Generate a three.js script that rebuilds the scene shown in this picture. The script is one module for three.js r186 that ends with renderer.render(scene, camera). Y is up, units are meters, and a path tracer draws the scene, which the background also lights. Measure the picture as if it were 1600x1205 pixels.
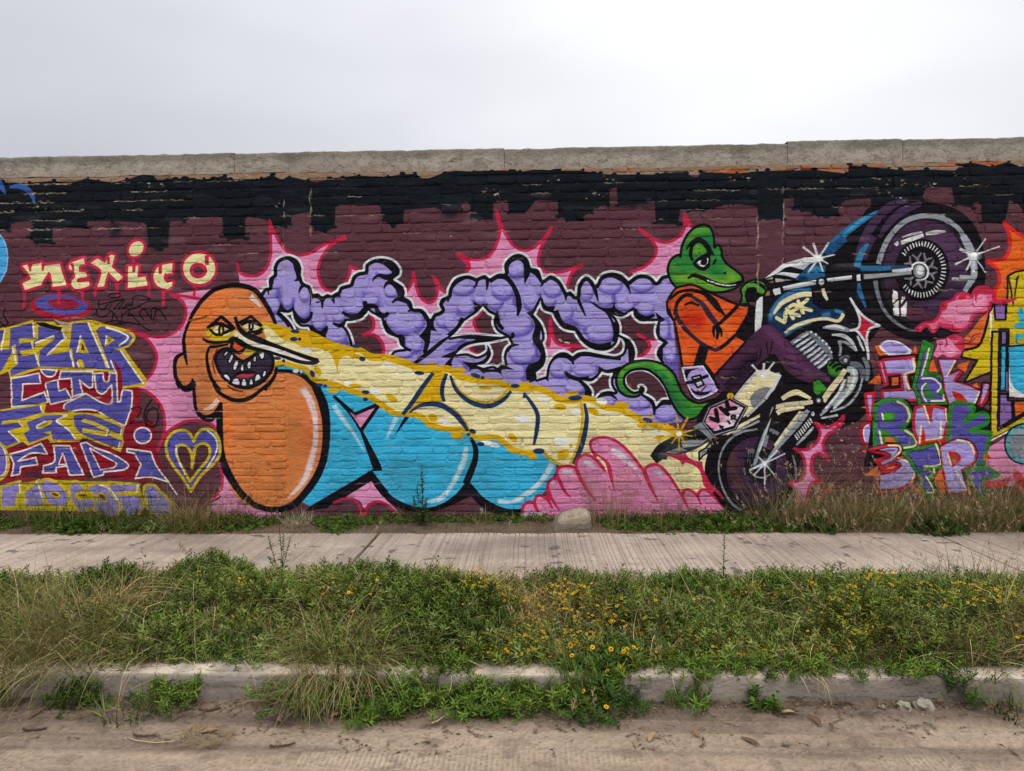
import * as THREE from 'three';
import { mergeGeometries, mergeVertices } from 'three/addons/utils/BufferGeometryUtils.js';

// ---------------------------------------------------------------- camera, sky, sun, exposure
const scene = new THREE.Scene();
const camera = new THREE.PerspectiveCamera(56.99, 1024 / 771, 0.1, 600);
camera.position.set(0, 1.45, 6.38);
camera.rotation.order = 'YXZ';
camera.rotation.set(THREE.MathUtils.degToRad(-2), THREE.MathUtils.degToRad(2), THREE.MathUtils.degToRad(-0.55));
const renderer = new THREE.WebGLRenderer({ antialias: true });
renderer.setSize(1024, 771);
renderer.toneMapping = THREE.LinearToneMapping;
renderer.toneMappingExposure = 1.0;
renderer.shadowMap.enabled = true;
renderer.shadowMap.type = THREE.PCFSoftShadowMap;
const sunDir = new THREE.Vector3(0.22, 0.8, 0.56).normalize();
function skyTexture() {                               // a closed overcast: brighter overhead and towards the veiled sun, cooler and greyer to the left
  const W = 512, H = 256, d = new Float32Array(W * H * 4), v = new THREE.Vector3(), bright = new THREE.Vector3(0.34, 0.2, -1).normalize();
  const ns = (x, y, z) => Math.sin(x * 3.1 + Math.sin(y * 5.3 + z) * 1.3) * Math.sin(z * 4.3 + Math.sin(x * 4.7) * 1.1 + y * 3) ;
  for (let j = 0; j < H; j++) for (let i = 0; i < W; i++) {
    const el = ((j + 0.5) / H - 0.5) * Math.PI, az = ((i + 0.5) / W - 0.5) * 2 * Math.PI;
    v.set(Math.cos(el) * Math.cos(az), Math.sin(el), Math.cos(el) * Math.sin(az));
    const up = Math.max(0, v.y), g = Math.max(0, v.dot(bright)), sun = Math.max(0, v.dot(sunDir));
    let L = 0.55 + SKY_UP * Math.pow(up, 2.4) + 0.36 * Math.pow(g, 6) + SKY_SUN * Math.pow(sun, 3);
    L *= 1 + 0.035 * ns(v.x * 1.5, v.y * 4, v.z * 1.2) + 0.03 * ns(v.x * 2.7 + 1, v.y * 7, v.z * 2.3) + 0.014 * ns(v.x * 7 + 2, v.y * 15, v.z * 5);
    const cool = THREE.MathUtils.clamp(0.5 - v.x * 0.6, 0, 1) * THREE.MathUtils.clamp(1.3 - L, 0, 1);
    const o = (j * W + i) * 4;
    d[o] = L * (0.99 - 0.07 * cool); d[o + 1] = L * (1.0 - 0.02 * cool); d[o + 2] = L * (1.03 + 0.09 * cool); d[o + 3] = 1;
  }
  const t = new THREE.DataTexture(d, W, H, THREE.RGBAFormat, THREE.FloatType);
  t.mapping = THREE.EquirectangularReflectionMapping; t.magFilter = t.minFilter = THREE.LinearFilter; t.wrapS = THREE.RepeatWrapping; t.needsUpdate = true;
  return t;
}
const SKY_UP = 1.35, SKY_SUN = 0.6;
scene.background = skyTexture();
scene.environment = scene.background;
const sun = new THREE.DirectionalLight(new THREE.Color(1, 0.95, 0.88), 1.0);
sun.position.copy(sunDir).multiplyScalar(30);
sun.castShadow = true; sun.shadow.radius = 60; sun.shadow.mapSize.set(2048, 2048);
Object.assign(sun.shadow.camera, { left: -10, right: 10, top: 10, bottom: -10, near: 1, far: 60 });
scene.add(sun, sun.target);

// ---------------------------------------------------------------- helpers
function mulberry(seed) { let s = seed >>> 0; return () => { s = (s + 0x6d2b79f5) | 0; let t = Math.imul(s ^ (s >>> 15), 1 | s); t = (t + Math.imul(t ^ (t >>> 7), 61 | t)) ^ t; return ((t ^ (t >>> 14)) >>> 0) / 4294967296; }; }
const LATTICE = new Float32Array(65536); { const R = mulberry(4242); for (let i = 0; i < 65536; i++) LATTICE[i] = R(); }
function vnoise(x, y) { const i = Math.floor(x), j = Math.floor(y), u = x - i, v = y - j, s = u * u * (3 - 2 * u), t = v * v * (3 - 2 * v), r0 = (j & 255) << 8, r1 = ((j + 1) & 255) << 8, c0 = i & 255, c1 = (i + 1) & 255, a = LATTICE[r0 | c0], b = LATTICE[r0 | c1], c = LATTICE[r1 | c0], d = LATTICE[r1 | c1]; return a + (b - a) * s + (c - a) * t + (a - b - c + d) * s * t; }
const fbm = (x, y, n = 4) => { let a = 0.5, s = 0, w = 0; for (let i = 0; i < n; i++) { s += a * vnoise(x, y); w += a; x = x * 2.03 + 17.1; y = y * 2.03 + 9.7; a *= 0.5; } return s / w; };
const clamp = THREE.MathUtils.clamp, lerp = THREE.MathUtils.lerp, sm = THREE.MathUtils.smoothstep;
const names = new Map();
const numbered = (n) => { const k = names.get(n) || 0; names.set(n, k + 1); return k ? n + '_' + String(k).padStart(3, '0') : n; };
function tag(o, label, category, group) { o.userData = { label, category }; if (group) o.userData.group = group; return o; }
function mesh(name, geo, mat, parent = scene) {
  const m = new THREE.Mesh(geo, mat); m.name = parent === scene ? numbered(name) : name; m.castShadow = m.receiveShadow = true; parent.add(m); return m;
}
function base(name, x, y, z, turn = 0) { const g = new THREE.Group(); g.name = numbered(name); g.position.set(x, y, z); g.rotation.y = turn; scene.add(g); return g; }
const structure = (o) => { o.userData.kind = 'structure'; return o; };
function canvasTex(w, h, fn, srgb = true) {            // per-pixel texture: fn(u, v) -> [r, g, b] in 0..1
  const d = new Uint8Array(w * h * 4);
  for (let j = 0; j < h; j++) for (let i = 0; i < w; i++) { const c = fn((i + 0.5) / w, (j + 0.5) / h), o = (j * w + i) * 4; for (let k = 0; k < 3; k++) d[o + k] = clamp(Math.round(c[k] * 255), 0, 255); d[o + 3] = 255; }
  const t = new THREE.DataTexture(d, w, h); t.magFilter = THREE.LinearFilter; t.minFilter = THREE.LinearMipmapLinearFilter; t.generateMipmaps = true; t.wrapS = t.wrapT = THREE.MirroredRepeatWrapping; if (srgb) t.colorSpace = THREE.SRGBColorSpace; t.needsUpdate = true; return t;
}
const mix3 = (a, b, t) => [a[0] + (b[0] - a[0]) * t, a[1] + (b[1] - a[1]) * t, a[2] + (b[2] - a[2]) * t];
const hex3 = (h) => [(h >> 16 & 255) / 255, (h >> 8 & 255) / 255, (h & 255) / 255];
// ---------------------------------------------------------------- the painted mural (flat paint on the wall)
// Shapes were measured on the photograph in pixels; rectify() turns such a measurement into wall metres, so that the
// paint is an ordinary drawing in the plane of the wall (x to the right, y up from the pavement).
function painter(ctx, rectify, toCanvas, pxPerPhoto) {
  let ox = 0, oy = 0, k = 1;
  const R = mulberry(77);
  const pt = (x, y) => toCanvas(rectify(ox + x / k, oy + y / k));
  const at = (x, y, s) => { ox = x; oy = y; k = s; };
  function nodes(str) {
    const poly = str[0] === '/';
    let closed = false;
    const out = [];
    for (const t of str.replace('/', '').trim().split(/\s+/)) {
      if (t === 'z') { closed = true; continue; }
      let s = t; if (s.endsWith('z')) { closed = true; s = s.slice(0, -1); }
      const c = s.endsWith('!'); if (c) s = s.slice(0, -1);
      const [a, b] = s.split(',').map(Number);
      const [u, v] = pt(a, b);
      out.push({ x: u, y: v, c: c || poly });
    }
    return { out, closed };
  }
  function sample(str, n = 8) {
    const { out: p, closed } = nodes(str), m = p.length, q = [];
    const segs = closed ? m : m - 1;
    for (let i = 0; i < segs; i++) {
      const b = p[i], c = p[(i + 1) % m];
      const a = b.c || (!closed && i === 0) ? b : p[(i - 1 + m) % m], d = c.c || (!closed && i === m - 2) ? c : p[(i + 2) % m];
      if (b.c && c.c) { q.push([b.x, b.y]); continue; }
      const l = Math.hypot(c.x - b.x, c.y - b.y);
      const tan = (u, v) => { let x = (v.x - u.x) / 2, y = (v.y - u.y) / 2; const h = Math.hypot(x, y); if (h > l) { x *= l / h; y *= l / h; } return [x, y]; };
      const m0 = tan(a, c), m1 = tan(b, d);
      for (let j = 0; j < n; j++) {
        const t = j / n, t2 = t * t, t3 = t2 * t, h0 = 2 * t3 - 3 * t2 + 1, h1 = t3 - 2 * t2 + t, h2 = -2 * t3 + 3 * t2, h3 = t3 - t2;
        q.push([h0 * b.x + h1 * m0[0] + h2 * c.x + h3 * m1[0], h0 * b.y + h1 * m0[1] + h2 * c.y + h3 * m1[1]]);
      }
    }
    if (!closed) q.push([p[m - 1].x, p[m - 1].y]);
    return { q, closed };
  }
  function trace(str) {
    const { q, closed } = sample(str);
    ctx.beginPath();
    q.forEach(([x, y], i) => (i ? ctx.lineTo(x, y) : ctx.moveTo(x, y)));
    if (closed) ctx.closePath();
  }
  const f = (col, str) => { trace(str); ctx.fillStyle = col; ctx.fill(); };
  const s = (col, w, str) => { trace(str); ctx.strokeStyle = col; ctx.lineWidth = w * pxPerPhoto; ctx.lineJoin = ctx.lineCap = 'round'; ctx.stroke(); };
  const fs = (col, edge, w, str) => { f(col, str); s(edge, w, str); };
  const oval = (cx, cy, rx, ry, turn = 0) => {
    const o = [];
    for (let i = 0; i < 12; i++) { const a = i / 12 * 6.2832, x = rx * Math.cos(a), y = ry * Math.sin(a); o.push((cx + x * Math.cos(turn) - y * Math.sin(turn)).toFixed(1) + ',' + (cy + x * Math.sin(turn) + y * Math.cos(turn)).toFixed(1)); }
    return o.join(' ') + ' z';
  };
  function br(col, widths, str) {                     // a brush stroke whose width changes along its length
    const { q } = sample(str, 10), w = String(widths).split(' ').map(Number);
    const L = [0]; for (let i = 1; i < q.length; i++) L.push(L[i - 1] + Math.hypot(q[i][0] - q[i - 1][0], q[i][1] - q[i - 1][1]));
    const T = L[L.length - 1] || 1, left = [], right = [];
    q.forEach(([x, y], i) => {
      const e = L[i] / T * (w.length - 1), j = Math.min(w.length - 2, Math.floor(e)), ww = w.length < 2 ? w[0] : w[j] + (w[j + 1] - w[j]) * (e - j), h = ww * pxPerPhoto / 2;
      const a = q[Math.max(0, i - 1)], b = q[Math.min(q.length - 1, i + 1)], dx = b[0] - a[0], dy = b[1] - a[1], d = Math.hypot(dx, dy) || 1;
      left.push([x - dy / d * h, y + dx / d * h]); right.push([x + dy / d * h, y - dx / d * h]);
    });
    ctx.beginPath(); [...left, ...right.reverse()].forEach(([x, y], i) => (i ? ctx.lineTo(x, y) : ctx.moveTo(x, y))); ctx.closePath();
    ctx.fillStyle = ctx.strokeStyle = col; ctx.lineWidth = pxPerPhoto * 0.8; ctx.lineJoin = 'round'; ctx.fill(); ctx.stroke();
  }
  const main = ctx, W = ctx.canvas.width, H = ctx.canvas.height;
  const soft = (blur, fn) => {                        // soft spray: painted on a smaller sheet, blurred once, laid over the wall
    const q = blur < 2 ? 0.5 : 0.25, a = document.createElement('canvas'); a.width = Math.ceil(W * q); a.height = Math.ceil(H * q);
    const outer = ctx; ctx = a.getContext('2d'); ctx.scale(q, q); fn(); ctx = outer;
    const b = document.createElement('canvas'); b.width = a.width; b.height = a.height; const bc = b.getContext('2d'); bc.filter = 'blur(' + (blur * pxPerPhoto * q * 0.9).toFixed(2) + 'px)'; bc.drawImage(a, 0, 0);
    ctx.drawImage(b, 0, 0, b.width / q, b.height / q);
  };
  const clip = (str, fn) => { ctx.save(); trace(str); ctx.clip(); fn(); ctx.restore(); };
  const alpha = (a, fn) => { ctx.save(); ctx.globalAlpha = a; fn(); ctx.restore(); };
  const dot = (col, cx, cy, rx, ry, turn) => f(col, oval(cx, cy, rx, ry, turn));
  return { at, f, s, fs, br, soft, clip, alpha, oval, dot, pt, R };
}
function paintMural(P) {
  const { at, f, s, fs, br, soft, clip, alpha, oval, dot, R } = P;
  const MAROON = '#58363f', MAROON2 = '#4c2f37', BAND = '#11171c', PINK = '#d68cb5', RED = '#bf2449', LIL = '#9d92d2', DLIL = '#6155a8', WHITE = '#d3dade', BLK = '#121218',
    CREAM = '#e2d8a2', GOLD = '#cfa511', BLUE = '#37aed6', NAVY = '#1b3560', ORG = '#d07c45', ORG2 = '#df7a3c', VIO = '#514fa0', YEL = '#c9b01c', CRIM = '#8c1728', BONE = '#e6dccb', MEX = '#dfdca0', MRED = '#c1284a', TAN = '#9a8570';
  // ---- ground coats: maroon wall, black band rolled on under the coping, bare brick and mortar above it
  at(0, 0, 1);
  f(MAROON, '/-700,150 2400,150 2400,900 -700,900 z');
  for (let i = 0; i < 420; i++) alpha(0.10 + R() * 0.12, () => f(R() < 0.5 ? '#65404a' : '#3d252c', oval(R() * 2300 - 350, 280 + R() * 540, 12 + R() * 45, 3 + R() * 9)));
  f('#8f7a66', '/-700,120 2400,120 2400,262 1600,268 1200,272 800,276 400,282 0,296 -700,300 z');
  for (let i = 0; i < 70; i++) { const x = R() * 1700 - 50, y = 277 - (x > 700 ? 8 : 0) - (x > 1200 ? (x - 1200) * 0.035 : 0) + R() * 6 - 6; alpha(0.6, () => f(x > 1080 ? '#a8572f' : x > 850 ? '#a5715a' : '#967460', oval(x, y, 10 + R() * 16, 3.2))); }
  const band = () => {
    at(0, 220, 4); const A = '/-2800,300 -1200,270 -400,290 0,290 20,262 180,262 330,250 430,262 540,236 620,250 700,262 800,240 880,212 940,202 990,252 1040,236 1100,242 1150,226 1200,236 1270,242 1330,232 1400,216 1440,242 1600,240 ';
    at(0, 0, 1);
    const conv = (x0, y0, str) => str.trim().split(/\s+/).map((t) => { const [a, b] = t.split(',').map(Number); return (x0 + a / 4).toFixed(1) + ',' + (y0 + b / 4).toFixed(1); }).join(' ');
    const top = conv(0, 220, A.slice(1)) + ' ' + conv(400, 220, '30,238 100,212 160,245 200,222 330,250 390,262 450,236 540,225 640,216 740,224 830,222 920,210 1000,206 1050,246 1180,196 1280,182 1350,176 1470,186') + ' ' +
      conv(800, 220, '0,186 60,192 160,176 280,171 310,187 440,186 500,198 560,206 640,211 790,210 900,212 960,196 1080,196 1160,240 1180,192 1400,206 1530,190') + ' ' +
      conv(1200, 200, '0,270 180,260 300,262 500,286 506,232 610,242 750,252 830,266 1000,260 1180,266 1200,226 1270,216 1400,240 1500,212 1600,250 2400,230 4800,240');
    const bot = conv(1200, 200, '4800,560 3300,520 2400,560 1800,500 1600,530 1560,470 1510,450 1480,600 1335,590 1330,462 1290,462 1280,500 1170,480 1150,372 990,370 960,450 830,450 740,475 645,480 640,440 490,450 445,482 440,548 360,560 310,550 290,530 210,520 165,500 160,422 110,430 92,568 0,572') + ' ' +
      conv(800, 220, '1545,490 1530,412 1380,392 1250,420 1200,440 1090,440 1050,432 1040,524 900,520 890,356 840,362 830,390 660,405 655,292 610,300 608,400 520,412 500,450 440,470 430,500 350,506 340,490 290,470 285,376 150,372 80,455') + ' ' +
      conv(400, 220, '1580,456 1575,372 1485,376 1480,488 1400,496 1340,480 1340,382 1290,376 1280,430 1150,415 925,432 920,510 850,535 800,500 780,450 780,402 640,396 498,402 490,540 430,574 370,560 345,520 338,442 222,466 220,525 180,540 110,535 80,500') + ' ' +
      conv(0, 220, '1600,480 1535,472 1530,610 1430,620 1395,600 1390,472 1160,482 1150,500 1060,505 1050,660 1000,684 930,660 912,512 870,510 700,502 545,502 540,548 330,540 325,645 230,640 172,608 215,520 210,502 72,512 60,566 0,560 -400,520 -900,600 -1600,540 -2800,580');
    f(BAND, '/' + top + ' ' + bot + ' z');
    (top + ' ' + bot).trim().split(/\s+/).forEach((q) => { const [a, b] = q.split(',').map(Number); f(BAND, oval(a + (R() - 0.5) * 5, b + (R() - 0.6) * 3, 2 + R() * 4, 1.5 + R() * 2)); });
    at(0, 220, 4); soft(4, () => { f('#1c1f26', oval(720, 560, 36, 44)); f('#15191f', oval(985, 600, 60, 80)); });
    at(400, 220, 4); soft(3, () => f('#221f28', oval(1215, 440, 62, 40)));
    at(0, 0, 1);
    for (let i = 0; i < 130; i++) { const x = R() * 1700 - 50; alpha(0.25, () => f(R() < 0.6 ? '#1d262d' : '#0a0e12', oval(x, 278 + R() * 45, 8 + R() * 26, 2 + R() * 4))); }
  };
  band();
  at(0, 220, 4); br('#35589f', '3 9 8 3', '60,290 130,285 190,325 212,385'); br('#35589f', '2 8 3', '0,240 10,290 30,330');
  // ---- pink bursts with red edges
  at(0, 0, 1);
  const burst = (str, edge) => { f(PINK, str); (edge || [str]).forEach((e) => s(RED, 4.6, e)); };
  burst('266,460! 284,470 290,485 288,500 281,512 268,522 248,527 228,524 200,515! 228,529 241,545 245,560 238,582 226,595! 212,606! 231,613 251,633 257,658 255,680 246,703! 255,684 265,672 293,658 324,660 336,669! 345,716! 349,745 347,762 332,780! 330,800! 440,830! 430,560! 340,450!z',
    ['330,470! 295,464 266,460! 284,470 290,485 288,500 281,512 268,522 248,527 228,524 200,515!', '200,515! 228,529 241,545 245,560 238,582 226,595!', '212,606! 231,613 251,633 257,658 255,680 246,703!', '246,703! 255,684 265,672 293,658 324,660 338,670!', '341,716 347,745 345,765 332,780!']);
  burst('370,412! 377,428 400,431 415,420 423,395 421,345! 432,370 447,392 465,399 485,395 508,382 539,371! 518,382 503,402 497,422 500,440 508,452 520,456 531,455! 541,440 546,428 547,415! 552,419 568,424! 600,500! 420,560! 380,480!z',
    ['370,412! 377,428 400,431 415,420 423,395 421,345! 432,370 447,392 465,399 485,395 508,382 539,371! 518,382 503,402 497,422 500,440 508,452 520,456 531,455! 541,440 546,428 547,415! 552,419 568,424!']);
  br(RED, '1 6 7', '421,344 423,356 425,366'); br(RED, '7 5 2', '540,370 528,376 514,384');
  at(600, 390, 6.667);
  burst('220,460! 290,340 305,235! 325,330 350,440 400,520 470,555 530,520 555,440 545,360 515,280! 560,340 580,400 650,450! 600,700! 470,760! 300,620!z', ['220,460! 290,345 305,240! 325,330 350,440 400,520 470,555 530,520 555,440 545,360 515,285! 560,340 580,400 650,450!']);
  at(0, 0, 1);
  burst('714,397! 733,405 757,404 772,390 781,362 776,330! 788,362 800,381 812,390 825,391 840,382 852,370 862,355! 850,375 843,395 841,410 848,423 865,426 882,424 909,415! 894,426 886,445! 860,480! 740,460! 728,428 730,412z',
    ['728,428 731,414 714,397! 733,405 757,404 772,390 781,362 776,330! 788,362 800,381 812,390 825,391 840,382 852,370 862,355! 850,375 843,395 841,410 848,423 865,426 882,424 909,415! 894,426 886,448!']);
  br(RED, '7 6 4', '715,398 726,403 736,406'); br(RED, '3 7 6', '776,330 779,342 783,356'); br(RED, '4 6 4', '862,355 855,367 847,381'); br(RED, '6 7 3', '730,408 732,418 728,427');
  burst('998,356! 1018,373 1040,379 1058,372 1069,358 1070,334! 1078,350 1084,358! 1060,420! 1050,470! 1000,460! 987,424! 1005,418 1020,405 1026,390 1018,374z', ['998,356! 1018,372 1040,379 1058,372 1069,358 1070,334!', '1070,334! 1078,350 1086,360!', '1018,374 1026,390 1020,405 1005,418 985,425!']);
  br(RED, '4 7 5', '1070,334 1071,346 1073,354'); br(RED, '4 6 5', '998,356 1008,365 1018,372');
  // ---- lilac cloud letters
  const CX = (dx, dy, str) => str.trim().split(/\s+/).map((t) => { const c = t.endsWith('!') ? '!' : ''; const [a, b] = t.replace('!', '').split(',').map(Number); return (a + dx * 6.667).toFixed(0) + ',' + (b + dy * 6.667).toFixed(0) + c; }).join(' ');
  at(400, 390, 6.667);
  const silTop = '10,500! 40,450 80,395 125,385! 122,300 172,255! 172,180 222,92 330,56 432,92 482,180 478,262! 500,330 520,345! 572,372 602,450! 650,445 690,478! 740,452 785,465! 830,435 845,430! 870,380 972,348! 1000,270 1060,228 1122,216! 1132,150 1210,96 1320,80 1432,112 1502,190 1502,262 1442,312! 1532,372 1562,440 1556,490! ' +
    CX(200, 0, '225,487 290,530 312,602! 400,610 462,672 482,708! 512,660 562,642 586,626! 562,572 592,502 656,472! 672,392 742,292 872,256 962,284! 1012,262 1060,255 1102,286! 1180,242 1248,238! 1242,152 1312,62 1412,32 1502,82 1536,164! ') + ' ' +
    CX(420, 0, '70,178! 152,202 192,302! 272,256 372,312 442,432! 482,425 532,472! 542,372 592,292 652,266 722,322 736,358! 792,262 902,226 1012,252 1082,312! 1152,262 1232,246 1322,272 1372,324! 1422,266 1502,246!');
  const sil = silTop + ' ' + CX(420, 0, '1640,350! 1540,700! 1620,1500! 1640,1800! 1300,1830! 700,1720! 100,1560!') + ' 1900,1400! 1300,1200! 600,1000! 220,900!z';
  f(LIL, sil);
  const dark = (list) => clip(sil, () => soft(1.1, () => list.forEach((d) => f(DLIL, d))));
  at(400, 390, 6.667);
  clip(sil, () => { soft(4, () => { for (const d of ['200,400 260,380 280,540 190,640 150,560 z', '400,540 560,620 560,740 470,760 390,660 z', '880,640 1000,600 1120,540 1150,640 1050,710 930,710 z', '1090,380 1160,450 1330,520 1270,610 1150,600 z', '1340,680 1450,650 1480,780 1570,820 1520,930 1370,860 z']) f('#7d71bd', d); }); });
  at(400, 390, 6.667);
  at(400, 390, 6.667);
  dark(['215,420 240,400 258,540 205,640 190,560 z']);
  at(400, 390, 6.667);
  const D1 = ['240,600 260,530 330,560 400,500 390,600 330,620 260,600z', '400,570 440,600 560,630 560,720 480,745 405,680z', '905,650 1000,630 1125,580 1130,640 1050,695 950,690z', '1110,430 1150,490 1290,540 1260,590 1150,585z', '1350,700 1440,670 1470,790 1560,830 1500,905 1390,850z', '830,720 900,670 930,740 860,770z', '1240,245 1330,205 1450,235 1430,275 1300,262z', '700,900 740,850 760,980 720,990z', '880,860 930,880 970,1000 930,1000z', '590,700 600,800 680,860 620,850 570,780z'];
  at(400, 390, 6.667); D1.forEach((d) => { soft(1.2, () => f(DLIL, d)); });
  at(600, 390, 6.667);
  ['20,720 60,660 110,680 130,770 190,830 300,870 200,905 90,880 30,800z', '640,820 740,740 800,720 790,780 700,860z', '890,520 950,540 940,640 860,690 750,690 760,640z', '930,500 1090,480 1080,560 960,540z', '1230,320 1300,330 1370,450 1395,600 1340,560 1330,430z', '1400,130 1460,170 1470,300 1420,260z', '1190,690 1240,700 1270,830 1330,880 1250,850 1200,770z', '1510,580 1590,540 1590,640 1510,650z', '620,1050 720,1000 820,930 880,920 720,1060z', '200,930 250,920 260,1010 220,1030z', '400,930 415,1040 370,1080 350,1150 400,1060z'].forEach((d) => soft(1.2, () => f(DLIL, d)));
  at(680, 480, 6.667);
  ['200,520 280,570 350,600 350,660 300,640 280,590z', '1010,380 1060,340 1100,430 1080,560 980,620 920,560 1000,530z', '910,610 970,640 970,770 890,760 930,690z', '1370,780 1400,720 1480,740 1550,850 1530,900 1390,900z', '660,80 720,120 720,210 790,280 720,250 660,160z', '1250,30 1380,90 1500,170 1510,240 1350,170z'].forEach((d) => soft(1.2, () => f(DLIL, d)));
  at(820, 390, 6.667);
  ['20,620 100,560 160,440 170,520 110,640z', '190,500 270,560 310,590 300,620 230,590z', '330,620 400,700 500,770 620,790 500,820 400,770z', '590,820 720,800 800,870 940,850 930,940 850,1000 740,980 640,890z', '760,560 880,530 920,430 950,480 930,580 830,600z', '950,520 1060,590 1200,540 1120,620 1030,650 960,610z', '1180,620 1260,590 1350,660 1290,700 1210,680z', '1400,780 1500,720 1530,900 1600,1100 1590,1400 1500,1300 1450,1060 1470,960 1410,900z'].forEach((d) => soft(1.2, () => f(DLIL, d)));
  at(840, 500, 6.667);
  ['380,480 470,500 640,470 600,560 480,600 400,560z', '320,600 420,620 500,720 480,800 330,790z', '1300,860 1400,870 1520,1040 1430,1000z'].forEach((d) => soft(1.2, () => f(DLIL, d)));
  // rounded lobes: a lit side and a darker underside each
  const lobeSets = [[400, 390, [[325, 545, 56, 62], [185, 590, 62, 90], [482, 625, 84, 112], [1020, 612, 112, 82], [1195, 530, 84, 58], [655, 745, 82, 108], [862, 690, 70, 84], [835, 890, 118, 130], [1345, 230, 100, 46], [505, 470, 56, 90], [1410, 430, 76, 80]]], [600, 390, [[225, 770, 208, 132], [315, 985, 92, 110], [175, 1085, 128, 56], [640, 740, 104, 92], [720, 800, 80, 70], [850, 600, 92, 92], [1000, 520, 70, 42], [1150, 530, 104, 112], [1375, 790, 190, 130], [1450, 1090, 150, 120], [820, 400, 130, 90], [1240, 420, 120, 120], [1380, 210, 92, 106]]], [820, 390, [[70, 540, 86, 110], [250, 540, 80, 62], [400, 660, 110, 110], [790, 880, 150, 112], [840, 545, 86, 54], [1050, 580, 100, 66], [1260, 620, 92, 72], [1450, 850, 52, 112], [1515, 1080, 70, 140], [290, 420, 100, 90], [640, 440, 76, 110], [890, 380, 130, 90], [1220, 370, 130, 80]]], [840, 500, [[500, 530, 130, 58], [390, 700, 110, 90], [240, 520, 120, 100], [1060, 870, 124, 78], [1340, 970, 130, 100], [720, 850, 100, 50]]]];
  lobeSets.forEach(([x, y, l]) => { at(400, 390, 6.667); clip(sil, () => { at(x, y, 6.667); soft(0.9, () => l.forEach(([cx, cy, a, b]) => { f(DLIL, oval(cx, cy, a, b)); f('#8277c3', oval(cx - a * 0.05, cy - b * 0.17, a * 0.95, b * 0.86)); f('#a398d6', oval(cx - a * 0.08, cy - b * 0.3, a * 0.88, b * 0.74)); })); }); });
  // outlines: black inside, white outside
  at(400, 390, 6.667); clip(sil, () => s(BLK, 15, silTop));
  const B = (w, str) => br(BLK, w, str);
  at(400, 390, 6.667);
  B('1 4 4', '132,470 120,380 142,300 172,280'); B('1 4 5', '176,360 180,230 232,120'); B('3 9 13 8 1', '330,92 415,135 445,230 438,305 402,325'); B('3 9 6', '450,290 500,350 520,372'); B('1 4 5 9 6', '445,455 470,392 522,370 568,405 592,470');
  B('1 4 8 8', '565,580 578,492 622,475 690,510'); B('1 4 7 5', '690,610 690,540 722,490 792,470'); B('1 5 5 2', '815,560 800,502 838,474 880,488'); B('2 4 3', '860,422 900,382 972,372'); B('2 4 4 3', '990,372 1002,292 1062,244 1160,248');
  B('3 4 6 9 13 16 14 10 7 4 1', '1132,230 1162,152 1250,112 1350,124 1430,172 1466,230 1430,278 1350,288 1282,270 1232,298 1216,330'); B('1 5 10 14 12', '1330,405 1362,352 1422,342 1498,402 1518,480'); B('2 6 9', '1420,552 1472,516 1600,540');
  f(BLK, '212,672! 262,540! 285,600 330,628 375,600 388,555! 402,650! 380,650! 330,662 250,650z'); B('4 8 7 5 4', '398,650 432,716 500,748 562,712 576,650'); B('4 6 6 3', '572,790 622,852 684,866 742,800'); B('3 5 5', '702,1000 702,900 734,822'); B('3 5 7 9 8 5', '902,650 962,692 1062,694 1132,636 1180,590 1250,592'); B('6 7 5', '1130,540 1145,580 1190,600'); B('3 6 5', '800,768 880,792 934,752'); B('4 7 6', '220,660 300,730 350,800');
  f(BLK, '615,545! 690,530! 640,560z'); B('5 7 6 5', '1250,590 1270,650 1330,690 1380,660'); B('5 6 6', '930,780 980,900 1000,1000');
  at(600, 390, 6.667);
  B('2 5 8 10 9 5 1', '665,545 682,430 742,332 852,275 950,304 966,350 942,402'); B('4 6 5 1', '968,330 1010,292 1074,304 1070,420'); B('6 9 7 6 7 8 1', '1102,332 1182,275 1272,292 1342,372 1392,482 1408,600 1396,692'); B('8 10 11 12 13 8 1', '1272,242 1272,152 1342,84 1430,76 1492,132 1492,232 1466,350'); B('4 7 6', '1490,222 1532,188 1600,214'); B('1 5 8 10', '85,552 152,514 234,522 302,612'); B('2 5 8 9', '250,642 322,622 402,642 452,715'); B('7 6 4', '500,705 552,664 612,652'); B('6 7 4', '592,642 592,562 640,512');
  f(BLK, '430,720! 522,720! 520,800 560,855! 490,842! 470,1000 430,1095! 405,1070 420,960 365,905! 442,800z'); B('5 6 6 5 5 3', '0,742 40,832 122,902 192,912 204,1010 280,1052'); B('2 5 6 6 4', '690,902 600,962 480,1062 310,1192'); B('2 6 4', '1180,640 1190,760 1240,830'); B('3 5 2', '1330,870 1345,900 1310,930');
  f(BLK, '930,540! 1000,570 1080,560! 1060,640! 1030,600! 960,650 900,690! 940,640z'); f(BLK, '800,705! 850,720! 760,850 690,900! 660,880 750,800z'); f(BLK, '1480,660! 1590,620! 1600,700! 1570,720z');
  at(680, 480, 6.667);
  f(BLK, '770,312! 560,318 330,298 150,312! 300,330 420,338 300,372 230,430 210,500! 300,425 400,390 560,362z'); B('1 6 8', '70,520 150,502 222,478'); f(BLK, '85,625! 130,560 215,490! 172,570 165,635z');
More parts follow.
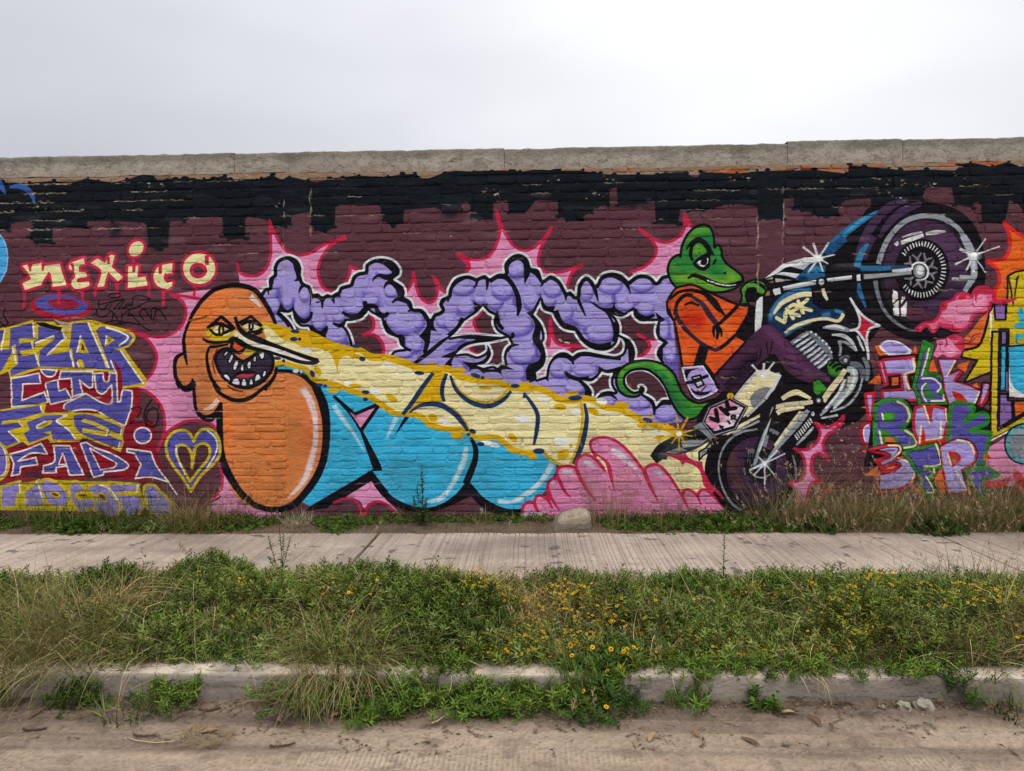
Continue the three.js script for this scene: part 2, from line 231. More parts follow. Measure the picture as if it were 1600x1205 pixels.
  f(BLK, '280,565! 400,578 480,562 530,520 552,440! 592,482 562,560 510,600 430,604! 490,642 650,645 725,605! 830,655! 700,650 690,690 720,735! 650,680 520,680 510,700! 450,650 380,650 350,682! 355,630z'); B('2 4 2', '815,265 805,300 780,335'); B('1 5 7', '870,392 792,402 742,452'); B('7 9 11 10 9 10 9 8', '1040,110 1072,200 1052,330 1112,430 1132,500 1092,590 985,640 985,760'); f(BLK, '965,620! 1060,600! 1050,660! 1060,760! 980,790! 975,700z'); f(BLK, '960,60! 1040,40! 1060,160! 1010,120z'); B('2 5 2', '870,-10 865,50 858,88');
  B('1 5 6', '1180,770 1150,735 1095,745'); B('2 4 1', '1420,520 1432,560 1440,600'); B('4 6 6 7', '1350,670 1400,720 1500,750 1600,745'); f(BLK, '1500,760! 1600,830! 1600,950! 1550,940! 1560,860z');
  at(820, 390, 6.667);
  B('2 8 8 5 1', '30,210 120,240 172,320 185,350 165,385'); B('4 9 9 8 1', '185,330 262,280 362,330 420,440 428,525'); B('2 5 5 1', '425,500 452,462 520,478 550,500'); B('1 4 5 7 8 7 5 1', '635,692 600,620 560,520 558,420 592,330 650,300 710,360 765,535'); B('3 8 10 10 5 1', '745,380 800,290 900,256 1000,292 1062,360 1102,455'); B('4 8 8 5 1', '1070,370 1150,290 1240,272 1330,310 1372,362'); B('4 7 7', '1375,360 1422,296 1500,268');
  f(BLK, '165,465! 150,560 100,650! 30,660! 80,720 130,780! 150,650! 175,600! 280,650 320,590! 300,590 230,590 190,540z'); f(BLK, '670,540! 740,560 800,600 910,598 940,495! 945,600 1030,655 1080,650! 1020,680 930,655! 880,670! 950,800 970,900! 930,880 900,760 840,660 760,610z');
  B('8 10 9 8 10 11', '320,640 380,780 520,840 620,960 760,1020 900,1000'); B('7 9 8', '930,960 960,860 930,760'); B('4 7 6 3', '1150,620 1180,680 1260,715 1350,680'); f(BLK, '1360,650! 1470,735! 1410,760! 1405,900! 1500,970! 1440,1030! 1440,1190! 1390,1100! 1420,960! 1360,850! 1390,740!z'); B('2 8 9 6', '1000,900 1080,980 1110,1060 1105,1180');
  B('4 6 7 6 4', '260,1180 330,1110 430,1110 500,1160'); B('5 7 8 7', '510,1140 600,1085 760,1100 1000,1130');
  at(840, 500, 6.667);
  f(BLK, '275,535! 340,590 450,610 560,605 620,560 640,482! 720,520 870,480! 840,560 810,640! 780,540! 670,535! 620,600 560,640 465,630! 540,700 570,800! 510,830! 490,720 420,640 350,600z'); B('1 4 6', '830,832 772,782 700,772'); B('4 6 5 2', '1090,775 1190,850 1218,930 1215,990'); B('3 6 7', '1235,915 1300,868 1390,862'); B('4 6 7', '610,830 640,790 700,772');
  at(400, 390, 6.667); s(WHITE, 3.6, silTop);
  // ---- holes in the letters
  const hole = (str, inner) => { s(BLK, 8, str); f(MAROON2, str); clip(str, () => { if (inner) inner(); s(WHITE, 7, str); }); };
  at(400, 390, 6.667);
  hole('250,650! 330,660 380,645! 400,730 460,800 545,805! 580,870 640,910 700,915! 690,1010! 560,960! 400,930! 395,830 350,750z');
  hole('1170,635! 1200,660 1305,722! 1322,790 1362,870 1482,925! 1500,990 1545,1035! 1430,1060 1370,1160! 1010,1090! 1000,960 960,850 920,800! 940,745! 1000,742 1100,715z', () => { f(PINK, '1170,630! 1230,760 1220,840 1120,890! 1250,900 1330,1000 1310,1200! 1700,1200! 1600,600!z'); s(RED, 5, '1175,640 1225,750 1215,830 1120,890! 1230,890 1300,950 1330,1040 1310,1150'); });
  at(600, 390, 6.667);
  hole('1030,590! 1090,655 1155,688! 1140,760 1180,850 1295,918! 1100,900 870,888 690,915! 760,850 840,745! 900,705 970,655z', () => { f(PINK, '1030,640! 940,740 960,830 1020,900! 600,1000! 700,600!z'); s(RED, 4.5, '1030,640 940,740 960,830 1020,895'); });
  at(680, 480, 6.667);
  hole('760,320! 792,385! 740,430 715,510 727,602! 690,600 650,632! 600,610 500,632! 430,605! 510,592 562,540 582,480 562,420 542,390! 540,450 500,490 430,512 330,480 215,492! 280,432 380,385 560,360z', () => { f(PINK, '380,380! 370,430 400,475 450,500! 150,560! 200,380!z'); s(RED, 4.5, '385,385 370,430 400,475 445,495'); });
  at(820, 390, 6.667);
  hole('165,530! 190,620 292,662! 330,740 402,822 522,850! 570,930 640,1000 730,1045 830,1055 900,1032 960,972 978,890! 1032,950 1042,1020 1012,1085 930,1112 750,1082 640,1062 550,1076 500,1115! 440,1075 380,1070 310,1105 245,1200 222,1320! 127,1350! 115,1282! 190,1220 220,1130 210,1050 185,970! 207,930 200,850 162,760 90,680!z',
    () => { f(PINK, '180,950! 240,1000 260,880 265,720! 290,900 350,985 450,1000 640,1012! 500,1030 440,1055! 505,1130! 300,1200! 100,1450! 150,1200!z'); s(RED, 5, '195,940! 245,1000 262,860 265,720!'); s(RED, 5, '265,720! 290,900 350,985 450,1000 640,1012!'); s(RED, 4, '640,1012! 520,1022 440,1058!'); dot('#b7ac8c', 370, 945, 22, 12, 0.6); dot('#b7ac8c', 440, 970, 34, 9, 0.2); });
  hole('880,660! 950,692 1020,697 1132,630! 1137,690 1200,745 1300,747 1388,745! 1365,850 1390,930 1443,970! 1390,1030 1375,1100 1432,1188! 1280,1150 1140,1152! 1150,1060 1100,950 985,885! 985,790 940,700z', () => { f(PINK, '1180,885! 1280,945 1370,930! 1480,970! 1450,1220! 1120,1160! 1250,1080 1300,1020 1270,950z'); s(RED, 5, '1180,885! 1280,950 1300,1020 1240,1090 1135,1145'); s(RED, 4, '1280,945 1380,930'); });
  at(840, 500, 6.667);
  hole('465,630! 560,640 620,600 668,540! 730,555 788,550! 765,620 770,690 808,752! 740,740 660,762 600,835! 560,810! 565,750 530,690z');
  // ---- tail of the painted lizard
  const tail = '1863,818! 1693,868 1600,840 1520,770 1470,670 1420,560 1320,470 1200,430 1080,425 960,450 860,520 820,620 840,720 900,780 980,800 1050,790 1100,735! 1070,715! 1060,745 1000,760 930,710 900,640 920,570 1000,520 1130,515 1250,590 1330,700 1400,860 1470,970 1553,1035 1650,1020 1723,963 z';
  hole('900,610! 920,560 1000,518 1120,515 1240,580 1335,700 1388,832! 1310,832 1270,860 1235,905! 1200,830 1100,772! 1118,720 1092,690 1062,690! 1075,725 1040,750 980,745 920,690z', () => { dot('#8a5a2c', 965, 690, 14, 34, -0.3); });
  fs('#2f7f31', BLK, 4, tail);
  clip(tail, () => soft(2, () => { br('#4f9a30', '8 8 8 8 8', '860,640 900,520 1050,450 1250,470 1400,620'); br('#1f6a3a', '7 7 7', '1300,560 1400,780 1500,950'); br('#5a9c2e', '6 6', '1600,900 1750,900'); }));
  s(BLK, 3.6, tail);
  // ---- orange head, neck and the turquoise letters
  at(400, 500, 3.545);
  f(BLUE, '60,260! 130,255 230,265! 330,330! 720,470! 700,520! 600,610! 692,800! 300,1032! 240,1000! 385,750 388,560 340,390 250,320 90,285z');
  f(BLUE, '600,610! 690,470! 1190,640! 1210,720 1200,800 1170,890 1120,960 1010,1025 920,1040 820,1015 730,960 670,900 640,830!z');
  f(BLUE, '1180,600! 1418,700! 1660,750! 1660,830 1600,950 1500,1030 1400,1050 1290,1005 1190,920 1205,780z');
  f(BLK, '690,808! 300,1032! 270,1060! 420,1040! 640,893! 690,965 770,1030 880,1066 1000,1056 1120,1010 1190,975! 1260,1045 1370,1085 1480,1085 1520,1060! 1450,1050 1370,1040 1270,990 1190,905! 1120,955 1020,1025 920,1040 820,1015 730,955 640,835!z');
  f(BLK, '690,800! 560,880! 600,925! 640,893! 700,975! 735,955! 645,838! 700,835!z'); f(PINK, '638,893! 690,965 770,1045 800,1080! 720,1020 640,1010 600,1050! 570,1000 500,985 430,1012 400,1040!z'); f(MAROON, '380,1062! 440,1005 520,990 590,1050! 650,1010 720,1020 790,1080! 790,1140! 360,1140!z'); s(RED, 4, '430,1012 500,988 560,1010 596,1110!'); s(RED, 4, '596,1110! 620,1030 670,1005 720,1020 775,1065');
  f(MAROON, '1190,978! 1250,1050 1350,1090 1330,1140! 1100,1140! 1110,1040z'); f('#9c8d8a', oval(1250, 1060, 10, 20)); f('#9c8d8a', oval(440, 1100, 60, 12)); f('#a59b9b', oval(500, 1085, 22, 14));
  at(460, 560, 5.714);
  f(BLK, '340,345! 350,332! 372,336! 540,482! 735,398 765,398 768,425! 612,650! 772,950! 760,975! 700,985! 588,660! 480,490z'); f(PINK, '492,478! 545,510! 720,440! 590,622!z'); f(BLK, '985,520! 1032,520! 890,695!z');
  alpha(0.8, () => soft(0.8, () => { br(WHITE, '7 7 5 3 1', '352,420 430,540 520,660 580,760 628,830'); br(WHITE, '7 5 2', '912,530 870,610 828,705'); br(WHITE, '7 8 7 6 4', '1532,795 1510,920 1450,1050 1380,1170 1290,1260'); }));
  at(400, 500, 3.545);
  alpha(0.85, () => soft(0.8, () => { br(WHITE, '2 7 5', '940,1010 1010,995 1060,960'); br(WHITE, '7 5 2', '1340,1005 1400,1010 1470,1000'); br(WHITE, '9 7 8 5', '1640,800 1590,880 1520,950 1420,1010'); }));
  const HEAD = '434,516! 425,493 413,472 400,454 380,445 358,444 335,450 317,465 300,490 291,508 286,525 285,545 288,556! 280,556 274,567 273,585 279,600 290,608 302,602! 303,620 306,635 314,648 329,652 342,643 345,632! 347,690 353,740 366,773 390,792 412,796 440,790 461,779 484,753 503,718 508,670 505,630 491,601 470,584 450,580 430,579!z';
  at(0, 0, 1);
  f(ORG, HEAD);
  clip(HEAD, () => { soft(7, () => { f(ORG2, '345,640 365,650 362,720 380,780 350,760 340,690z'); f(ORG2, '300,470 360,455 340,500 300,520z'); f('#c9783f', '385,660 470,640 480,720 420,770 385,740z'); f('#d6733c', '475,620 500,650 490,720 470,700z'); f('#e07a45', '400,470 430,520 400,500z'); }); for (let i = 0; i < 60; i++) alpha(0.16, () => f(R() < 0.6 ? '#b0713f' : '#ec8a48', oval(300 + R() * 200, 460 + R() * 330, 6 + R() * 22, 1.5 + R() * 3.5))); });
  at(260, 430, 6.667);
  B('4 6 7 7 7 6 6 6 5', '1152,565 1100,420 1020,282 930,165 800,112 650,110 500,152 380,252 270,402'); B('5 4 4 5 5 2', '270,402 222,520 192,600 178,700 190,820 215,935'); B('3 6 5 6 9', '185,812 110,852 86,930 96,1060 150,1170');
  at(200, 600, 6.667);
  f(BLK, '515,0! 560,70 620,85 680,60 715,10! 670,-60 650,-20 600,20 560,10z'); f(BLK, '985,190! 990,500 1002,700 1062,880 1182,1090 1300,1205! 1185,1205! 1075,1060 978,900 930,650 918,345! 880,392 800,390 722,330 682,230 670,50! 700,40 722,250 792,322 882,300 955,190!z'); alpha(0.8, () => br('#ead9cf', '3 6 7', '790,272 870,238 935,165')); 
  at(400, 500, 3.545); B('8 8 9 10 11 11 11 12 14 12', '-50,990 0,1030 100,1052 200,1030 275,955 340,860 378,750 390,600 372,470 330,370'); B('10 7 5 4', '330,370 260,308 180,284 100,282'); alpha(0.92, () => soft(1, () => br('#dccfd6', '9 10 7 8 9 7 3', '262,385 300,450 325,540 330,640 310,760 265,890 180,985')));
  alpha(0.5, () => soft(3, () => f(WHITE, oval(262, 388, 24, 18))));
  // ---- the beam
  const beamTop = '410,505 432,512 460,522 484,524 505,534 535,546 562,549 580,558 610,560 640,570 661,577 684,577 701,577 719,588 745,594 780,598 797,605 815,607 841,607 859,614 873,623 894,626 913,623 930,627 945,636 967,639 982,645 1002,656 1027,665 1050,672 1064,677', beamLow = '895,728 880,728 859,717 845,705 824,708 801,703 789,693 776,684 745,684 731,674 693,670 670,663 658,651 635,647 617,646 600,635 579,621 558,614 539,607 512,598 491,593 477,577 460,572 440,567 424,572';
  at(0, 0, 1);
  f(CREAM, '/' + beamTop + ' ' + beamLow.replace(/^/, '1064,677 1130,700 1112,745 1122,795 1090,800 950,760 ') + ' z');
  clip('/' + beamTop + ' 1130,700 1112,745 1122,795 1090,800 950,760 ' + beamLow + ' z', () => { soft(4, () => { for (let i = 0; i < 26; i++) alpha(0.5, () => f(R() < 0.5 ? '#ece7cf' : '#cfc182', oval(460 + R() * 620, 530 + R() * 250, 14 + R() * 24, 4 + R() * 8))); }); });
  br(GOLD, '4 14 12 11 10 10 9 9 10 9 9 8', beamTop); br(GOLD, '2 5 9 8 8 8 8 8 8 8 7 7', beamLow);
  f(GOLD, '/412,503 440,508 470,522 560,545 520,552 500,545 470,540 440,530 z'); f(GOLD, '505,536! 540,549 560,552 532,560 528,585! 520,560z');
  const pale = [[478, 548, 8, 4], [560, 556, 8, 4], [604, 569, 8, 4], [818, 655, 14, 6], [878, 690, 12, 7], [850, 624, 10, 4], [1030, 680, 10, 5], [553, 648, 0, 0], [766, 694, 16, 4], [696, 659, 10, 4], [585, 611, 8, 5], [545, 600, 7, 4], [900, 645, 8, 5], [940, 627, 9, 5], [1058, 622, 0, 0]];
  pale.forEach(([x, y, a, b]) => a && dot('#e4e4e2', x, y, a, b, 0.2));
  [[474, 539, 9, 3.5, 0.2], [496, 580, 5, 9, -0.5], [528, 540, 8, 3, 0.2], [556, 557, 12, 4, 0.2], [555, 603, 10, 3.5, 0.1], [612, 622, 10, 5, 0.6], [676, 653, 8, 6, 0.5], [520, 610, 9, 4.5, 0.1], [714, 681, 11, 5, 0.1], [673, 570, 9, 3.5, 0.1], [720, 578, 8, 4, 0.3], [758, 606, 11, 3, 0.05], [820, 600, 10, 3, 0], [875, 636, 10, 5, 0.1], [893, 615, 12, 3.5, -0.05], [801, 684, 9, 5, 0.8], [832, 714, 8, 4, 0], [880, 710, 10, 7, -0.4], [927, 643, 10, 5, 0.5], [973, 632, 12, 4, 0.2], [1003, 665, 8, 4, 0.1], [1015, 650, 5, 3, 0], [892, 697, 3, 3, 0], [1030, 683, 9, 2.5, -0.2], [600, 636, 6, 5, 0]].forEach(([x, y, a, b, t]) => dot(GOLD, x, y, a, b, t));
  [[459, 530, 6, 3.5, 0], [468, 530, 2.6, 2.6, 0], [461, 518, 7, 3, 0.1], [433, 560, 6, 2.6, 0.1], [443, 564, 2.5, 2.5, 0], [488, 584, 3.5, 6, -0.5], [499, 602, 5.5, 3, 0], [508, 603, 3, 2.4, 0], [571, 613, 6, 3, 0.1], [571, 624, 4, 3, 0], [655, 583, 8, 3, 0.1], [566, 561, 5, 3.5, 0.2], [556, 541, 7, 3, 0.1], [743, 587, 8, 3.6, 0.3], [754, 590, 3, 2.6, 0], [805, 603, 7, 3, 0], [738, 674, 6, 3.4, 0.4], [732, 679, 3, 2.6, 0], [751, 694, 6, 3.2, 0], [899, 622, 11, 3.6, -0.05], [1012, 657, 8, 3.6, 0.3], [842, 705, 9, 4.4, 0]].forEach(([x, y, a, b, t]) => dot(NAVY, x, y, a, b, t));
  at(640, 560, 5.714);
  f(GOLD, '200,120! 340,130! 290,260 300,380! 200,400 100,420 0,475! -20,470! 0,430z');
  const N = (w, str) => br(NAVY, w, str);
  N('5 6 7 6 5', '210,130 110,265 40,370 0,425 -60,500'); N('4 6 6 4', '330,140 297,230 290,320 308,382'); N('2 5 7 8 8 7 5', '0,482 90,424 200,408 300,428 400,492 470,572 522,645'); s(GOLD, 2.2, '340,420 430,480 500,570 535,635'); s(GOLD, 4, '390,190 430,270 520,345 620,385 720,395 810,350 870,285'); N('3 5 6 7 7 6 4', '365,155 410,272 500,362 600,412 720,425 832,372 905,295'); N('3 5 6 6 3', '1020,310 1090,402 1142,502 1138,622 1110,772'); s(GOLD, 4.5, '1530,400 1545,520 1525,680 1490,820 1435,935'); N('3 6 7 7 4', '1560,405 1582,520 1562,680 1522,820 1460,942');
  at(640, 560, 5.714); B('4 7 8 9 10 9', '545,712 582,782 592,842 580,922 540,1030 500,1120'); f(BLK, '515,1090! 600,1205! 420,1205!z');
  at(460, 560, 5.714); dot('#dfe3e6', 12, 112, 26, 18); dot('#dfe3e6', 60, 120, 10, 14);
  // ---- face
  at(260, 430, 6.667);
  f(YEL, '415,560 430,640 540,690 660,670 710,600 700,560z'); f(CREAM, '470,575! 540,530 640,525 692,560! 640,620 560,635z'); f('#df6a3d', '430,540! 570,445! 700,535! 600,508 500,512z'); B('3 4 5 4', '422,552! 570,432! 640,490 712,560!'); B('3 5 5', '440,545 540,505 690,560'); B('3 4 5', '450,565 530,622 690,562'); fs(YEL, BLK, 3.6, oval(570, 575, 22, 50)); dot('#f0d9a0', 570, 575, 7, 12);
  f(YEL, '880,600 980,600 1020,560 1000,480 930,590z'); f(CREAM, '790,530! 850,490 920,490 992,530! 930,580 850,580z'); f('#df6a3d', '770,495! 880,430! 985,515! 880,485z'); B('5 4 4', '760,500! 880,428! 992,530!'); B('3 5 5', '780,520 870,482 990,525'); B('3 4 4', '850,590 930,588 1000,560'); fs('#d9d2a8', BLK, 3.4, oval(880, 532, 18, 40)); B('2 3 2', '890,625 950,610 1000,590');
  f('#e6e1d6', '712,575! 800,630 900,672 1100,722 1400,822 1575,888 1560,920 1400,890 1100,815 900,757 760,690z'); f('#e4dfb8', '700,600 780,640 860,700 960,760 860,740 740,680z'); B('4 6 9 9 6 5 5 6 6', '718,435! 742,520 790,592 870,640 1000,690 1200,760 1400,835 1530,878 1580,890'); f(BLK, '730,520! 790,560 830,600 880,625! 800,610z');
  f('#d9552e', '680,690! 740,720 820,755 790,792 730,800 685,760z'); B('5 9 6 4 4 5 5 5', '640,700 700,665 860,750 1050,795 1200,842 1400,905 1540,915 1585,888'); B('3 5 5 3', '690,680 680,760 750,808 820,760'); f(YEL, '830,775 960,800 930,820 830,840 800,810z');
  const MOUTH = '508,900! 518,832 570,780 640,762! 720,852 790,905! 870,862 940,812 1020,790! 1090,830 1112,900 1090,1000 1010,1100 900,1162 780,1172 660,1122 560,1022z';
  fs('#362c40', BLK, 5, MOUTH); clip(MOUTH, () => { f('#a8324a', '690,1050 760,1020 850,1030 910,1000 920,1030 860,1070 760,1070z'); B('3 4 3', '690,1060 790,1010 920,1010'); });
  ['600,860! 600,820 630,790 652,800!z', '640,890! 680,820 700,850 670,910 650,920z', '690,950 720,890 750,910 730,980 700,990z', '768,980 780,930 802,930 806,990 790,1005z', '835,950 850,900 880,900 880,960 860,980z', '900,890 910,850 936,850 930,905z', '955,820! 1020,800! 1020,850 990,880z', '590,1050 620,1030 660,1060 660,1110z', '680,1130 700,1080 750,1075 762,1145z', '780,1150 790,1085 820,1080 836,1150z', '860,1140 870,1085 895,1085 902,1140z', '920,1110 930,1040 965,1030 982,1080z', '1000,1060 1010,1000 1040,1000 1030,1050z'].forEach((t) => fs('#dfe6ea', BLK, 2.2, t));
  B('3 4 4 3', '378,660 430,692 520,702 640,690'); B('4 3 3', '450,748 540,742 640,720'); B('3 4 5 5 5', '448,750 420,830 432,960 480,1100 560,1200'); s('#7a2a20', 2.4, '530,772 490,850 480,920 505,1020'); at(200, 600, 6.667); B('5 5 6 6 5 4', '890,0 942,82 1050,152 1160,172 1280,142 1460,0'); s('#3a1a1a', 2.2, '1040,20 1100,62 1190,75'); at(260, 430, 6.667); B('4 5 5', '1148,960 1122,1060 1020,1195'); alpha(0.85, () => br(WHITE, '7 6 2', '875,215 920,262 982,332')); br('#7b4a22', '2 3 2', '230,470 300,462 420,432');
  // ---- pink fingers at the foot of the wall
  at(800, 660, 5.714);
  const HAND = '90,840! 100,752 150,712 200,722! 212,672 250,652 322,692! 318,560 360,502 422,512! 400,450 430,402 520,390 572,412! 580,342 640,292 722,312 800,392! 740,292 702,222 712,162 800,135 900,152 1000,222 1100,332 1182,442! 1192,412 1250,376 1322,392 1400,472 1472,582 1522,662! 1535,612 1580,602 1640,640 1660,660! 1680,612 1735,605 1800,660 1978,850! 1970,920! 60,920!z';
  f('#d783ac', HAND); clip(HAND, () => soft(4, () => { for (let i = 0; i < 16; i++) alpha(0.35, () => f(R() < 0.5 ? '#e39cc0' : '#c0719a', oval(150 + R() * 1700, 300 + R() * 550, 50 + R() * 60, 18 + R() * 20))); })); s(RED, 4.6, HAND.replace('1970,920! 60,920!z', ''));
  const rd = (w, str) => br(RED, w, str);
  rd('5 4 1', '200,722 222,782 262,852'); rd('4 2', '322,692 362,772'); rd('4 4 1', '328,602 352,682 424,785'); rd('5 4 1', '422,512 462,602 522,672'); rd('5 5 4 1', '572,412 622,522 682,622 752,702'); rd('5 4', '800,392 850,440'); rd('6 6 5 1', '742,292 852,372 882,472 912,602'); rd('6 5 1', '1182,442 1232,562 1302,702'); rd('5 1', '1522,662 1582,782'); rd('4 1', '1655,650 1690,740'); br(CREAM, '3 4 1', '760,310 820,370 850,440');
  alpha(0.8, () => soft(0.8, () => { br(WHITE, '8 10 8 3', '890,245 980,302 1060,380 1112,412'); br(WHITE, '6 7 4', '640,352 690,368 732,402'); br(WHITE, '6 6', '450,442 545,452'); br(WHITE, '5 5', '1272,432 1345,462'); br(WHITE, '4 3', '350,545 385,530'); dot(WHITE, 1130, 465, 16, 16); }));
  at(0, 0, 1); f('#b9b2b4', '812,806 835,800 850,806 838,822 812,820z');
  // ---- motorcycle: front wheel
  const STEEL = '#99a1aa', BIKE = '#131217', CRM = '#ddd3a4', TANK = '#15304f', BLU2 = '#2f7fae', PUR = '#45273f';
  at(0, 0, 1);
  f(BIKE, '1352,330 1380,318 1420,314 1462,317 1500,330 1525,355 1537,390 1540,430 1534,470 1515,505 1490,526 1455,534 1415,530 1380,512 1358,490 1345,465 1338,430 1336,390 z');
  f(BIKE, '1262,415 1300,382 1340,345 1372,324! 1400,330! 1400,480! 1340,560! 1290,500 1250,440z');
  br('#41304d', '6 12 13 12 10 8 6', '1418,313 1392,322 1368,345 1350,375 1341,405 1334,430 1328,455'); br('#41304d', '6 12 10 5', '1440,318 1410,330 1388,350 1375,370'); br('#3e2a48', '5 9 8', '1352,405 1357,385 1366,370');
  br('#2c6d9c', '5 10 11 9 3', '1280,404 1305,378 1328,358 1350,343 1372,330'); br('#3f93bd', '2 4 4 2', '1310,374 1330,357 1350,342 1370,331'); br('#1d4a78', '12 12', '1285,402 1320,372');
  f('#3d2a42', oval(1446, 425, 70, 87)); clip(oval(1446, 425, 70, 87), () => soft(4, () => { f('#4c3550', oval(1470, 390, 36, 30)); f('#32222f', oval(1410, 470, 28, 40)); f('#5b3443', oval(1420, 500, 40, 18)); f('#241a26', oval(1446, 512, 60, 14)); }));
  s('#232026', 6, oval(1446, 425, 68, 84)); br('#8b929c', '7 7 7 7 7 7 6 5', '1373,412 1382,385 1398,360 1420,343 1448,337 1476,342 1500,360 1513,385'); br('#9aa3ad', '9 11 11 9 9 6', '1505,368 1516,390 1521,410 1522,430 1514,445 1508,455'); br('#6f747c', '6 5 4 4 3 2', '1368,438 1372,460 1382,485 1400,504 1420,515 1438,516');
  dot(BIKE, 1441, 422, 43, 49); for (let i = 0; i < 46; i++) { const a = i / 46 * 6.283 + 0.1; if (Math.cos(a) < -0.82) continue; s('#d9dcdc', 1.9, `${1440 + 32 * Math.cos(a)},${421 + 37 * Math.sin(a)} ${1440.5 + 37.5 * Math.cos(a)},${421 + 43.5 * Math.sin(a)}`); }
  for (let i = 0; i < 9; i++) { const a = i / 9 * 6.283 + 0.35, c = Math.cos(a), d = Math.sin(a); br('#77777c', '4 2.6 1.6', `${1438 + 9 * c},${423 + 9 * d} ${1438 + 19 * c},${423 + 19 * d} ${1438 + 27 * Math.cos(a + 0.25)},${423 + 28 * Math.sin(a + 0.25)}`); br('#77777c', '3 1.6', `${1438 + 18 * c},${423 + 18 * d} ${1438 + 27 * Math.cos(a - 0.3)},${423 + 28 * Math.sin(a - 0.3)}`); }
  at(1320, 300, 6.667);
  br('#d4d8dc', '5 4', '530,550 560,525'); br('#d4d8dc', '5 6 4', '590,530 700,490 820,450'); br('#d4d8dc', '4 6 2', '850,435 950,420 1050,412'); br('#bdbfc8', '1 3 2', '600,470 700,440 810,418'); br('#aab3b6', '4 4', '1120,905 1290,905'); br('#aab3b6', '5 4', '1200,885 1300,885');
  f('#e3e5e6', '/495,1080 510,1010 550,1050 555,1110 500,1160 z'); f('#e3e5e6', '/500,1180 555,1130 555,1195 z'); at(1330, 430, 5.926); f('#e3e5e6', '/390,310 440,230 445,380 400,370 z'); f('#e3e5e6', '/460,240 465,270 500,200 495,195 z'); f('#e3e5e6', '/465,380 460,310 520,240 510,380 z'); f('#e3e5e6', '/465,260 470,195 505,215 z');
  at(1320, 300, 6.667);
  f('#1d4a72', '110,770! 640,765! 720,800! 500,825! 120,850!z'); br('#2a6a93', '6 8 5', '170,790 330,800 480,790'); br('#2d77a4', '3 8 9 8', '245,540 190,610 155,690 130,780'); br('#24628f', '9 8 7 5 2', '120,880 140,980 165,1060 195,1140 220,1200');
  fs('#8d9195', BIKE, 3.5, '0,872! 110,852! 500,828! 735,795! 780,860! 600,880! 200,922! 0,935!z'); br('#d8dcdf', '3 4 4', '500,822 600,815 720,800'); br('#c4c8cb', '3 3', '0,885 90,875'); fs('#d3d7da', BIKE, 2.6, '115,850! 175,840! 175,930! 115,940!z'); s(BIKE, 3, '190,850 190,930'); fs('#7d8287', BIKE, 3, oval(780, 825, 74, 82)); s('#dfe3e6', 3, '705,800 720,755 770,735 830,750 868,810 860,880 810,915 750,918'); dot('#c9cdd0', 785, 815, 42, 48); dot('#eef0f0', 785, 812, 22, 26);
  // ---- body, tank, handlebars
  at(0, 0, 1);
  f(BIKE, '1085,668! 1096,640 1122,618! 1140,600! 1184,542 1180,470! 1186,440! 1200,430 1250,405 1285,395! 1345,420! 1338,470 1352,540 1362,570 1366,605 1356,640 1338,660 1300,672 1282,684! 1262,692! 1246,735! 1180,770! 1120,700!z');
  at(1180, 380, 8);
  f('#dadee0', '112,445! 350,255! 620,180! 835,165! 850,215 760,240 690,255! 610,330! 440,290! 380,305! 250,390z'); f('#aeb5ba', '440,290! 690,250! 610,335!z'); f('#cfd4d7', '250,392! 345,362 560,385! 505,440! 380,405z'); f('#a9b0b5', '252,440! 480,462! 255,490!z'); f('#8d949b', '130,455! 220,420! 220,450!z'); f('#a5763d', '160,485! 230,470! 225,498!z');
  f('#1f5580', '500,460! 560,390 700,270! 880,280! 875,420! 640,470z'); soft(1, () => { f('#3c86b0', oval(760, 330, 70, 40)); f('#0f2c4c', oval(600, 440, 60, 30)); });
  fs('#cbd0d4', BIKE, 3, '210,565! 320,540! 340,640! 245,668! 215,620z'); f('#a5763d', '130,610! 180,600! 185,650! 110,660!z'); fs('#a3a9ae', BIKE, 3, '340,545! 770,462! 780,525! 350,605!z'); br('#d5d9dc', '2 3 2', '350,552 560,510 760,470'); fs('#aeb6bb', BIKE, 3, oval(830, 485, 48, 52)); dot('#d5dadd', 815, 470, 18, 20); fs('#a6acb0', BIKE, 3, '890,448! 1220,405! 1225,460! 895,500!z'); br('#dadddf', '2 2', '900,452 1210,412'); fs('#d6dadd', BIKE, 3, '1258,385! 1330,372! 1335,480! 1262,490!z'); br('#e3dfc0', '4 5 3', '850,570 865,640 905,710');
  f(TANK, '160,935! 200,830 300,690 450,595 700,568! 720,760! 860,818 1000,820 1130,862! 1070,985! 950,940 800,935 560,1012 380,1182! 260,1110 165,1000z');
  soft(1, () => { br('#2f709e', '5 6 6 5', '185,960 215,840 310,715 460,610 690,580'); br('#2f709e', '3 6 6', '380,1150 520,1050 700,975'); br('#2f709e', '5 6', '840,900 940,880'); br('#3a86ad', '4 4', '1000,840 1100,870'); });
  br(CRM, '3 6 7 7 7', '232,882 330,755 480,672 600,640 702,635'); br(CRM, '3 5 5 4 4 4 5', '375,1115 500,1035 640,985 760,955 900,945 1040,972 1105,885');
  const t = (str) => s('#e0d79a', 5.6, str);
  t('270,935 370,990! 385,860'); t('405,820 475,940'); t('400,820 480,770 540,800 450,870 555,905'); t('540,725 600,870'); t('655,705 575,790 700,840');
  f('#d9dcde', '30,690! 95,665! 90,930 70,1040! 0,1110! 5,830z');
  fs('#bf2440', WHITE, 3.6, '1195,690! 1240,770 1370,925 1555,1032! 1440,1065 1400,1150 1400,1250 1420,1450! 1380,1250 1270,1095 1190,1090! 1290,1060 1310,960 1270,830z');
  // engine
  at(1200, 500, 8);
  f('#6b737d', '262,270! 400,170! 520,120! 640,190 760,290 810,400 825,485! 720,520! 622,610! 450,440z');
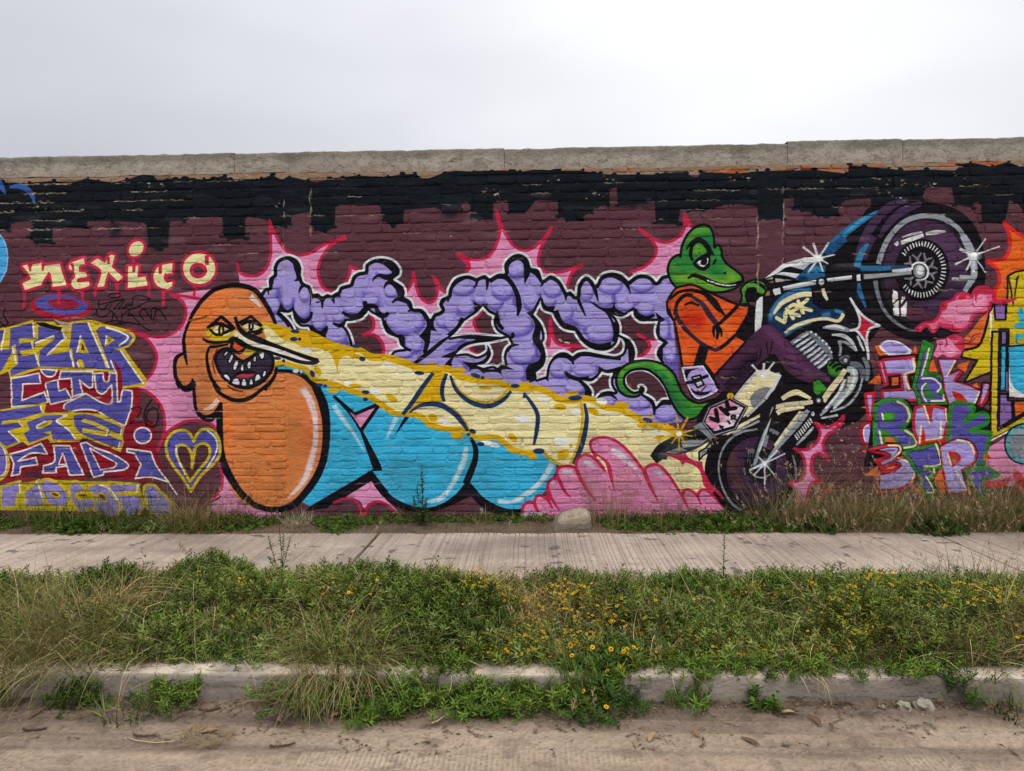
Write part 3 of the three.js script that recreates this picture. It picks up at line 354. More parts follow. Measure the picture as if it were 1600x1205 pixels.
  for (let i = 0; i < 8; i++) { const x = i * 43, y = i * 46; s('#22232a', 3, `${330 + x * 0.95},${320 + y} ${520 + x * 0.85},${195 + y * 0.95}`); br('#c3cad2', '2 3 2', `${325 + x},${285 + y} ${420 + x * 0.95},${225 + y} ${500 + x * 0.9},${175 + y * 0.95}`); }
  s(BIKE, 3, '262,270! 400,170! 520,120! 640,190 760,290 810,400 825,485'); [[545, 150], [600, 180], [645, 225], [685, 262], [732, 300], [770, 352], [792, 405]].forEach(([x, y]) => dot('#e6e9ea', x, y, 13, 13));
  br('#8c939b', '2 7 8 5', '690,95 800,90 900,100 1010,130'); br('#d8dcdf', '2 4 2', '720,85 840,75 960,110'); br('#b9bfc5', '2 5 5 2', '800,185 950,200 1050,280 1110,385'); br('#8d949a', '2 4 2', '890,270 980,285 1100,385'); br('#8d949a', '4 3 3', '890,260 910,350 895,470'); fs('#5e666e', BIKE, 2, '890,460! 990,430 1030,470 940,560 880,500z'); fs('#cdd3d7', '#3a3f46', 3, oval(970, 505, 36, 36)); br('#c9ced2', '2 3 2', '1120,200 1160,290 1200,385'); br('#6d757c', '4 6 6 4', '1190,470 1240,560 1250,660 1235,760'); br('#59616a', '6 9 8 5', '1030,540 1130,570 1185,650 1180,740'); br('#9ea6ac', '2 3 3 2', '1180,740 1130,900 1000,1060 780,1150'); br('#9fb0b3', '8 12 11 8 6', '990,615 1070,640 1070,740 1010,880 830,1090'); br('#d5dee0', '2 4 3 2', '1060,620 1080,720 1010,900 820,1110'); br('#8d949c', '6 7 4', '960,740 890,930 690,1150'); br('#dfe3e4', '2 3 2', '965,750 880,920 720,1110'); br('#55565e', '3 4', '1005,700 980,850'); br('#c9a98a', '2 2', '1012,710 995,830');
  // trousers, feet
  at(1030, 480, 8);
  const PANTS = '690,860! 1085,428! 1200,320 1290,235 1400,225 1500,300 1650,470! 1850,640 2000,780! 2130,880 2145,935! 2000,935 1850,950 1700,890 1560,770 1440,600 1380,610! 1250,700 1120,850 960,1060! 760,1050!z';
  f(PUR, PANTS); clip(PANTS, () => { soft(3, () => { f('#5a3558', '1280,250 1400,240 1560,420 1800,640 1700,700 1500,500z'); f('#2c1a30', '900,800 1200,560 1250,650 1000,1000 800,1040z'); f('#553252', '1550,600 1900,760 1850,860 1650,760z'); }); for (let i = 0; i < 9; i++) s('#171219', 1.8, `${1230 - i * 45},${560 + i * 45} ${1190 - i * 45},${760 + i * 26}`); s('#15111a', 2, '1340,440 1360,600'); s('#15111a', 2, '1420,430 1380,600'); s('#171219', 2, '1280,520 1260,640'); s('#241627', 2, '1560,640 1760,700'); s('#241627', 2, '1620,740 1800,800'); });
  s('#120f16', 3, '1380,610 1440,600 1560,770 1700,890 1850,950'); at(1200, 500, 8); dot('#5a3558', 742, 745, 30, 28);
  fs('#38882c', BIKE, 2.4, '735,590 760,520 830,500 900,540 942,620! 880,700 830,722 770,690z'); B('3 4 2', '765,575 800,540 840,515'); B('3 5 3', '805,600 850,565 900,555'); B('3 5 3', '845,640 890,610 935,605'); fs('#38882c', BIKE, 2, '560,775! 635,735! 745,850! 700,930! 610,950! 570,900z'); br('#173d1c', '3 3', '690,900 640,950');
  br(CRM, '6 9 9 8', '968,620 890,740 780,880 690,1015'); br(CRM, '6 7 8 6 4', '178,985 270,930 365,905 450,940 535,985'); br('#c9c3a0', '5 9 8 5', '60,1095 200,1075 400,1050 560,1025'); br('#8f9296', '3 4', '130,1110 420,1080'); br(CRM, '7 6 4', '115,1165 180,1130 450,1085'); fs('#5e646c', BIKE, 3, oval(635, 1005, 46, 46)); dot('#d5d9db', 635, 1008, 17, 17); fs('#7d858c', BIKE, 3, oval(570, 1160, 30, 36)); dot('#cfd4d6', 566, 1155, 16, 20);
  // tail piece, number plate, rear wheel
  at(1100, 640, 6.695);
  f(BIKE, '130,280! 60,400 15,560 8,680 30,780 110,900 210,1030 320,1125 500,1150 700,1120 860,1040 950,900 985,720 980,580 930,430 860,330! 600,180! 300,230z');
  f('#3a2640', oval(560, 645, 325, 360)); clip(oval(560, 645, 325, 360), () => soft(3, () => { s('#4e3232', 12, '300,430 300,640 370,800 480,860'); f('#4a3048', oval(700, 500, 90, 130)); f('#31203a', oval(430, 900, 160, 80)); }));
  dot('#17151c', 590, 580, 168, 190); dot('#5f646a', 500, 500, 62, 90); for (let i = 0; i < 4; i++) s(BIKE, 2.4, `${455 + i * 22},${440 + i * 10} ${440 + i * 26},${590 - i * 4}`); s('#9ba3a8', 2.4, '480,650 540,700 620,712 690,680'); br('#83898d', '2 3 3 2 2 2 3 3 1', '560,205 400,235 260,325 175,470 156,650 205,840 300,990 420,1065 515,1062'); br('#767c82', '2 3 3 4 2', '930,480 965,640 945,840 870,970 740,1100'); br('#6d7177', '4 5', '690,210 780,255');
  fs('#9098a0', BIKE, 3, '497,590! 560,380 690,20! 745,-40! 640,260 570,560! 540,605!z'); br('#c5cbd0', '2 3 2', '580,440 650,230 715,10'); br('#7b8289', '5 5', '660,270 635,390'); fs('#b9b79c', BIKE, 3, '690,450! 820,260 1010,10! 1110,10! 980,190 800,380 640,540!z'); br('#8d959d', '6 6 5 3', '1090,10 990,150 850,310 680,500'); br('#dcd9ba', '3 4 3', '1010,20 880,190 740,380');
  for (let i = 0; i < 9; i++) s('#dfe2e2', 2.2, `${955 + i * 19},${270 - i * 22} ${980 + i * 19},${312 - i * 22}`); fs('#c0c6ca', BIKE, 2, oval(1140, 45, 26, 30)); br('#aeb4b9', '2 4 3', '970,370 1060,280 1145,185'); br('#a9b0b5', '3 3', '1220,60 1290,0'); br('#b5bcc0', '2 3', '1230,90 1400,60');
  at(1010, 580, 6.667);
  f('#2e3338', '40,880! 120,770 260,690! 400,640 520,530! 600,540! 700,690! 560,790 370,865 220,890! 205,920! 175,915! 110,965!z'); f('#14161c', '40,880! 130,770 220,790! 130,860 120,940! 100,955!z'); f('#8c949a', '360,730! 640,700! 560,770 380,800!z'); f('#14141a', '430,630 560,620 650,680! 600,720 430,700z'); f('#7a838b', '480,580! 600,520! 720,690! 650,700! 560,620z'); f('#8c949a', '200,850! 350,790! 430,830! 300,860!z');
  fs('#8b9298', BIKE, 2.6, '550,930! 550,840! 620,800! 690,720! 680,800! 640,810! 640,850! 590,880!z');
  f(RED, '130,855! 250,868 385,868! 405,850! 440,900 520,940 580,940! 590,1000 620,1080 690,1200! 740,1260! 650,1260! 590,1180! 565,1060 520,1000 440,960 400,955 380,985! 340,930 250,892z');
  at(1100, 640, 6.695); f(RED, '-10,650! 60,765 150,845 215,935! 190,935 110,850 10,790z'); at(1010, 580, 6.667);
  f(CRM, '915,285! 1160,-10! 1290,-20! 1290,0! 1410,45! 1330,200! 1190,330! 1060,470! 950,530!z'); f('#767b80', '1080,290 1150,200 1240,165 1320,180! 1240,300 1130,390z'); br('#b9bec2', '2 3 3', '915,280 1040,130 1160,-5'); br('#c6cad8', '3 4', '1400,40 1240,290'); s(BIKE, 2.4, '1240,300 1130,400 960,530'); br('#a9aeb2', '3 3', '1230,300 1050,470');
  fs('#878d92', BIKE, 3, '730,690! 900,590 1000,530 1190,430! 1205,455! 1010,600 860,665z'); br(CRM, '2 4 3', '840,660 1000,560 1180,470'); br('#9aa0a4', '2 3', '900,650 1180,520'); fs('#9ba2a8', BIKE, 3, '1290,400! 1310,350! 1340,380! 1230,600!z');
  fs('#14141a', '#14141a', 2, '580,530! 650,370! 870,270! 1055,370! 930,610! 700,680!z'); s('#8b9197', 1.6, '590,530! 655,378! 870,282! 1045,372! 925,600! 702,668!z'); f('#d78fb0', '610,530! 668,395! 865,305! 1010,385! 905,570! 710,625!z'); f('#d9c3cf', '760,560 860,430 930,350 1010,385! 905,570! 710,625!z');
  s(BLK, 6.5, '668,490 745,520! 725,405'); s(BLK, 6.5, '775,385 850,450'); s(BLK, 6.5, '835,325 860,395! 930,385'); s(BLK, 6.5, '850,400 800,405'); s(BLK, 3, '765,570 785,580! 795,605'); s(BLK, 3, '770,590! 800,580!'); s(BLK, 3, '850,520 870,545'); s(BLK, 3, '890,500! 890,470 925,465 915,490 890,495'); s(BLK, 3, '910,490! 935,505!'); dot('#cfa416', 875, 258, 36, 32);
  // ---- painted lizard: jacket, bag, head, hand
  at(1030, 480, 8);
  f(BIKE, '1110,-40! 1210,-10! 1200,320! 1090,415! 950,350!z'); f('#d6d9db', '1215,-30! 1290,-30! 1280,150 1275,250! 1195,325! 1200,100z');
  const JACKET = '105,20! 100,-60 130,-130 220,-240 380,-282 520,-245 640,-180 800,-110 960,-40 1130,-15! 1112,95! 955,350! 1088,428! 690,858! 568,705! 420,742! 290,742! 240,430 185,165 115,80z';
  f('#d9551f', JACKET); clip(JACKET, () => { soft(4, () => { f('#b8260f', oval(430, 150, 150, 120)); f('#c6431a', oval(380, 60, 130, 60)); f('#e06a2c', oval(820, 300, 120, 120)); f('#e4682c', oval(330, 600, 60, 90)); }); for (let i = 0; i < 4; i++) s('#c23a14', 2, `${950 + i * 30},${60 + i * 26} ${1010 + i * 8},${30 + i * 50}`); });
  f('#17151a', '510,445! 622,520! 565,720! 420,745!z'); s(BLK, 3.6, JACKET);
  B('3 4 5 5 5', '190,95 210,0 245,-80 330,-150 420,-140'); B('3 4 4', '130,-95 250,-190 400,-215'); B('4 6 5 3', '400,-215 560,-175 650,-70 760,60'); B('3 6 6 2', '600,-170 700,-70 760,30 825,105'); br('#33283a', '3 6 8 7', '400,-140 540,-40 640,110 725,215'); br('#2e2636', '4 6 6 5 5 5 5', '205,0 230,130 330,275 460,400 590,490 700,535 760,515'); B('5 5 4', '760,515 860,440 955,345'); B('4 5 5', '730,225 860,110 985,-20'); B('4 4 1', '690,230 680,300 690,380'); B('5 5 3', '720,225 735,310 722,400'); B('3 4 1', '745,240 775,300 780,370'); B('2 3 3', '120,20 175,160 210,145'); B('2 4 3', '320,-30 400,-55 500,-20');
  f(BIKE, '275,745! 560,720! 620,800 760,1000! 740,1060 520,1175! 400,1130! 340,960!z'); fs('#aa97d2', '#d9d3e8', 2.4, '290,758! 545,738! 640,880! 740,1010! 700,1060 560,1125 480,1140 420,1090! 330,920!z'); f(BIKE, '320,790 420,770 500,760! 400,800 365,850 350,910! 330,870z'); f(BIKE, '390,1005 450,1050 560,1060 665,1040! 600,1090 500,1105 430,1075z'); s(BIKE, 5, '350,945 470,930'); s(BIKE, 5, '540,885 600,860'); fs('#e6e6ea', BIKE, 3, '415,875! 515,850! 525,890! 420,910!z'); fs('#e3e6ea', BIKE, 3, '440,940! 530,910! 560,970! 480,1005!z'); s('#5b2b3c', 2.4, '480,1050! 520,1065! 585,985!'); s(BIKE, 4, '600,760 700,930 735,1010');
  at(1030, 340, 8);
  const HEADL = '120,720! 108,640 140,540 205,480 268,462! 290,340 360,205 450,122 560,88 640,130 680,220 690,352! 750,350 782,420 782,485! 850,580 960,660 1042,740 1032,820 940,890 800,930 640,932 520,880 420,842 300,855 215,875! 150,800z';
  f('#2c7d37', HEADL); clip(HEADL, () => { soft(4, () => { f('#5f9f2e', '330,280 480,130 620,120 640,180 480,200 360,320z'); f('#5c9a2e', '420,480 460,330 560,330 560,440z'); f('#6aa02e', '140,560 200,640 160,760 300,830 500,860 700,920 900,880 980,800 1030,740 900,660 800,600 760,560 860,700 780,760 560,700 430,680 300,700 220,700z'); f('#1f6f45', '560,220 660,240 680,360 620,380z'); f('#1f7040', '640,640 700,620 760,700 680,720z'); f('#2c8a3c', '700,400 770,400 800,560 720,560z'); }); for (let i = 0; i < 26; i++) alpha(0.25, () => f(R() < 0.5 ? '#145a2a' : '#74ab36', oval(150 + R() * 850, 150 + R() * 700, 20 + R() * 60, 6 + R() * 10))); });
  s(BLK, 3.8, HEADL); B('2 4 4 4 2', '342,392 410,310 500,262 600,335 682,475'); B('3 5 4 4 5 5', '420,540 392,460 420,340 500,298 590,360 640,470'); B('4 6 6', '430,580 520,510 635,452'); B('2 4 2', '268,462 265,490 268,500'); B('2 3 2', '675,585 700,540 712,520'); B('3 4 2', '690,352 700,370 680,372');
  fs('#e4e8ea', BLK, 3.4, '452,562! 510,520 628,490! 622,570 560,628 500,612z'); clip('452,562! 510,520 628,490! 622,570 560,628 500,612z', () => { dot('#141019', 556, 545, 48, 50); dot(WHITE, 516, 545, 8, 12); }); B('4 5 5 4', '440,585 500,625 565,640 630,590'); B('2 6 6 6 6 6 6', '358,760 440,722 560,762 640,800 760,842 880,852 1030,812'); s('#eceeee', 1.9, '605,785 622,795'); s('#eceeee', 1.9, '645,800 690,812'); s('#eceeee', 1.9, '705,822 765,835'); s('#eceeee', 1.9, '780,838 820,845'); s('#eceeee', 1.9, '835,848 890,848'); s('#cfd4d4', 1.4, '905,847 960,838'); dot('#0f1a12', 825, 692, 18, 14, 0.6);
  f(BIKE, oval(1165, 965, 95, 95)); fs('#4b9030', BLK, 3.4, '1015,1080! 1035,980 1020,900 1090,815 1200,775 1300,800 1355,870 1340,910 1310,975! 1240,950 1195,890 1120,890 1085,950 1085,1000 1120,1080!z'); B('2 4 2', '1190,800 1280,850 1330,905'); B('2 3', '1200,800 1330,870'); B('3 4 4', '1010,1090 960,1090 1130,1080');
  // ---- sparkles
  const spark = (cx, cy, col, rays, r) => { at(0, 0, 1); alpha(0.75, () => soft(3, () => dot(col, cx, cy, r, r * 0.8))); rays.forEach(([dx, dy, w]) => alpha(0.85, () => br(col, `${w} ${w * 0.7} ${w * 0.8}`, `${cx},${cy} ${cx + dx * 0.5},${cy + dy * 0.5} ${cx + dx},${cy + dy}`))); dot('#f2f4f4', cx, cy, r * 0.45, r * 0.4); };
  spark(1279, 404, '#dfe4e8', [[-24, -18, 3.4], [-8, -24, 4], [16, -25, 3], [25, -6, 2], [15, 8, 2], [-16, 22, 3], [7, 20, 2.4]], 8);
  spark(1522, 399, '#d9dfe6', [[-22, -10, 5], [18, -26, 1.8], [40, -14, 1.8], [18, 27, 1.6], [-12, 24, 3], [-29, 14, 2.6], [0, 26, 5]], 11);
  spark(1195, 724, '#dce4ea', [[32, -15, 2], [-24, 11, 3.4], [-16, 18, 2.8], [0, 34, 2], [15, 18, 1.6], [-10, -10, 2], [20, -20, 3]], 8);
  spark(1192, 588, '#d5d9e4', [[-17, -18, 3], [18, -22, 2.6], [26, -4, 4], [2, -20, 4]], 5);
  spark(1061, 678, '#d9a81a', [[-12, -12, 4], [-4, -30, 2.4], [14, -26, 3.4], [28, -8, 2], [0, 28, 2], [12, 18, 1.4], [-34, 10, 4.6], [-20, -16, 3], [-12, 16, 2], [22, 4, 1.6], [-26, -10, 6]], 10);
  // ---- pink flash right of the rear wheel
  at(1220, 640, 8);
  const FL = '430,160! 520,212 620,210 720,150 785,75! 780,135 720,240 600,300 550,370 530,470 592,632! 530,560 450,552 400,592 380,700 402,822 522,912! 400,912 370,940 340,1040 322,1210! 205,1210! 202,1030 108,912! 260,882 300,800 300,650 260,552 168,492! 320,502 430,440 482,350 492,270z';
  fs(PINK, RED, 4.4, FL); br(RED, '2 6 5', '785,75 750,150 690,210'); fs('#cf6f8c', RED, 4, '640,940! 560,1040 480,1150 455,1240! 420,1240 525,1060z');
  // ---- far right: orange burst, yellow and turquoise lettering, pink puffs
  at(1200, 200, 4);
  fs('#dc6420', '#d8262a', 5, '1478,588! 1540,645 1660,720! 1660,1400! 1380,1500! 1300,1420! 1420,1300 1420,1010! 1450,960 1430,880 1368,830! 1470,820 1510,760 1512,680z');
  at(1330, 430, 5.926);
  fs(YEL, BLK, 3, '1040,690! 1190,652! 1290,330! 1335,230! 1450,240! 1450,10! 1520,-30! 1700,-60! 1700,700! 1460,660! 1460,500! 1372,500! 1368,1230! 1298,1230! 1312,890! 1040,1002! 1172,790! 1020,760!z'); f('#2a2420', '1450,10! 1470,10! 1510,260! 1530,20! 1560,-10! 1500,300!z');
  f('#d9642a', '1030,600! 1100,530 1200,400 1290,330! 1190,645! 1050,690!z'); B('3 3 3', '1290,330 1190,645 1045,692'); f('#e8e2cf', '1285,350! 1310,320! 1302,620! 1290,620!z'); f('#e8e2cf', '1345,520! 1372,505! 1365,760! 1350,760!z');
  fs(BLUE, BLK, 3, '1388,652! 1440,652! 1440,760! 1432,1072! 1380,1072!z'); fs(BLUE, BLK, 3, '1450,660! 1700,640! 1700,1130! 1470,1135!z'); f('#e4e6e4', '1462,780! 1480,980 1530,1060 1620,1110! 1620,1135! 1465,1128!z'); for (const [x, y, a, b] of [[1570, 350, 26, 50], [1560, 470, 50, 30], [1600, 430, 40, 70], [1550, 590, 30, 50], [1610, 570, 40, 40]]) dot('#35a9c4', x, y, a, b); for (const [x, y, a, b] of [[1600, 520, 50, 20], [1580, 610, 40, 22]]) dot(YEL, x, y, a, b);
  const MV = '#8566a6'; fs(MV, BLK, 3, '1325,272! 1440,268! 1432,412! 1338,414!z'); fs(MV, BLK, 3, '1388,520! 1442,520! 1442,642! 1390,645!z'); f(BLK, '1430,660! 1450,660! 1448,1090! 1432,1080!z'); f(MV, '1436,900! 1450,900! 1450,1070! 1436,1070!z');
  at(1340, 520, 6.154);
  fs(YEL, BLK, 3.4, '1295,-10! 1365,-10! 1350,942! 1700,735! 1700,820! 1280,1030! 1275,900!z'); fs('#e7e1d2', BLK, 0.5, '1278,1030! 1700,808! 1700,830! 1290,1045!z'); fs(MV, BLK, 3.4, '1365,588! 1442,590! 1445,650! 1488,655! 1492,832! 1360,912!z'); fs('#dc6420', BLK, 3.4, '1500,655! 1700,655! 1700,720! 1510,822!z');
  at(1340, 640, 6.154);
  f('#d987b0', '1240,380! 1410,275! 1440,420 1550,520 1700,540! 1700,760! 1400,730 1250,760 1180,700! 1350,640! 1200,560!z'); fs('#7d8c96', BLK, 3, oval(1600, 330, 180, 190)); s('#46a4b4', 5, oval(1600, 330, 158, 168)); f('#c9304a', '1215,690 1350,690 1480,640! 1450,710 1350,760 1240,750z'); f('#c9304a', '1510,590 1560,600 1620,680! 1560,720 1500,660z'); f('#a3253a', '1560,680 1700,690 1700,800 1500,760z');
  at(1330, 430, 5.926);
  const P1 = '832,330 850,262 945,240! 980,182 1062,170 1120,202! 1160,122 1250,110 1310,160 1322,230! 1440,236 1525,218! 1400,262 1300,250 1270,332 1130,382 1092,470 1000,515 900,492 820,462! 760,525 700,465 640,515! 600,500! 680,442 760,432 800,400!z';
  fs('#d9668a', RED, 4, P1); clip(P1, () => { f('#e08aac', '850,320 900,260 1010,230 1110,230! 1170,180! 1260,180! 1250,280 1120,350 1080,430 980,440 860,400z'); f('#c4283e', oval(860, 290, 32, 40, 0.5)); f('#c4283e', oval(1030, 205, 44, 22, -0.3)); f('#b92a48', '1150,130 1250,110 1310,160 1290,180 1180,180 1160,260z'); f('#c2385a', '800,440 900,450 1000,490 1080,460 1110,380 1260,340 1270,380 1100,520 900,510z'); });
  const P2 = '752,740! 790,655 788,602 862,588! 900,570 972,550 1032,585 1042,680 1002,752 922,782 850,742 800,772z';
  fs('#dd7fa4', '#7a2440', 2.6, P2); clip(P2, () => { f('#c42f4e', '900,560 1000,545 1030,600 920,600z'); f('#c42f4e', '960,640 1040,600 1045,700 1000,690z'); f('#c42f4e', '820,770 850,740 920,760 1000,730 1000,790 850,800z'); f('#b95a86', oval(830, 630, 26, 22)); f('#eab0c6', '860,700 940,690 980,710 900,725z'); }); s('#7a2440', 2, '880,590 890,640 870,660'); s('#7a2440', 2, '1040,600 1100,612 1130,560 1200,540'); s('#7a2440', 1.6, '1040,630 1100,628 1150,580');
  // ---- stacked letters at the right
  at(1340, 520, 6.154);
  const LL = '#a698d6', VV = '#544ea2', GR = '#2d7f2c', RD2 = '#bf2232';
  f('#d9642a', '92,492! 212,392! 235,492!z'); f('#d9642a', '165,130! 225,110! 290,210! 210,220!z'); f('#d9642a', '520,190! 560,120! 580,210!z'); f('#d9642a', '690,290! 730,250! 780,410! 680,410!z'); f('#d9642a', '960,310! 1080,270! 1040,380! 970,340!z'); f('#d9642a', '1090,520! 1150,480! 1170,530!z'); f('#d9642a', '30,720! 100,700! 90,730!z');
  fs(LL, '#e2e0ea', 3.4, '222,122 282,77 400,92 492,152 508,192 440,215 320,212 252,172z'); s(BLK, 1, '215,118 280,68 405,84 502,148');
  f(BLK, '200,225! 590,200! 600,400! 520,520! 600,530! 600,670! 230,690! 220,540! 300,510! 230,500!z');
  fs(LL, RD2, 3.6, '205,278! 245,272! 292,490! 258,497!z'); fs(LL, RD2, 4.4, '242,262! 545,235! 566,372! 468,390! 496,545! 585,540! 590,645! 245,655! 238,560! 440,548! 415,402! 275,402!z'); fs('#d9642a', BLK, 3, '318,422! 405,415! 405,510! 322,518!z'); br('#e6dfb0', '3 4', '535,245 556,368'); br('#e6dfb0', '3 3 3', '460,390! 470,470 500,545!'); br('#e6dfb0', '3 3', '570,550 578,640'); br('#e6dfb0', '3 2', '465,388 550,368'); fs(GR, BLK, 2.4, '510,420! 545,410! 530,500!z');
  const b1 = '640,85! 722,128! 650,395! 760,405 822,450 842,520 800,575! 856,592! 852,692! 600,692! 585,600! 545,520! 575,390!z'; fs(VV, BLK, 7.5, b1); s(GR, 5.4, b1); f(GR, '650,100! 715,130! 690,200! 620,180!z'); s('#e2dba8', 2.6, '690,152 655,290 620,408'); s('#e2dba8', 2.6, '622,440 720,440 790,490 800,530 768,568'); s('#e2dba8', 2.6, '662,485 620,530 630,600 660,658'); s('#e2dba8', 2.6, '708,656! 832,655! 828,602!'); f(GR, '655,495 690,530! 700,590! 790,580! 700,640 650,600z');
  const k1 = '788,262! 945,262! 862,420! 985,372! 998,385! 918,475! 1050,510! 1178,562! 1185,640! 1115,712! 1000,640 920,565! 965,665! 900,722! 850,570! 832,430!z'; fs(LL, BLK, 6.5, k1); s(RD2, 4, k1); f(LL, k1); s('#e2dba8', 2.6, '940,270 862,415'); s('#e2dba8', 2.6, '1172,575 1110,705'); f('#c22a1e', '905,562! 1000,590 1060,665! 950,665!z'); f(RD2, '985,365! 1000,390! 905,480!z');
  fs('#b3202c', BLK, 2.6, '1120,735! 1185,580 1205,485 1280,490! 1262,640 1200,722z'); f(LL, '1225,500 1262,505 1235,600 1180,695! 1200,590z'); fs(LL, RD2, 2.4, '1100,780! 1160,728! 1235,760! 1130,790!z');
  fs(LL, RD2, 4.6, '75,592! 152,580! 152,680! 130,860! 112,860!z'); fs(LL, '#a81f2c', 6, oval(95, 970, 54, 108)); s('#dedaec', 2, '110,885 70,910 58,970 75,1045');
  f(BLK, '160,660! 300,620! 480,640! 520,700! 860,690! 1120,680! 1290,760! 1290,960! 1200,1290! 60,1290! 100,1100!z');
  const r1 = '168,702! 260,655 400,648 492,722 502,822 432,920! 520,980 572,1050! 545,1092! 430,1105! 330,1010 242,945! 262,1092! 168,1095!z'; fs(VV, GR, 6.4, r1); fs('#3f9a2c', GR, 2, '248,782 342,772 342,838 262,852z'); f('#d9642a', '262,1000! 330,1010! 380,1060! 270,1050!z'); s('#e2dba8', 3.4, '385,662 470,712 500,800 482,850'); s('#e2dba8', 3, '462,942 545,1000 572,1055! 548,1090 452,1108'); s('#e2dba8', 3, '238,780 245,835'); s('#e2dba8', 3, '212,950 238,1080');
  const m1 = '560,718! 642,700! 692,860! 720,702! 850,732! 862,860! 830,1060! 600,1075! 548,950 540,822z'; fs(LL, RD2, 4.6, m1); f('#c12a24', '660,702! 715,702! 695,872!z'); f('#c12a24', '632,900! 662,1030! 828,1010! 830,1062! 600,1078!z'); s('#e2dba8', 3, '642,705 692,868'); s('#e2dba8', 3, '612,890 598,1062'); s('#e2dba8', 3, '806,860! 802,1015! 662,1030!'); s('#e2dba8', 2.4, '848,735 858,850');
  const k2 = '900,695! 960,670 1100,692! 1118,735 1030,865! 1180,775 1250,792 1242,872 1080,942! 1282,962! 1200,1310! 1130,1310! 1140,1180 1100,1080 960,1020! 942,1080 868,1072!z'; fs(VV, GR, 6.4, k2); fs(GR, GR, 2, '1020,870! 1095,735! 1060,700! 1130,760!z');
  at(1340, 640, 6.154);
  const n3 = '110,392! 260,352 395,348 412,402 352,472! 480,470 552,560 552,652 482,740 350,782 190,792! 200,622! 370,562 402,530 332,520 232,562! 178,492! 302,442z'; fs(LL, BLK, 7, n3); s(RD2, 4.4, n3); f(RD2, '150,500! 290,435 310,460 200,520z'); fs('#d9783a', '#a81f2c', 3, '240,575 330,540 380,540 340,580z'); f(RD2, '180,600! 390,570! 370,600! 200,640!z'); s('#e2dba8', 2.8, '300,345 400,352 412,400 330,475'); s('#e2dba8', 2.8, '390,470 500,510 548,600 520,690');
  f('#d9642a', '62,632! 202,540! 185,645!z'); f('#d9642a', '740,652! 800,568! 840,568! 885,802! 800,806!z'); f('#d9642a', '522,742! 600,765! 622,835!z'); f('#d9642a', '1215,440! 1262,430! 1295,472! 1210,492!z'); f('#d9642a', '770,880! 810,850! 780,930!z'); f('#d9642a', '350,815! 400,810! 380,880!z'); f('#d9642a', '30,400! 90,385! 80,415!z');
  const f1 = '440,412! 762,330! 825,545! 632,580! 732,562! 742,625! 680,652! 745,795! 650,825! 588,625! 500,480!z'; fs(VV, BLK, 6.5, f1); s(GR, 5, f1); f(GR, '650,800! 740,790! 780,850! 690,880!z'); s('#e2dba8', 3, '756,335 800,520 640,545'); s('#e2dba8', 3, '735,570 740,610'); s('#e2dba8', 2.4, '660,645 735,785 665,800');
  const r2 = '802,362! 960,292 1082,322 1142,422 1102,522 1012,582! 1085,790! 960,822 872,812! 832,572!z'; fs(LL, BLK, 6, r2); s(RD2, 3.6, r2); f(LL, '802,362! 960,292 1075,322 1130,422 1100,512 1000,575! 960,600! 1040,780! 880,805! 832,572!z'); fs('#9c4a2a', RD2, 4, '885,415! 940,420 985,465 950,520 912,545!z'); s('#e2dba8', 3, '960,292 1080,325 1125,420'); s('#e2dba8', 2.6, '870,430 905,540'); s('#e2dba8', 2.6, '955,600 1050,775'); f('#4a2a24', '1000,590! 1040,600! 1120,750! 1080,770!z');
  fs(VV, GR, 5, '1040,585! 1250,562 1362,632! 1200,682! 1215,720! 1250,920! 1150,800z');
  // ---- far left
  at(0, 360, 6.667); f('#46a4dc', oval(-95, 290, 172, 292)); s('#7cc0e6', 2, oval(-95, 290, 172, 292));
  f('#a02034', oval(630, 800, 322, 138, 0.06)); f(VIO, oval(640, 775, 275, 102, 0.1)); f('#93203a', oval(660, 765, 168, 56, 0.06));
  const mx = (str) => { s(MRED, 9, str); }, mc = (str) => f(MEX, str);
  const M = ['232,368! 280,357! 312,415! 336,356! 430,336! 440,410! 462,366! 540,358 622,348! 640,430 692,572! 550,588! 527,452! 500,430! 425,570! 262,622! 230,552! 322,508! 290,440!z', '720,350 780,322 872,290! 882,352! 822,370 822,430! 890,440! 900,482 812,500 800,540 922,530! 930,572 850,605 770,602 740,540 782,490! 770,430 720,400z', '940,342! 1012,290! 1090,340! 1150,250! 1192,262! 1160,382! 1282,490! 1230,532! 1120,432! 1082,582! 1012,592! 1052,420z', '1340,220 1372,140 1440,115 1490,150 1482,220 1422,267 1360,262z', '1335,375! 1440,370! 1430,490! 1512,480! 1537,572! 1330,602!z'];
  M.forEach(mx); ['250,600 255,700 250,815', '610,580 612,680 610,765', '850,610 860,740', '992,590 990,690', '1215,530 1225,690', '1550,580 1545,695', '1385,265 1390,350'].forEach((d) => br(MRED, '6 4 3', d)); M.forEach(mc); br(MRED, '5 3', '1395,345 1390,430'); br(MRED, '4 3', '1130,280 1128,350'); br(MRED, '4 3', '745,345 765,420'); br(MRED, '4 2.5', '309,356 314,425'); br(MRED, '4 2.5', '446,345 442,420');
  at(140, 380, 6.667);
  const O = [oval(1140, 265, 168, 160), '692,270 750,228 862,210! 856,312! 800,322 780,370 800,405 862,402! 850,450 790,477 702,440 665,360z']; O.forEach(mx); ['765,470 770,560 765,655', '1090,420 1095,480 1085,560'].forEach((d) => br(MRED, '6 4 3', d)); O.forEach(mc); fs(MAROON, MRED, 6, oval(1130, 285, 72, 62)); br(MRED, '6 5', '1220,130 1218,225'); br(MRED, '5 4', '735,235 732,320'); s(MRED, 3, '790,320 780,370 810,405');
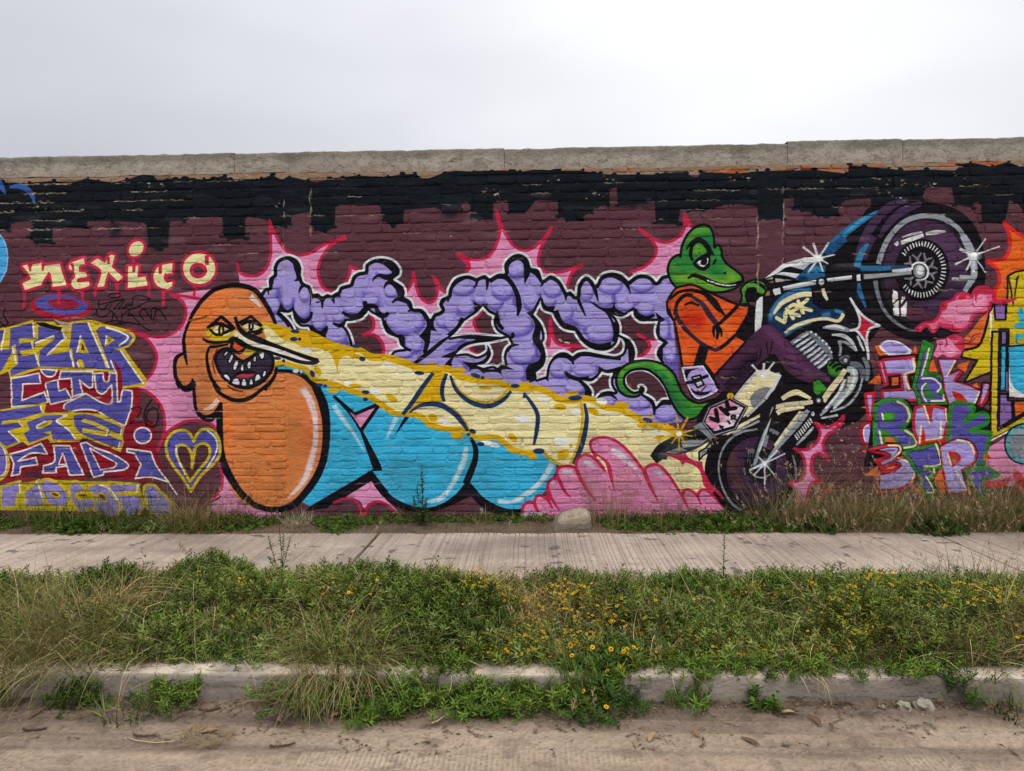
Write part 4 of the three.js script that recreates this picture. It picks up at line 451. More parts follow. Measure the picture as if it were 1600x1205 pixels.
  for (const d of ['190,555 230,530 310,525 300,560 220,570', '100,590 90,660 140,690 190,640', '100,640 240,610 340,585', '250,690 330,600 360,590 300,690', '330,680 440,640 380,640 360,680', '440,660 460,560 560,550 620,590 540,640 440,690', '600,608 740,608', '70,690 80,760 150,765 210,720', '230,820 240,720 200,700', '240,720 330,840 330,720', '330,760 420,690 400,750 440,740', '430,740 560,870 630,915', '560,800 520,730 570,690 640,790 640,700 690,680 660,800 690,720 720,690 800,800', '-20,790 60,735', '100,860 240,810 420,830 520,850']) s('#16141a', 2.1, d);
  at(0, 480, 6.667);
  f('#8c1728', '100,740! 420,650! 1220,680! 1460,860! 1450,1100 1400,1250! 480,1250! 100,1040!z');
  f(YEL, '0,210! 60,215! 340,130! 350,150! 560,150! 600,190! 740,150! 920,130! 990,140! 1110,180! 1340,240 1410,310 1360,400 1290,430! 1525,750! 1515,820! 1275,850! 1200,675! 780,660! 400,650! 105,745! 85,670! -40,720! -60,220!z');
  f(VIO, '-40,240! 60,235! 300,170! 345,170! 345,300! 390,200! 640,240! 650,300! 760,165! 915,160! 1115,600! 985,260! 1040,205 1100,205! 1330,275 1375,320 1330,390 1240,430! 1490,790! 1285,825! 1215,660! 780,628! 400,618! 115,715! 100,660! 180,590! 160,400! 0,690! -60,700!z');
  f(YEL, '-20,445! 50,232! 105,225! 95,425! 160,385! 190,595! 100,650! 0,690! 0,670! 165,585! 135,415! 90,440!z'); f(YEL, '190,330! 345,320! 355,175! 398,180! 390,330! 355,350! 350,440! 405,460! 405,610! 385,600! 370,490! 220,512! 208,455! 330,440! 330,362! 200,378!z'); f(YEL, '370,382! 552,305! 568,325! 400,460! 352,440!z'); f(YEL, '488,502! 680,320! 650,250! 745,165! 735,330! 715,440! 745,430! 780,640! 755,630! 720,460!z'); f(YEL, '795,472! 845,300! 925,482!z'); f('#5a2a2a', '840,445! 855,375! 885,450!z'); f(YEL, '912,150! 962,150! 1142,625! 1105,635!z'); f(YEL, '1100,290! 1195,340! 1098,408!z'); f('#6a5a1a', '1125,335! 1165,342! 1125,372!z'); f(YEL, '800,562 850,550 885,640! 830,645z'); f(YEL, '1180,435! 1290,420! 1260,460!z');
  f('#141518', '360,160! 470,160! 540,190! 650,210! 630,250! 420,200!z'); f('#a8987a', '560,130 640,150 720,170 700,260 650,200z');
  const wl = (w, d) => s('#e6e4da', w, d);
  wl(2.6, '340,172 352,300'); wl(2.6, '372,372 555,300'); wl(2.6, '490,498 685,312'); wl(2.4, '838,300 798,468'); wl(2.6, '915,160 1010,380 1135,632'); wl(3, '1105,212 1240,255 1330,305 1310,350 1240,400'); wl(2.6, '1255,455 1490,795'); wl(2.6, '132,422 165,580'); wl(2.6, '365,480 402,612'); wl(2.6, '725,460 768,625'); wl(2.4, '48,235 10,450'); wl(2.2, '330,370 340,420'); wl(2.2, '1105,300 1095,400'); wl(2.4, '650,250 665,310'); wl(2, '800,575 830,640'); wl(2.4, '1150,555 1205,680');
  const cl = (str) => fs(VIO, BONE, 2.6, str);
  f(CRIM, '1180,545! 1240,620 1265,700 1275,860 1240,985! 1215,860 1225,720z');
  cl('115,745! 402,688! 422,792! 238,802! 225,972! 462,885! 500,985! 430,1010 120,1042!z'); cl('430,650 470,712 540,722 592,660!z'); cl('470,792! 600,758! 612,872! 682,850! 745,962! 522,1012!z'); cl('632,668! 965,672! 965,832! 930,842! 825,762! 862,900! 752,932! 740,742! 615,750!z'); cl('982,690! 1072,688! 1088,770 1130,772 1140,682! 1212,692! 1225,985! 1252,985! 1275,860! 1372,872! 1370,1020 1300,1240! 1150,1170 1000,1080 850,1068 700,1095! 662,1060! 672,1012 890,900! 1072,1000 1162,992 1162,812! 1070,902 1008,872z');
  at(0, 630, 6.154);
  f('#86182a', '40,450! 460,350! 800,370! 1180,460! 1180,230! 1250,200! 1480,180 1490,420! 1600,730! 1330,760 1250,740! 900,725! 0,760!z'); f('#54252f', '250,650 380,650 400,740! 250,720!z'); f('#54252f', '760,640 860,720! 960,740! 1240,700! 1000,700!z');
  f('#8c1728', '420,90! 600,50! 690,90!z');
  f(YEL, '-40,70! 440,-10! 430,90! 700,80! 800,90! 1010,120 1200,235! 1175,320! 1190,375! 1160,470! 800,330! 760,370! 480,380! 460,340! 265,410! 220,370! 60,440! -40,400!z');
  f(VIO, '-40,85! 375,20! 410,85! 200,150! 20,172! 15,205! 195,185! 215,225! 75,265! 180,370! 60,415! -40,350!z'); f(VIO, '255,185! 430,118! 640,112! 535,170! 640,230! 745,352! 505,352! 490,270! 420,280! 480,310! 275,385! 225,290! 285,260!z'); f(YEL, '350,222! 430,175 500,168 480,205 370,252z'); f('#6b5a1c', '385,215 460,185 440,205z');
  f(VIO, '702,120! 800,105 900,122 1050,182 1185,240! 1165,305! 1050,262! 1035,305! 1175,370! 1140,440! 800,305 725,230z'); br(YEL, '5 5 5 5', '785,165 880,190 960,225 1030,255'); br(YEL, '6 6 6 6', '790,262 880,275 960,288 1030,302'); wl(2.4, '1040,255 1020,310'); wl(2.4, '180,185 215,225'); wl(2.4, '80,272 175,365'); wl(2.4, '600,115 640,118 540,168 600,215 660,260 730,350'); wl(2.4, '360,240 350,222 430,175'); wl(2.4, '385,30 408,85'); wl(2.4, '1170,250 1155,305'); wl(2.4, '1150,380 1135,435');
  const dl = (str) => fs(VIO, BONE, 2.6, str);
  dl('90,492! 240,450 395,388! 455,492! 300,482 168,562! 342,522! 362,592! 200,612! 190,682! 108,702! 130,592z'); dl('512,408! 668,412! 805,688! 668,692! 640,602! 530,622! 542,668! 408,672! 418,602! 520,560z'); fs(CRIM, BONE, 2, '600,482! 638,588! 560,592!z'); dl('770,388! 830,378! 900,425 1080,490 1232,592 1190,640 1000,662! 992,690! 898,712!z'); fs(CRIM, BONE, 2.2, '860,432! 1000,512 1118,580 1090,622! 962,640!z'); dl(oval(1370, 312, 82, 76)); dl('1220,438! 1450,470! 1500,600 1620,760! 1450,712 1300,725! 1352,592! 1290,482! 1220,470!z'); s(BONE, 2, '1500,600 1700,880');
  f('#6a5fae', '-60,410! 0,400 55,480 70,600 45,690 -60,730!z'); s(YEL, 4, '0,385 60,470 82,600 50,695 0,735'); s(BONE, 2, '0,400 48,480 62,600 38,680 0,705');
  const mo = (str) => fs('#8d83c4', YEL, 4.6, str);
  f(MAROON, '0,760! 1300,740! 1600,900! 1600,1200! 0,1200!z'); f('#b7a318', '0,800! 400,735! 1330,765! 1400,1000! 1000,1110! 900,1040! 600,1040! 0,1030!z');
  mo('0,805! 190,752! 205,870! 370,742! 430,992! 240,1012! 230,900 180,860! 150,1000! 0,1012!z'); mo('380,772 450,732 560,772 650,862 660,952 600,1002 480,982 410,882z'); fs('#5d3038', YEL, 3, oval(530, 880, 44, 22, 0.4)); mo('660,802 740,752 832,850! 720,880! 745,922! 942,912! 955,1010! 760,1042! 690,962z'); f('#5d3038', '750,880 830,880 800,900z'); mo('840,802 950,772 1080,822 1150,952 1130,1082 1000,1102 900,1022! 930,900! 850,852z'); fs('#5d3038', YEL, 3, oval(985, 905, 26, 46, -0.7)); mo('1042,762! 1332,782! 1322,852! 1130,872! 1332,892 1372,982 1332,1072 1180,1102! 1150,962 1060,850z'); mo('1382,822 1462,782 1542,850 1640,952! 1640,1102! 1450,1052z'); s('#3d4a76', 1.6, '1440,860 1460,980'); wl(2.2, '960,785 1060,830 1120,920'); wl(2.2, '350,750 400,900'); wl(2.2, '1322,790 1315,850'); wl(2, '180,760 190,860');
  at(200, 600, 6.667);
  f(VIO, '682,600! 640,512 560,482 462,512 402,592 402,722 462,842 562,972 652,1120! 762,952 882,842 952,742 950,602 900,502 822,470 742,492z'); fs(MAROON2, YEL, 4.4, '665,880! 662,752 620,662 542,638 502,682 522,792 582,902 642,1020! 752,882 832,782 852,692 822,632 762,622 702,662z'); s(YEL, 3.4, '668,870 668,760 690,680'); s(YEL, 4.6, '682,600! 640,512 560,482 462,512 402,592 402,722 462,842 562,972 652,1120! 762,952 882,842 952,742 950,602 900,502 822,470 742,492z'); wl(2.4, '830,490 900,550 930,650 900,750 820,880'); wl(2, '500,640 505,740 590,940'); s('#1a161a', 2.4, '30,262 90,240 132,262 100,340 15,412! 145,400'); s('#1a161a', 2.8, '242,170 180,270 168,370 220,440 282,440 312,350 300,270 250,252 200,300 192,370 250,412'); s('#1a161a', 2, '160,350 190,450');
  at(0, 0, 1); s('#181418', 2.4, '326,786 336,782 344,776'); s('#181418', 2, '8,510 -4,500'); s('#16141a', 2.2, '8,482 5,492 12,505 0,512');
  // ---- wear: chipped paint, bare mortar, dust and streaks
  at(0, 0, 1);
  const chip = (x, y, r, col) => { const n = 3 + Math.floor(R() * 4); let d = ''; for (let i = 0; i < n + 3; i++) { const a = i / (n + 3) * 6.283; d += `${(x + Math.cos(a) * r * (0.4 + R())).toFixed(1)},${(y + Math.sin(a) * r * 0.55 * (0.4 + R())).toFixed(1)} `; } alpha(0.55 + R() * 0.35, () => f(col, d + 'z')); };
  const tans = ['#b5a58c', '#a08c72', '#c2b49c', '#8f6f55', '#a8683c'];
  for (let c = 0; c < 46; c++) { const cx = R() * 1700 - 50, band2 = R() < 0.6, cy = band2 ? 274 + R() * R() * 110 : 340 + R() * 460, n = 2 + R() * 9; for (let i = 0; i < n; i++) chip(cx + (R() - 0.5) * 34, cy + (R() - 0.5) * 10, 0.5 + R() * R() * (band2 ? 3.6 : 1.7), tans[Math.floor(R() * 5)]); }
  for (const x0 of [443, 485, 1184, 1224]) for (let i = 0; i < 12; i++) { const y = 290 + R() * 170, l = 6 + R() * 20; alpha(0.2 + R() * 0.3, () => br(tans[Math.floor(R() * 3)], '0.3 ' + (0.6 + R() * 1.6).toFixed(1) + ' 0.3', `${x0 + R() * 2},${y} ${x0 + (R() - 0.5) * 4},${y + l / 2} ${x0 + (R() - 0.5) * 3},${y + l}`)); }
  for (let i = 0; i < 60; i++) chip(1280 + R() * 60, 655 + R() * 80, 0.5 + R() * 1.5, '#c2b6a8');
  soft(4, () => { for (let i = 0; i < 60; i++) { const x = R() * 1700 - 50; alpha(0.05 + R() * 0.06, () => f('#2a2622', oval(x, 560 + R() * 240, 6 + R() * 30, 20 + R() * 50))); } });
  soft(1.5, () => { for (let i = 0; i < 900; i++) alpha(0.05 + R() * 0.05, () => f(R() < 0.62 ? '#000000' : '#ffffff', oval(R() * 1760 - 80, 290 + R() * 530, 5 + R() * 20, 1.2 + R() * 3))); });
  for (let i = 0; i < 70; i++) chip(R() * 1700 - 50, 803 + R() * 18, 1 + R() * 6, '#8f857e');
}
// ---------------------------------------------------------------- the painted brick wall
const HX = [0.0057846321, -4.8479789e-05, -4.8225919], HY = [-1.0060563e-05, -0.0058308866, 4.7553918], HW = [3.1357913e-05, -3.194632e-05];
const rectify = (x, y) => { const w = 1 + HW[0] * x + HW[1] * y; return [(HX[0] * x + HX[1] * y + HX[2]) / w, (HY[0] * x + HY[1] * y + HY[2]) / w]; };   // photograph pixels -> metres on the wall
const MUR_W = 6.6, MUR_H = 3.4, MUR_Y = -0.15, MUR_PX = 2048, SPLIT = 0;
const courses = [];
{ const R = mulberry(5); let y = -0.12; while (y < 3.12) { const p = y < 1.93 ? 0.0668 : 0.0822; courses.push([y, y + p]); y += p; } courses[courses.length - 1][1] = 3.155; }
const muralMats = [-6.5, -0.1].map((x0) => {
  const c = document.createElement('canvas'); c.width = MUR_PX; c.height = Math.round(MUR_PX * MUR_H / MUR_W);
  const k = MUR_PX / MUR_W, ctx = c.getContext('2d');
  paintMural(painter(ctx, rectify, ([x, y]) => [(x - x0) * k, (MUR_Y + MUR_H - y) * k], 0.00579 * k));
  const R = mulberry(909), bare = ['#a8977f', '#8f7c66', '#b9aa92', '#7d6a58'];      // the roller missed the joints: bare mortar shows along them, most at the upper left
  courses.forEach(([y], row) => { if (y < 0.3) return; for (let x = -6.5; x < 6.5; x += 0.011) { const r = R(), r2 = R(), r3 = R(), hi = sm(y, 2.45, 2.9), worn = hi * (x < -3.2 ? 0.2 * (1 - sm(x, -4.4, -3.2)) + 0.03 : 0.03), t = fbm(x * 3.1 + row * 9.7, row * 5.3, 3); if (t < 0.735 - worn - 0.04 * hi || x < x0 || x > x0 + MUR_W) continue; ctx.globalAlpha = 0.3 + 0.5 * r2; ctx.fillStyle = bare[Math.floor(r3 * 4)]; ctx.beginPath(); ctx.ellipse((x - x0) * k, (MUR_Y + MUR_H - y - (r - 0.5) * 0.014 + 0.003) * k, (0.006 + 0.012 * r2) * k, (0.0015 + 0.005 * r * r3 + worn * 0.02 * r2) * k, (r - 0.5) * 0.5, 0, 6.29); ctx.fill(); } });
  ctx.globalAlpha = 0.018; ctx.fillStyle = '#a49c94'; ctx.fillRect(0, 0, c.width, c.height); ctx.globalAlpha = 1;   // thin even grey veil that mutes all the colours
  const t = new THREE.DataTexture(Uint8Array.from(ctx.getImageData(0, 0, c.width, c.height).data), c.width, c.height);   // the painted canvas as a plain texture
  t.flipY = true; t.magFilter = THREE.LinearFilter; t.minFilter = THREE.LinearMipmapLinearFilter; t.generateMipmaps = true; t.colorSpace = THREE.SRGBColorSpace; t.anisotropy = 8; t.needsUpdate = true;
  const rough = canvasTex(256, 256, (u, v) => { const n = fbm(u * 9, v * 26, 5) * 0.62 + fbm(u * 60, v * 110, 2) * 0.38; return [n, n, n]; }, false);
  rough.repeat.set(MUR_W / 0.7, MUR_H / 0.7);
  const m = new THREE.MeshPhysicalMaterial({ map: t, roughness: 0.8, specularIntensity: 0.15, bumpMap: rough, bumpScale: 0.012 });
  m.userData.x0 = x0; return m;
});
const wallUV = (g, x0) => { const p = g.attributes.position, uv = new Float32Array(p.count * 2); for (let i = 0; i < p.count; i++) { uv[i * 2] = (p.getX(i) - x0) / MUR_W; uv[i * 2 + 1] = (p.getY(i) - MUR_Y) / MUR_H; } g.setAttribute('uv', new THREE.BufferAttribute(uv, 2)); return g; };
const wall = base('brick_wall', 0, 0, 0);
tag(wall, 'long brick wall covered in colourful graffiti under a plain concrete coping', 'wall');
const WX = 8.4, PIL = [[-2.285, -2.05], [1.962, 2.19], [6.2, 6.43], [-6.55, -6.32]];
const WOB = (x, row) => (fbm(x * 0.9, row * 7.3, 2) - 0.5) * 0.014;                 // the courses are not laid dead level
function brickGeo(x0, x1, y0, y1, R, row) {
  const S = [-1, -0.975, -0.8, -0.5, -0.17, 0.17, 0.5, 0.8, 0.975, 1], T = [-1, -0.9, -0.35, 0.3, 0.84, 1], cx = (x0 + x1) / 2, cy = (y0 + y1) / 2, w = (x1 - x0) / 2, h = (y1 - y0) / 2;
  const lowD = R() < 0.34 ? 0.009 + R() * 0.009 : 0.002 + R() * 0.005, topD = 0.0015 + R() * R() * 0.005, endD = 0.002 + R() * R() * 0.014;
  const pos = [], idx = [], tilt = (R() - 0.5) * 0.006, tx = (R() - 0.5) * 0.006, z0 = (R() - 0.5) * 0.0045, sd = R() * 900, chipL = R() < 0.4 ? R() * 0.1 : 0, chipR = R() < 0.4 ? R() * 0.1 : 0;
  for (let j = 0; j < T.length; j++) for (let i = 0; i < S.length; i++) {
    let s = S[i], t = T[j]; const eS = Math.abs(s) === 1, eT = Math.abs(t) === 1;
    let x = cx + s * w, y = cy + t * h + WOB(cx + s * w, row), z = z0 + tilt * t + tx * s + (fbm(sd + s * 3, t * 2 + row, 2) - 0.5) * 0.007;
    const wob = (fbm(sd + s * 4.1, t * 3.7 + 40, 2) - 0.5) * 0.013;
    if (eT) y += wob; if (eS) x += wob;
    if (Math.abs(s) > 0.9 && Math.abs(t) > 0.8) { x -= Math.sign(s) * h * (0.12 + (s < 0 ? chipL : chipR) * 3); y -= Math.sign(t) * h * 0.1; }
    if (eT && t < 0) z -= lowD * (0.5 + fbm(x * 14, row * 5, 2)); else if (eT) z -= topD; else if (eS) z -= endD;
    pos.push(x, y, z);
  }
  const n = S.length;
  for (let j = 0; j < T.length - 1; j++) for (let i = 0; i < n - 1; i++) { const a = j * n + i; idx.push(a, a + 1, a + n + 1, a, a + n + 1, a + n); }
  // the flanks run back into the mortar
  const ring = []; for (let i = 0; i < n; i++) ring.push(i); for (let j = 1; j < T.length; j++) ring.push(j * n + n - 1); for (let i = n - 2; i >= 0; i--) ring.push((T.length - 1) * n + i); for (let j = T.length - 2; j > 0; j--) ring.push(j * n);
  const b0 = pos.length / 3; for (const r of ring) pos.push(pos[r * 3], pos[r * 3 + 1], -0.05);
  for (let i = 0; i < ring.length; i++) { const k = (i + 1) % ring.length; idx.push(ring[i], b0 + i, ring[k], ring[k], b0 + i, b0 + k); }
  const g = new THREE.BufferGeometry(); g.setAttribute('position', new THREE.Float32BufferAttribute(pos, 3)); g.setIndex(idx); g.computeVertexNormals(); return g;
}
{
  const R = mulberry(11), bricks = [];
  courses.forEach(([y0, y1], row) => {
    const up = y0 >= 1.93, jt = up ? 0.0095 : 0.0068;
    const runs = []; let a = -WX; for (const [p0, p1] of [...PIL].sort((p, q) => p[0] - q[0])) { runs.push([a, p0 - 0.008]); a = p1 + 0.008; } runs.push([a, WX]);
    for (const [ra, rb] of runs) {
      let x = ra - (row % 2 ? 0.13 : 0) + (R() - 0.5) * 0.05;
      while (x < rb - 0.02) {
        const L = R() < 0.08 ? 0.125 : 0.245 + R() * 0.022, e = x + L, b0 = Math.max(x, ra), b1 = Math.min(e, rb);
        if (b1 - b0 > 0.03) bricks.push([b0, b1, y0 + jt * 0.5 + (R() - 0.5) * 0.003, y1 - jt * 0.5 + (R() - 0.5) * 0.003, row]);
        x = e + 0.008 + R() * 0.01;
      }
    }
  });
  const seen = (b) => (b[1] - b[0]) * (b[3] - b[2]) * (1 + 0.07 * (b[0] + b[1]) / 2) * (b[0] > -4.85 && b[1] < 4.2 && b[2] > 0.2 ? 1 : 0);
  const first = new Set([...bricks].sort((p, q) => seen(q) - seen(p)).slice(0, 300));
  const rest = [[], []];
  for (const b of bricks) {
    const side = (b[0] + b[1]) / 2 < SPLIT ? 0 : 1, m = muralMats[side], g = wallUV(brickGeo(b[0], b[1], b[2], b[3], R, b[4]), m.userData.x0);
    if (first.has(b)) mesh('brick', g, m, wall); else rest[side].push(g);
  }
  rest.forEach((l, i) => { mesh('brickwork', mergeGeometries(l), muralMats[i], wall).userData.kind = 'stuff'; });
  // mortar: a rough bed behind the bricks, smeared almost flush, drawn back under the lower edge of each course
  [[-WX, SPLIT], [SPLIT, WX]].forEach(([a, b], side) => {
    const ys = []; courses.forEach(([y0, y1]) => { ys.push(y0 - 0.0025, y0 + 0.004, y0 + (y1 - y0) * 0.3, y0 + (y1 - y0) * 0.7); }); ys.push(3.16);
    const nx = 420, pos = [], idx = [];
    ys.forEach((y, j) => { for (let i = 0; i <= nx; i++) { const x = a + (b - a) * i / nx, row = Math.floor(j / 4), edge = j % 4 === 1; let z = -0.0045 + (fbm(x * 16, y * 16, 3) - 0.5) * 0.016; if (edge) z -= 0.009 * sm(fbm(x * 4, row * 3.3, 3), 0.44, 0.7); if (j % 4 === 0) z += 0.002; pos.push(x, y + WOB(x, row) * (j < ys.length - 1 ? 1 : 0), Math.min(z, 0.003)); } });
    for (let j = 0; j < ys.length - 1; j++) for (let i = 0; i < nx; i++) { const p = j * (nx + 1) + i; idx.push(p, p + 1, p + nx + 2, p, p + nx + 2, p + nx + 1); }
    const g = new THREE.BufferGeometry(); g.setAttribute('position', new THREE.Float32BufferAttribute(pos, 3)); g.setIndex(idx); g.computeVertexNormals();
    mesh('mortar', wallUV(g, muralMats[side].userData.x0), muralMats[side], wall);
  });
  // cast concrete columns between the brick bays, trowelled nearly flush and painted over
  for (const [a, b] of PIL) {
    const side = (a + b) / 2 < 0 ? 0 : 1, pos = [], idx = [], nx = 10, ny = 90;
    for (let j = 0; j <= ny; j++) for (let i = 0; i <= nx; i++) { const y = -0.15 + 3.305 * j / ny, e = i === 0 || i === nx, x = a + (b - a) * i / nx + (e ? (fbm(y * 9, i * 5 + a, 3) - 0.5) * 0.022 : 0); pos.push(x, y, e ? -0.014 : 0.0015 + (fbm(x * 6, y * 6, 3) - 0.5) * 0.006 - (i === 1 || i === nx - 1 ? 0.003 : 0)); }
    for (let j = 0; j < ny; j++) for (let i = 0; i < nx; i++) { const p = j * (nx + 1) + i; idx.push(p, p + 1, p + nx + 2, p, p + nx + 2, p + nx + 1); }
    const g = new THREE.BufferGeometry(); g.setAttribute('position', new THREE.Float32BufferAttribute(pos, 3)); g.setIndex(idx); g.computeVertexNormals();
    mesh('column', wallUV(g, muralMats[side].userData.x0), muralMats[side], wall);
  }
  const core = new THREE.BoxGeometry(2 * WX, 3.4, 0.12); core.translate(0, 1.45, -0.095); mesh('wall_core', core, new THREE.MeshStandardMaterial({ color: 0x6b5a50, roughness: 0.95 }), wall);
}
// concrete coping beam, cast in lengths
const metreBump = (wm, hm, px, py, k = 1) => canvasTex(px, py, (u, v) => { const x = u * wm, y = v * hm, n = 0.5 * fbm(x * 9 * k, y * 12 * k, 4) + 0.3 * fbm(x * 38 * k, y * 46 * k, 3) + 0.2 * fbm(x * 110, y * 110, 2); return [n, n, n]; }, false);
const concreteMap = canvasTex(1536, 64, (u, v) => {
  const x = u * 9.6, y = v * 0.2, n = fbm(x * 4, y * 12 + 3, 5), m = fbm(x * 22, y * 30, 4), fine = fbm(x * 90, y * 120, 2);
  let c = mix3([0.565, 0.53, 0.485], [0.665, 0.63, 0.58], clamp(n * 1.7 - 0.35, 0, 1)); c = mix3(c, [0.40, 0.37, 0.32], clamp(m * 2.2 - 1.1, 0, 0.4));
  c = mix3(c, [0.355, 0.34, 0.30], sm(v + 0.35 * (fbm(x * 5, y * 9, 4) - 0.5), 0.42, 0.95) * (0.35 + 0.6 * fbm(x * 2.2, 8, 3)));
  const drip = clamp(fbm(x * 5, y * 1.5, 3) * 2.8 - 1.75, 0, 1) * sm(v, 0.05, 0.9); c = mix3(c, [0.30, 0.285, 0.255], drip * 0.8);
  const crack = Math.abs(fbm(x * 2.2, y * 9 + 30, 4) - 0.5); if (crack < 0.005) c = mix3(c, [0.27, 0.24, 0.215], 0.6);
  if (fine > 0.7) c = mix3(c, [0.34, 0.31, 0.275], 0.4); if (fine < 0.28) c = mix3(c, [0.73, 0.69, 0.63], 0.35);
  return mix3(c, [0.68, 0.59, 0.5], (1 - sm(v, 0, 0.22)) * 0.5 * fbm(x * 9, 4, 3));
});
const concreteBump = metreBump(9.6, 0.2, 1536, 48);
const concreteMat = new THREE.MeshStandardMaterial({ map: concreteMap, bumpMap: concreteBump, bumpScale: 0.008, roughness: 0.92 });
[[-8.4, -5.2, 3.345], [-5.2, -2.71, 3.346], [-2.71, -0.27, 3.341], [-0.27, 2.215, 3.334], [2.215, 3.21, 3.354], [3.21, 5.8, 3.346], [5.8, 8.4, 3.35]].forEach(([a, b, top], k) => {
  const nx = Math.round((b - a) / 0.03), prof = [0, 0.25, 0.5, 0.75, 0.93, 1], pos = [], uv = [], idx = [], cols = prof.length + 3;
  for (let i = 0; i <= nx; i++) {
    const x = a + 0.002 + (b - a - 0.004) * i / nx, low = 3.158 - fbm(x * 7, 3, 3) * 0.022 + (x < -1.8 ? 0.014 : 0) - (x > 1 ? 0.004 : 0), hi = top + (fbm(x * 14, k * 3, 3) - 0.5) * 0.016;
    prof.forEach((t, j) => { const y = low + (hi - low) * t; pos.push(x, y, 0.006 + (fbm(x * 9, y * 22 + k, 3) - 0.5) * 0.009 - (j === prof.length - 1 ? 0.012 : 0) - (j === 0 ? 0.007 : 0) - (i === 0 || i === nx ? 0.006 : 0)); uv.push((x + 4.8) / 9.6, t); });
    pos.push(x, hi + 0.002, -0.1); uv.push((x + 4.8) / 9.6, 0.9); pos.push(x, hi - 0.004, -0.2); uv.push((x + 4.8) / 9.6, 1); pos.push(x, 3.1, -0.2); uv.push((x + 4.8) / 9.6, 0);
  }
  for (let i = 0; i < nx; i++) for (let j = 0; j < cols - 1; j++) { const p = i * cols + j; idx.push(p, p + cols, p + cols + 1, p, p + cols + 1, p + 1); }
  const g = new THREE.BufferGeometry(); g.setAttribute('position', new THREE.Float32BufferAttribute(pos, 3)); g.setAttribute('uv', new THREE.Float32BufferAttribute(uv, 2)); g.setIndex(idx); g.computeVertexNormals();
  mesh('coping', g, concreteMat, wall);
});
// ---------------------------------------------------------------- ground, road, kerb, pavement
function sheet(x0, x1, z0, z1, nx, nz, hf, uvf) {
  const pos = [], uv = [], idx = [];
  for (let j = 0; j <= nz; j++) for (let i = 0; i <= nx; i++) { const x = x0 + (x1 - x0) * i / nx, z = z0 + (z1 - z0) * j / nz; pos.push(x, hf(x, z), z); const t = uvf(x, z); uv.push(t[0], t[1]); }
  for (let j = 0; j < nz; j++) for (let i = 0; i < nx; i++) { const p = j * (nx + 1) + i; idx.push(p, p + nx + 1, p + nx + 2, p, p + nx + 2, p + 1); }
  const g = new THREE.BufferGeometry(); g.setAttribute('position', new THREE.Float32BufferAttribute(pos, 3)); g.setAttribute('uv', new THREE.Float32BufferAttribute(uv, 2)); g.setIndex(idx); g.computeVertexNormals(); return g;
}
const soilMap = canvasTex(512, 512, (u, v) => { const n = fbm(u * 12, v * 12, 5), f = fbm(u * 90, v * 90, 2); return mix3(mix3([0.29, 0.235, 0.185], [0.45, 0.37, 0.29], n), [0.2, 0.16, 0.12], f > 0.62 ? 0.6 : 0); });
const soilMat = new THREE.MeshStandardMaterial({ map: soilMap, roughness: 0.98 });
structure(mesh('ground', sheet(-260, 260, -260, 260, 8, 8, () => -0.2, (x, z) => [x / 3, z / 3]), soilMat));
const RX = 3.4, RZ0 = 3.0, RZ1 = 5.0;
const tines = (x, z) => { const p = (x + 0.012 * (fbm(z * 3, x * 2, 2) - 0.5)) / 0.021, f = Math.abs(p - Math.floor(p) - 0.5) * 2; return sm(f, 0.45, 0.95); };
const roadFields = (x, z) => {
  const track = fbm(x * 0.55, z * 9, 4), dust = fbm(x * 1.1 + 5, z * 2.6, 5), clod = fbm(x * 9, z * 14, 4);
  const bare = clamp(sm(z, 3.42, 3.66) * (fbm(x * 1.3 + 2, z * 4.4, 4) * 3.2 - 1.2), 0, 1);
  const edge = 1 - sm(z + (fbm(x * 1.7, 3, 3) - 0.5) * 0.25, 3.2, 3.42);
  return { track, dust, clod, bare, edge, t: tines(x, z) * bare };
};
const ROAD_W = 2048, ROAD_H = 640, roadHeights = new Float32Array(ROAD_W * ROAD_H);
const roadMap = canvasTex(ROAD_W, ROAD_H, (u, v) => {
  const x = -RX + 2 * RX * u, z = RZ0 + (RZ1 - RZ0) * v, q = roadFields(x, z), fine = fbm(x * 70, z * 70, 3);
  roadHeights[Math.floor(v * ROAD_H) * ROAD_W + Math.floor(u * ROAD_W)] = 0.5 + 0.22 * (fine - 0.5) - 0.09 * q.t + 0.3 * (q.track - 0.5) + 0.4 * (q.clod - 0.5) * (0.25 + q.edge);
  let c = mix3([0.475, 0.405, 0.34], [0.605, 0.53, 0.455], clamp(q.dust * 2.2 - 0.6, 0, 1));
  c = mix3(c, [0.35, 0.295, 0.25], clamp(q.track * 3 - 1.45, 0, 1) * 0.8); c = mix3(c, [0.67, 0.595, 0.51], q.bare * 0.85); c = mix3(c, [0.44, 0.38, 0.32], q.t * 0.42);
  c = mix3(c, [0.35, 0.285, 0.235], q.edge * (0.3 + 0.7 * q.clod)); if (q.clod > 0.58) c = mix3(c, [0.26, 0.205, 0.165], (0.25 + 0.75 * q.edge) * sm(q.clod, 0.58, 0.72));
  return c.map((k) => k * (0.88 + 0.24 * fine));
});
const roadBump = canvasTex(ROAD_W, ROAD_H, (u, v) => { const n = roadHeights[Math.floor(v * ROAD_H) * ROAD_W + Math.floor(u * ROAD_W)]; return [n, n, n]; }, false);
const roadMat = new THREE.MeshStandardMaterial({ map: roadMap, bumpMap: roadBump, bumpScale: 0.06, roughness: 0.96 });
const roadY = (x, z) => -0.125 + 0.012 * (fbm(x * 1.2, z * 2.4, 3) - 0.5) + (z < 3.5 ? (1 - sm(z, 3.1, 3.5)) * (0.012 + 0.045 * (fbm(x * 5, z * 8, 4) - 0.4)) : 0) + (Math.abs(z - 3.6) < 0.6 ? 0.022 * (fbm(x * 0.5, z * 20, 3) - 0.5) : 0);
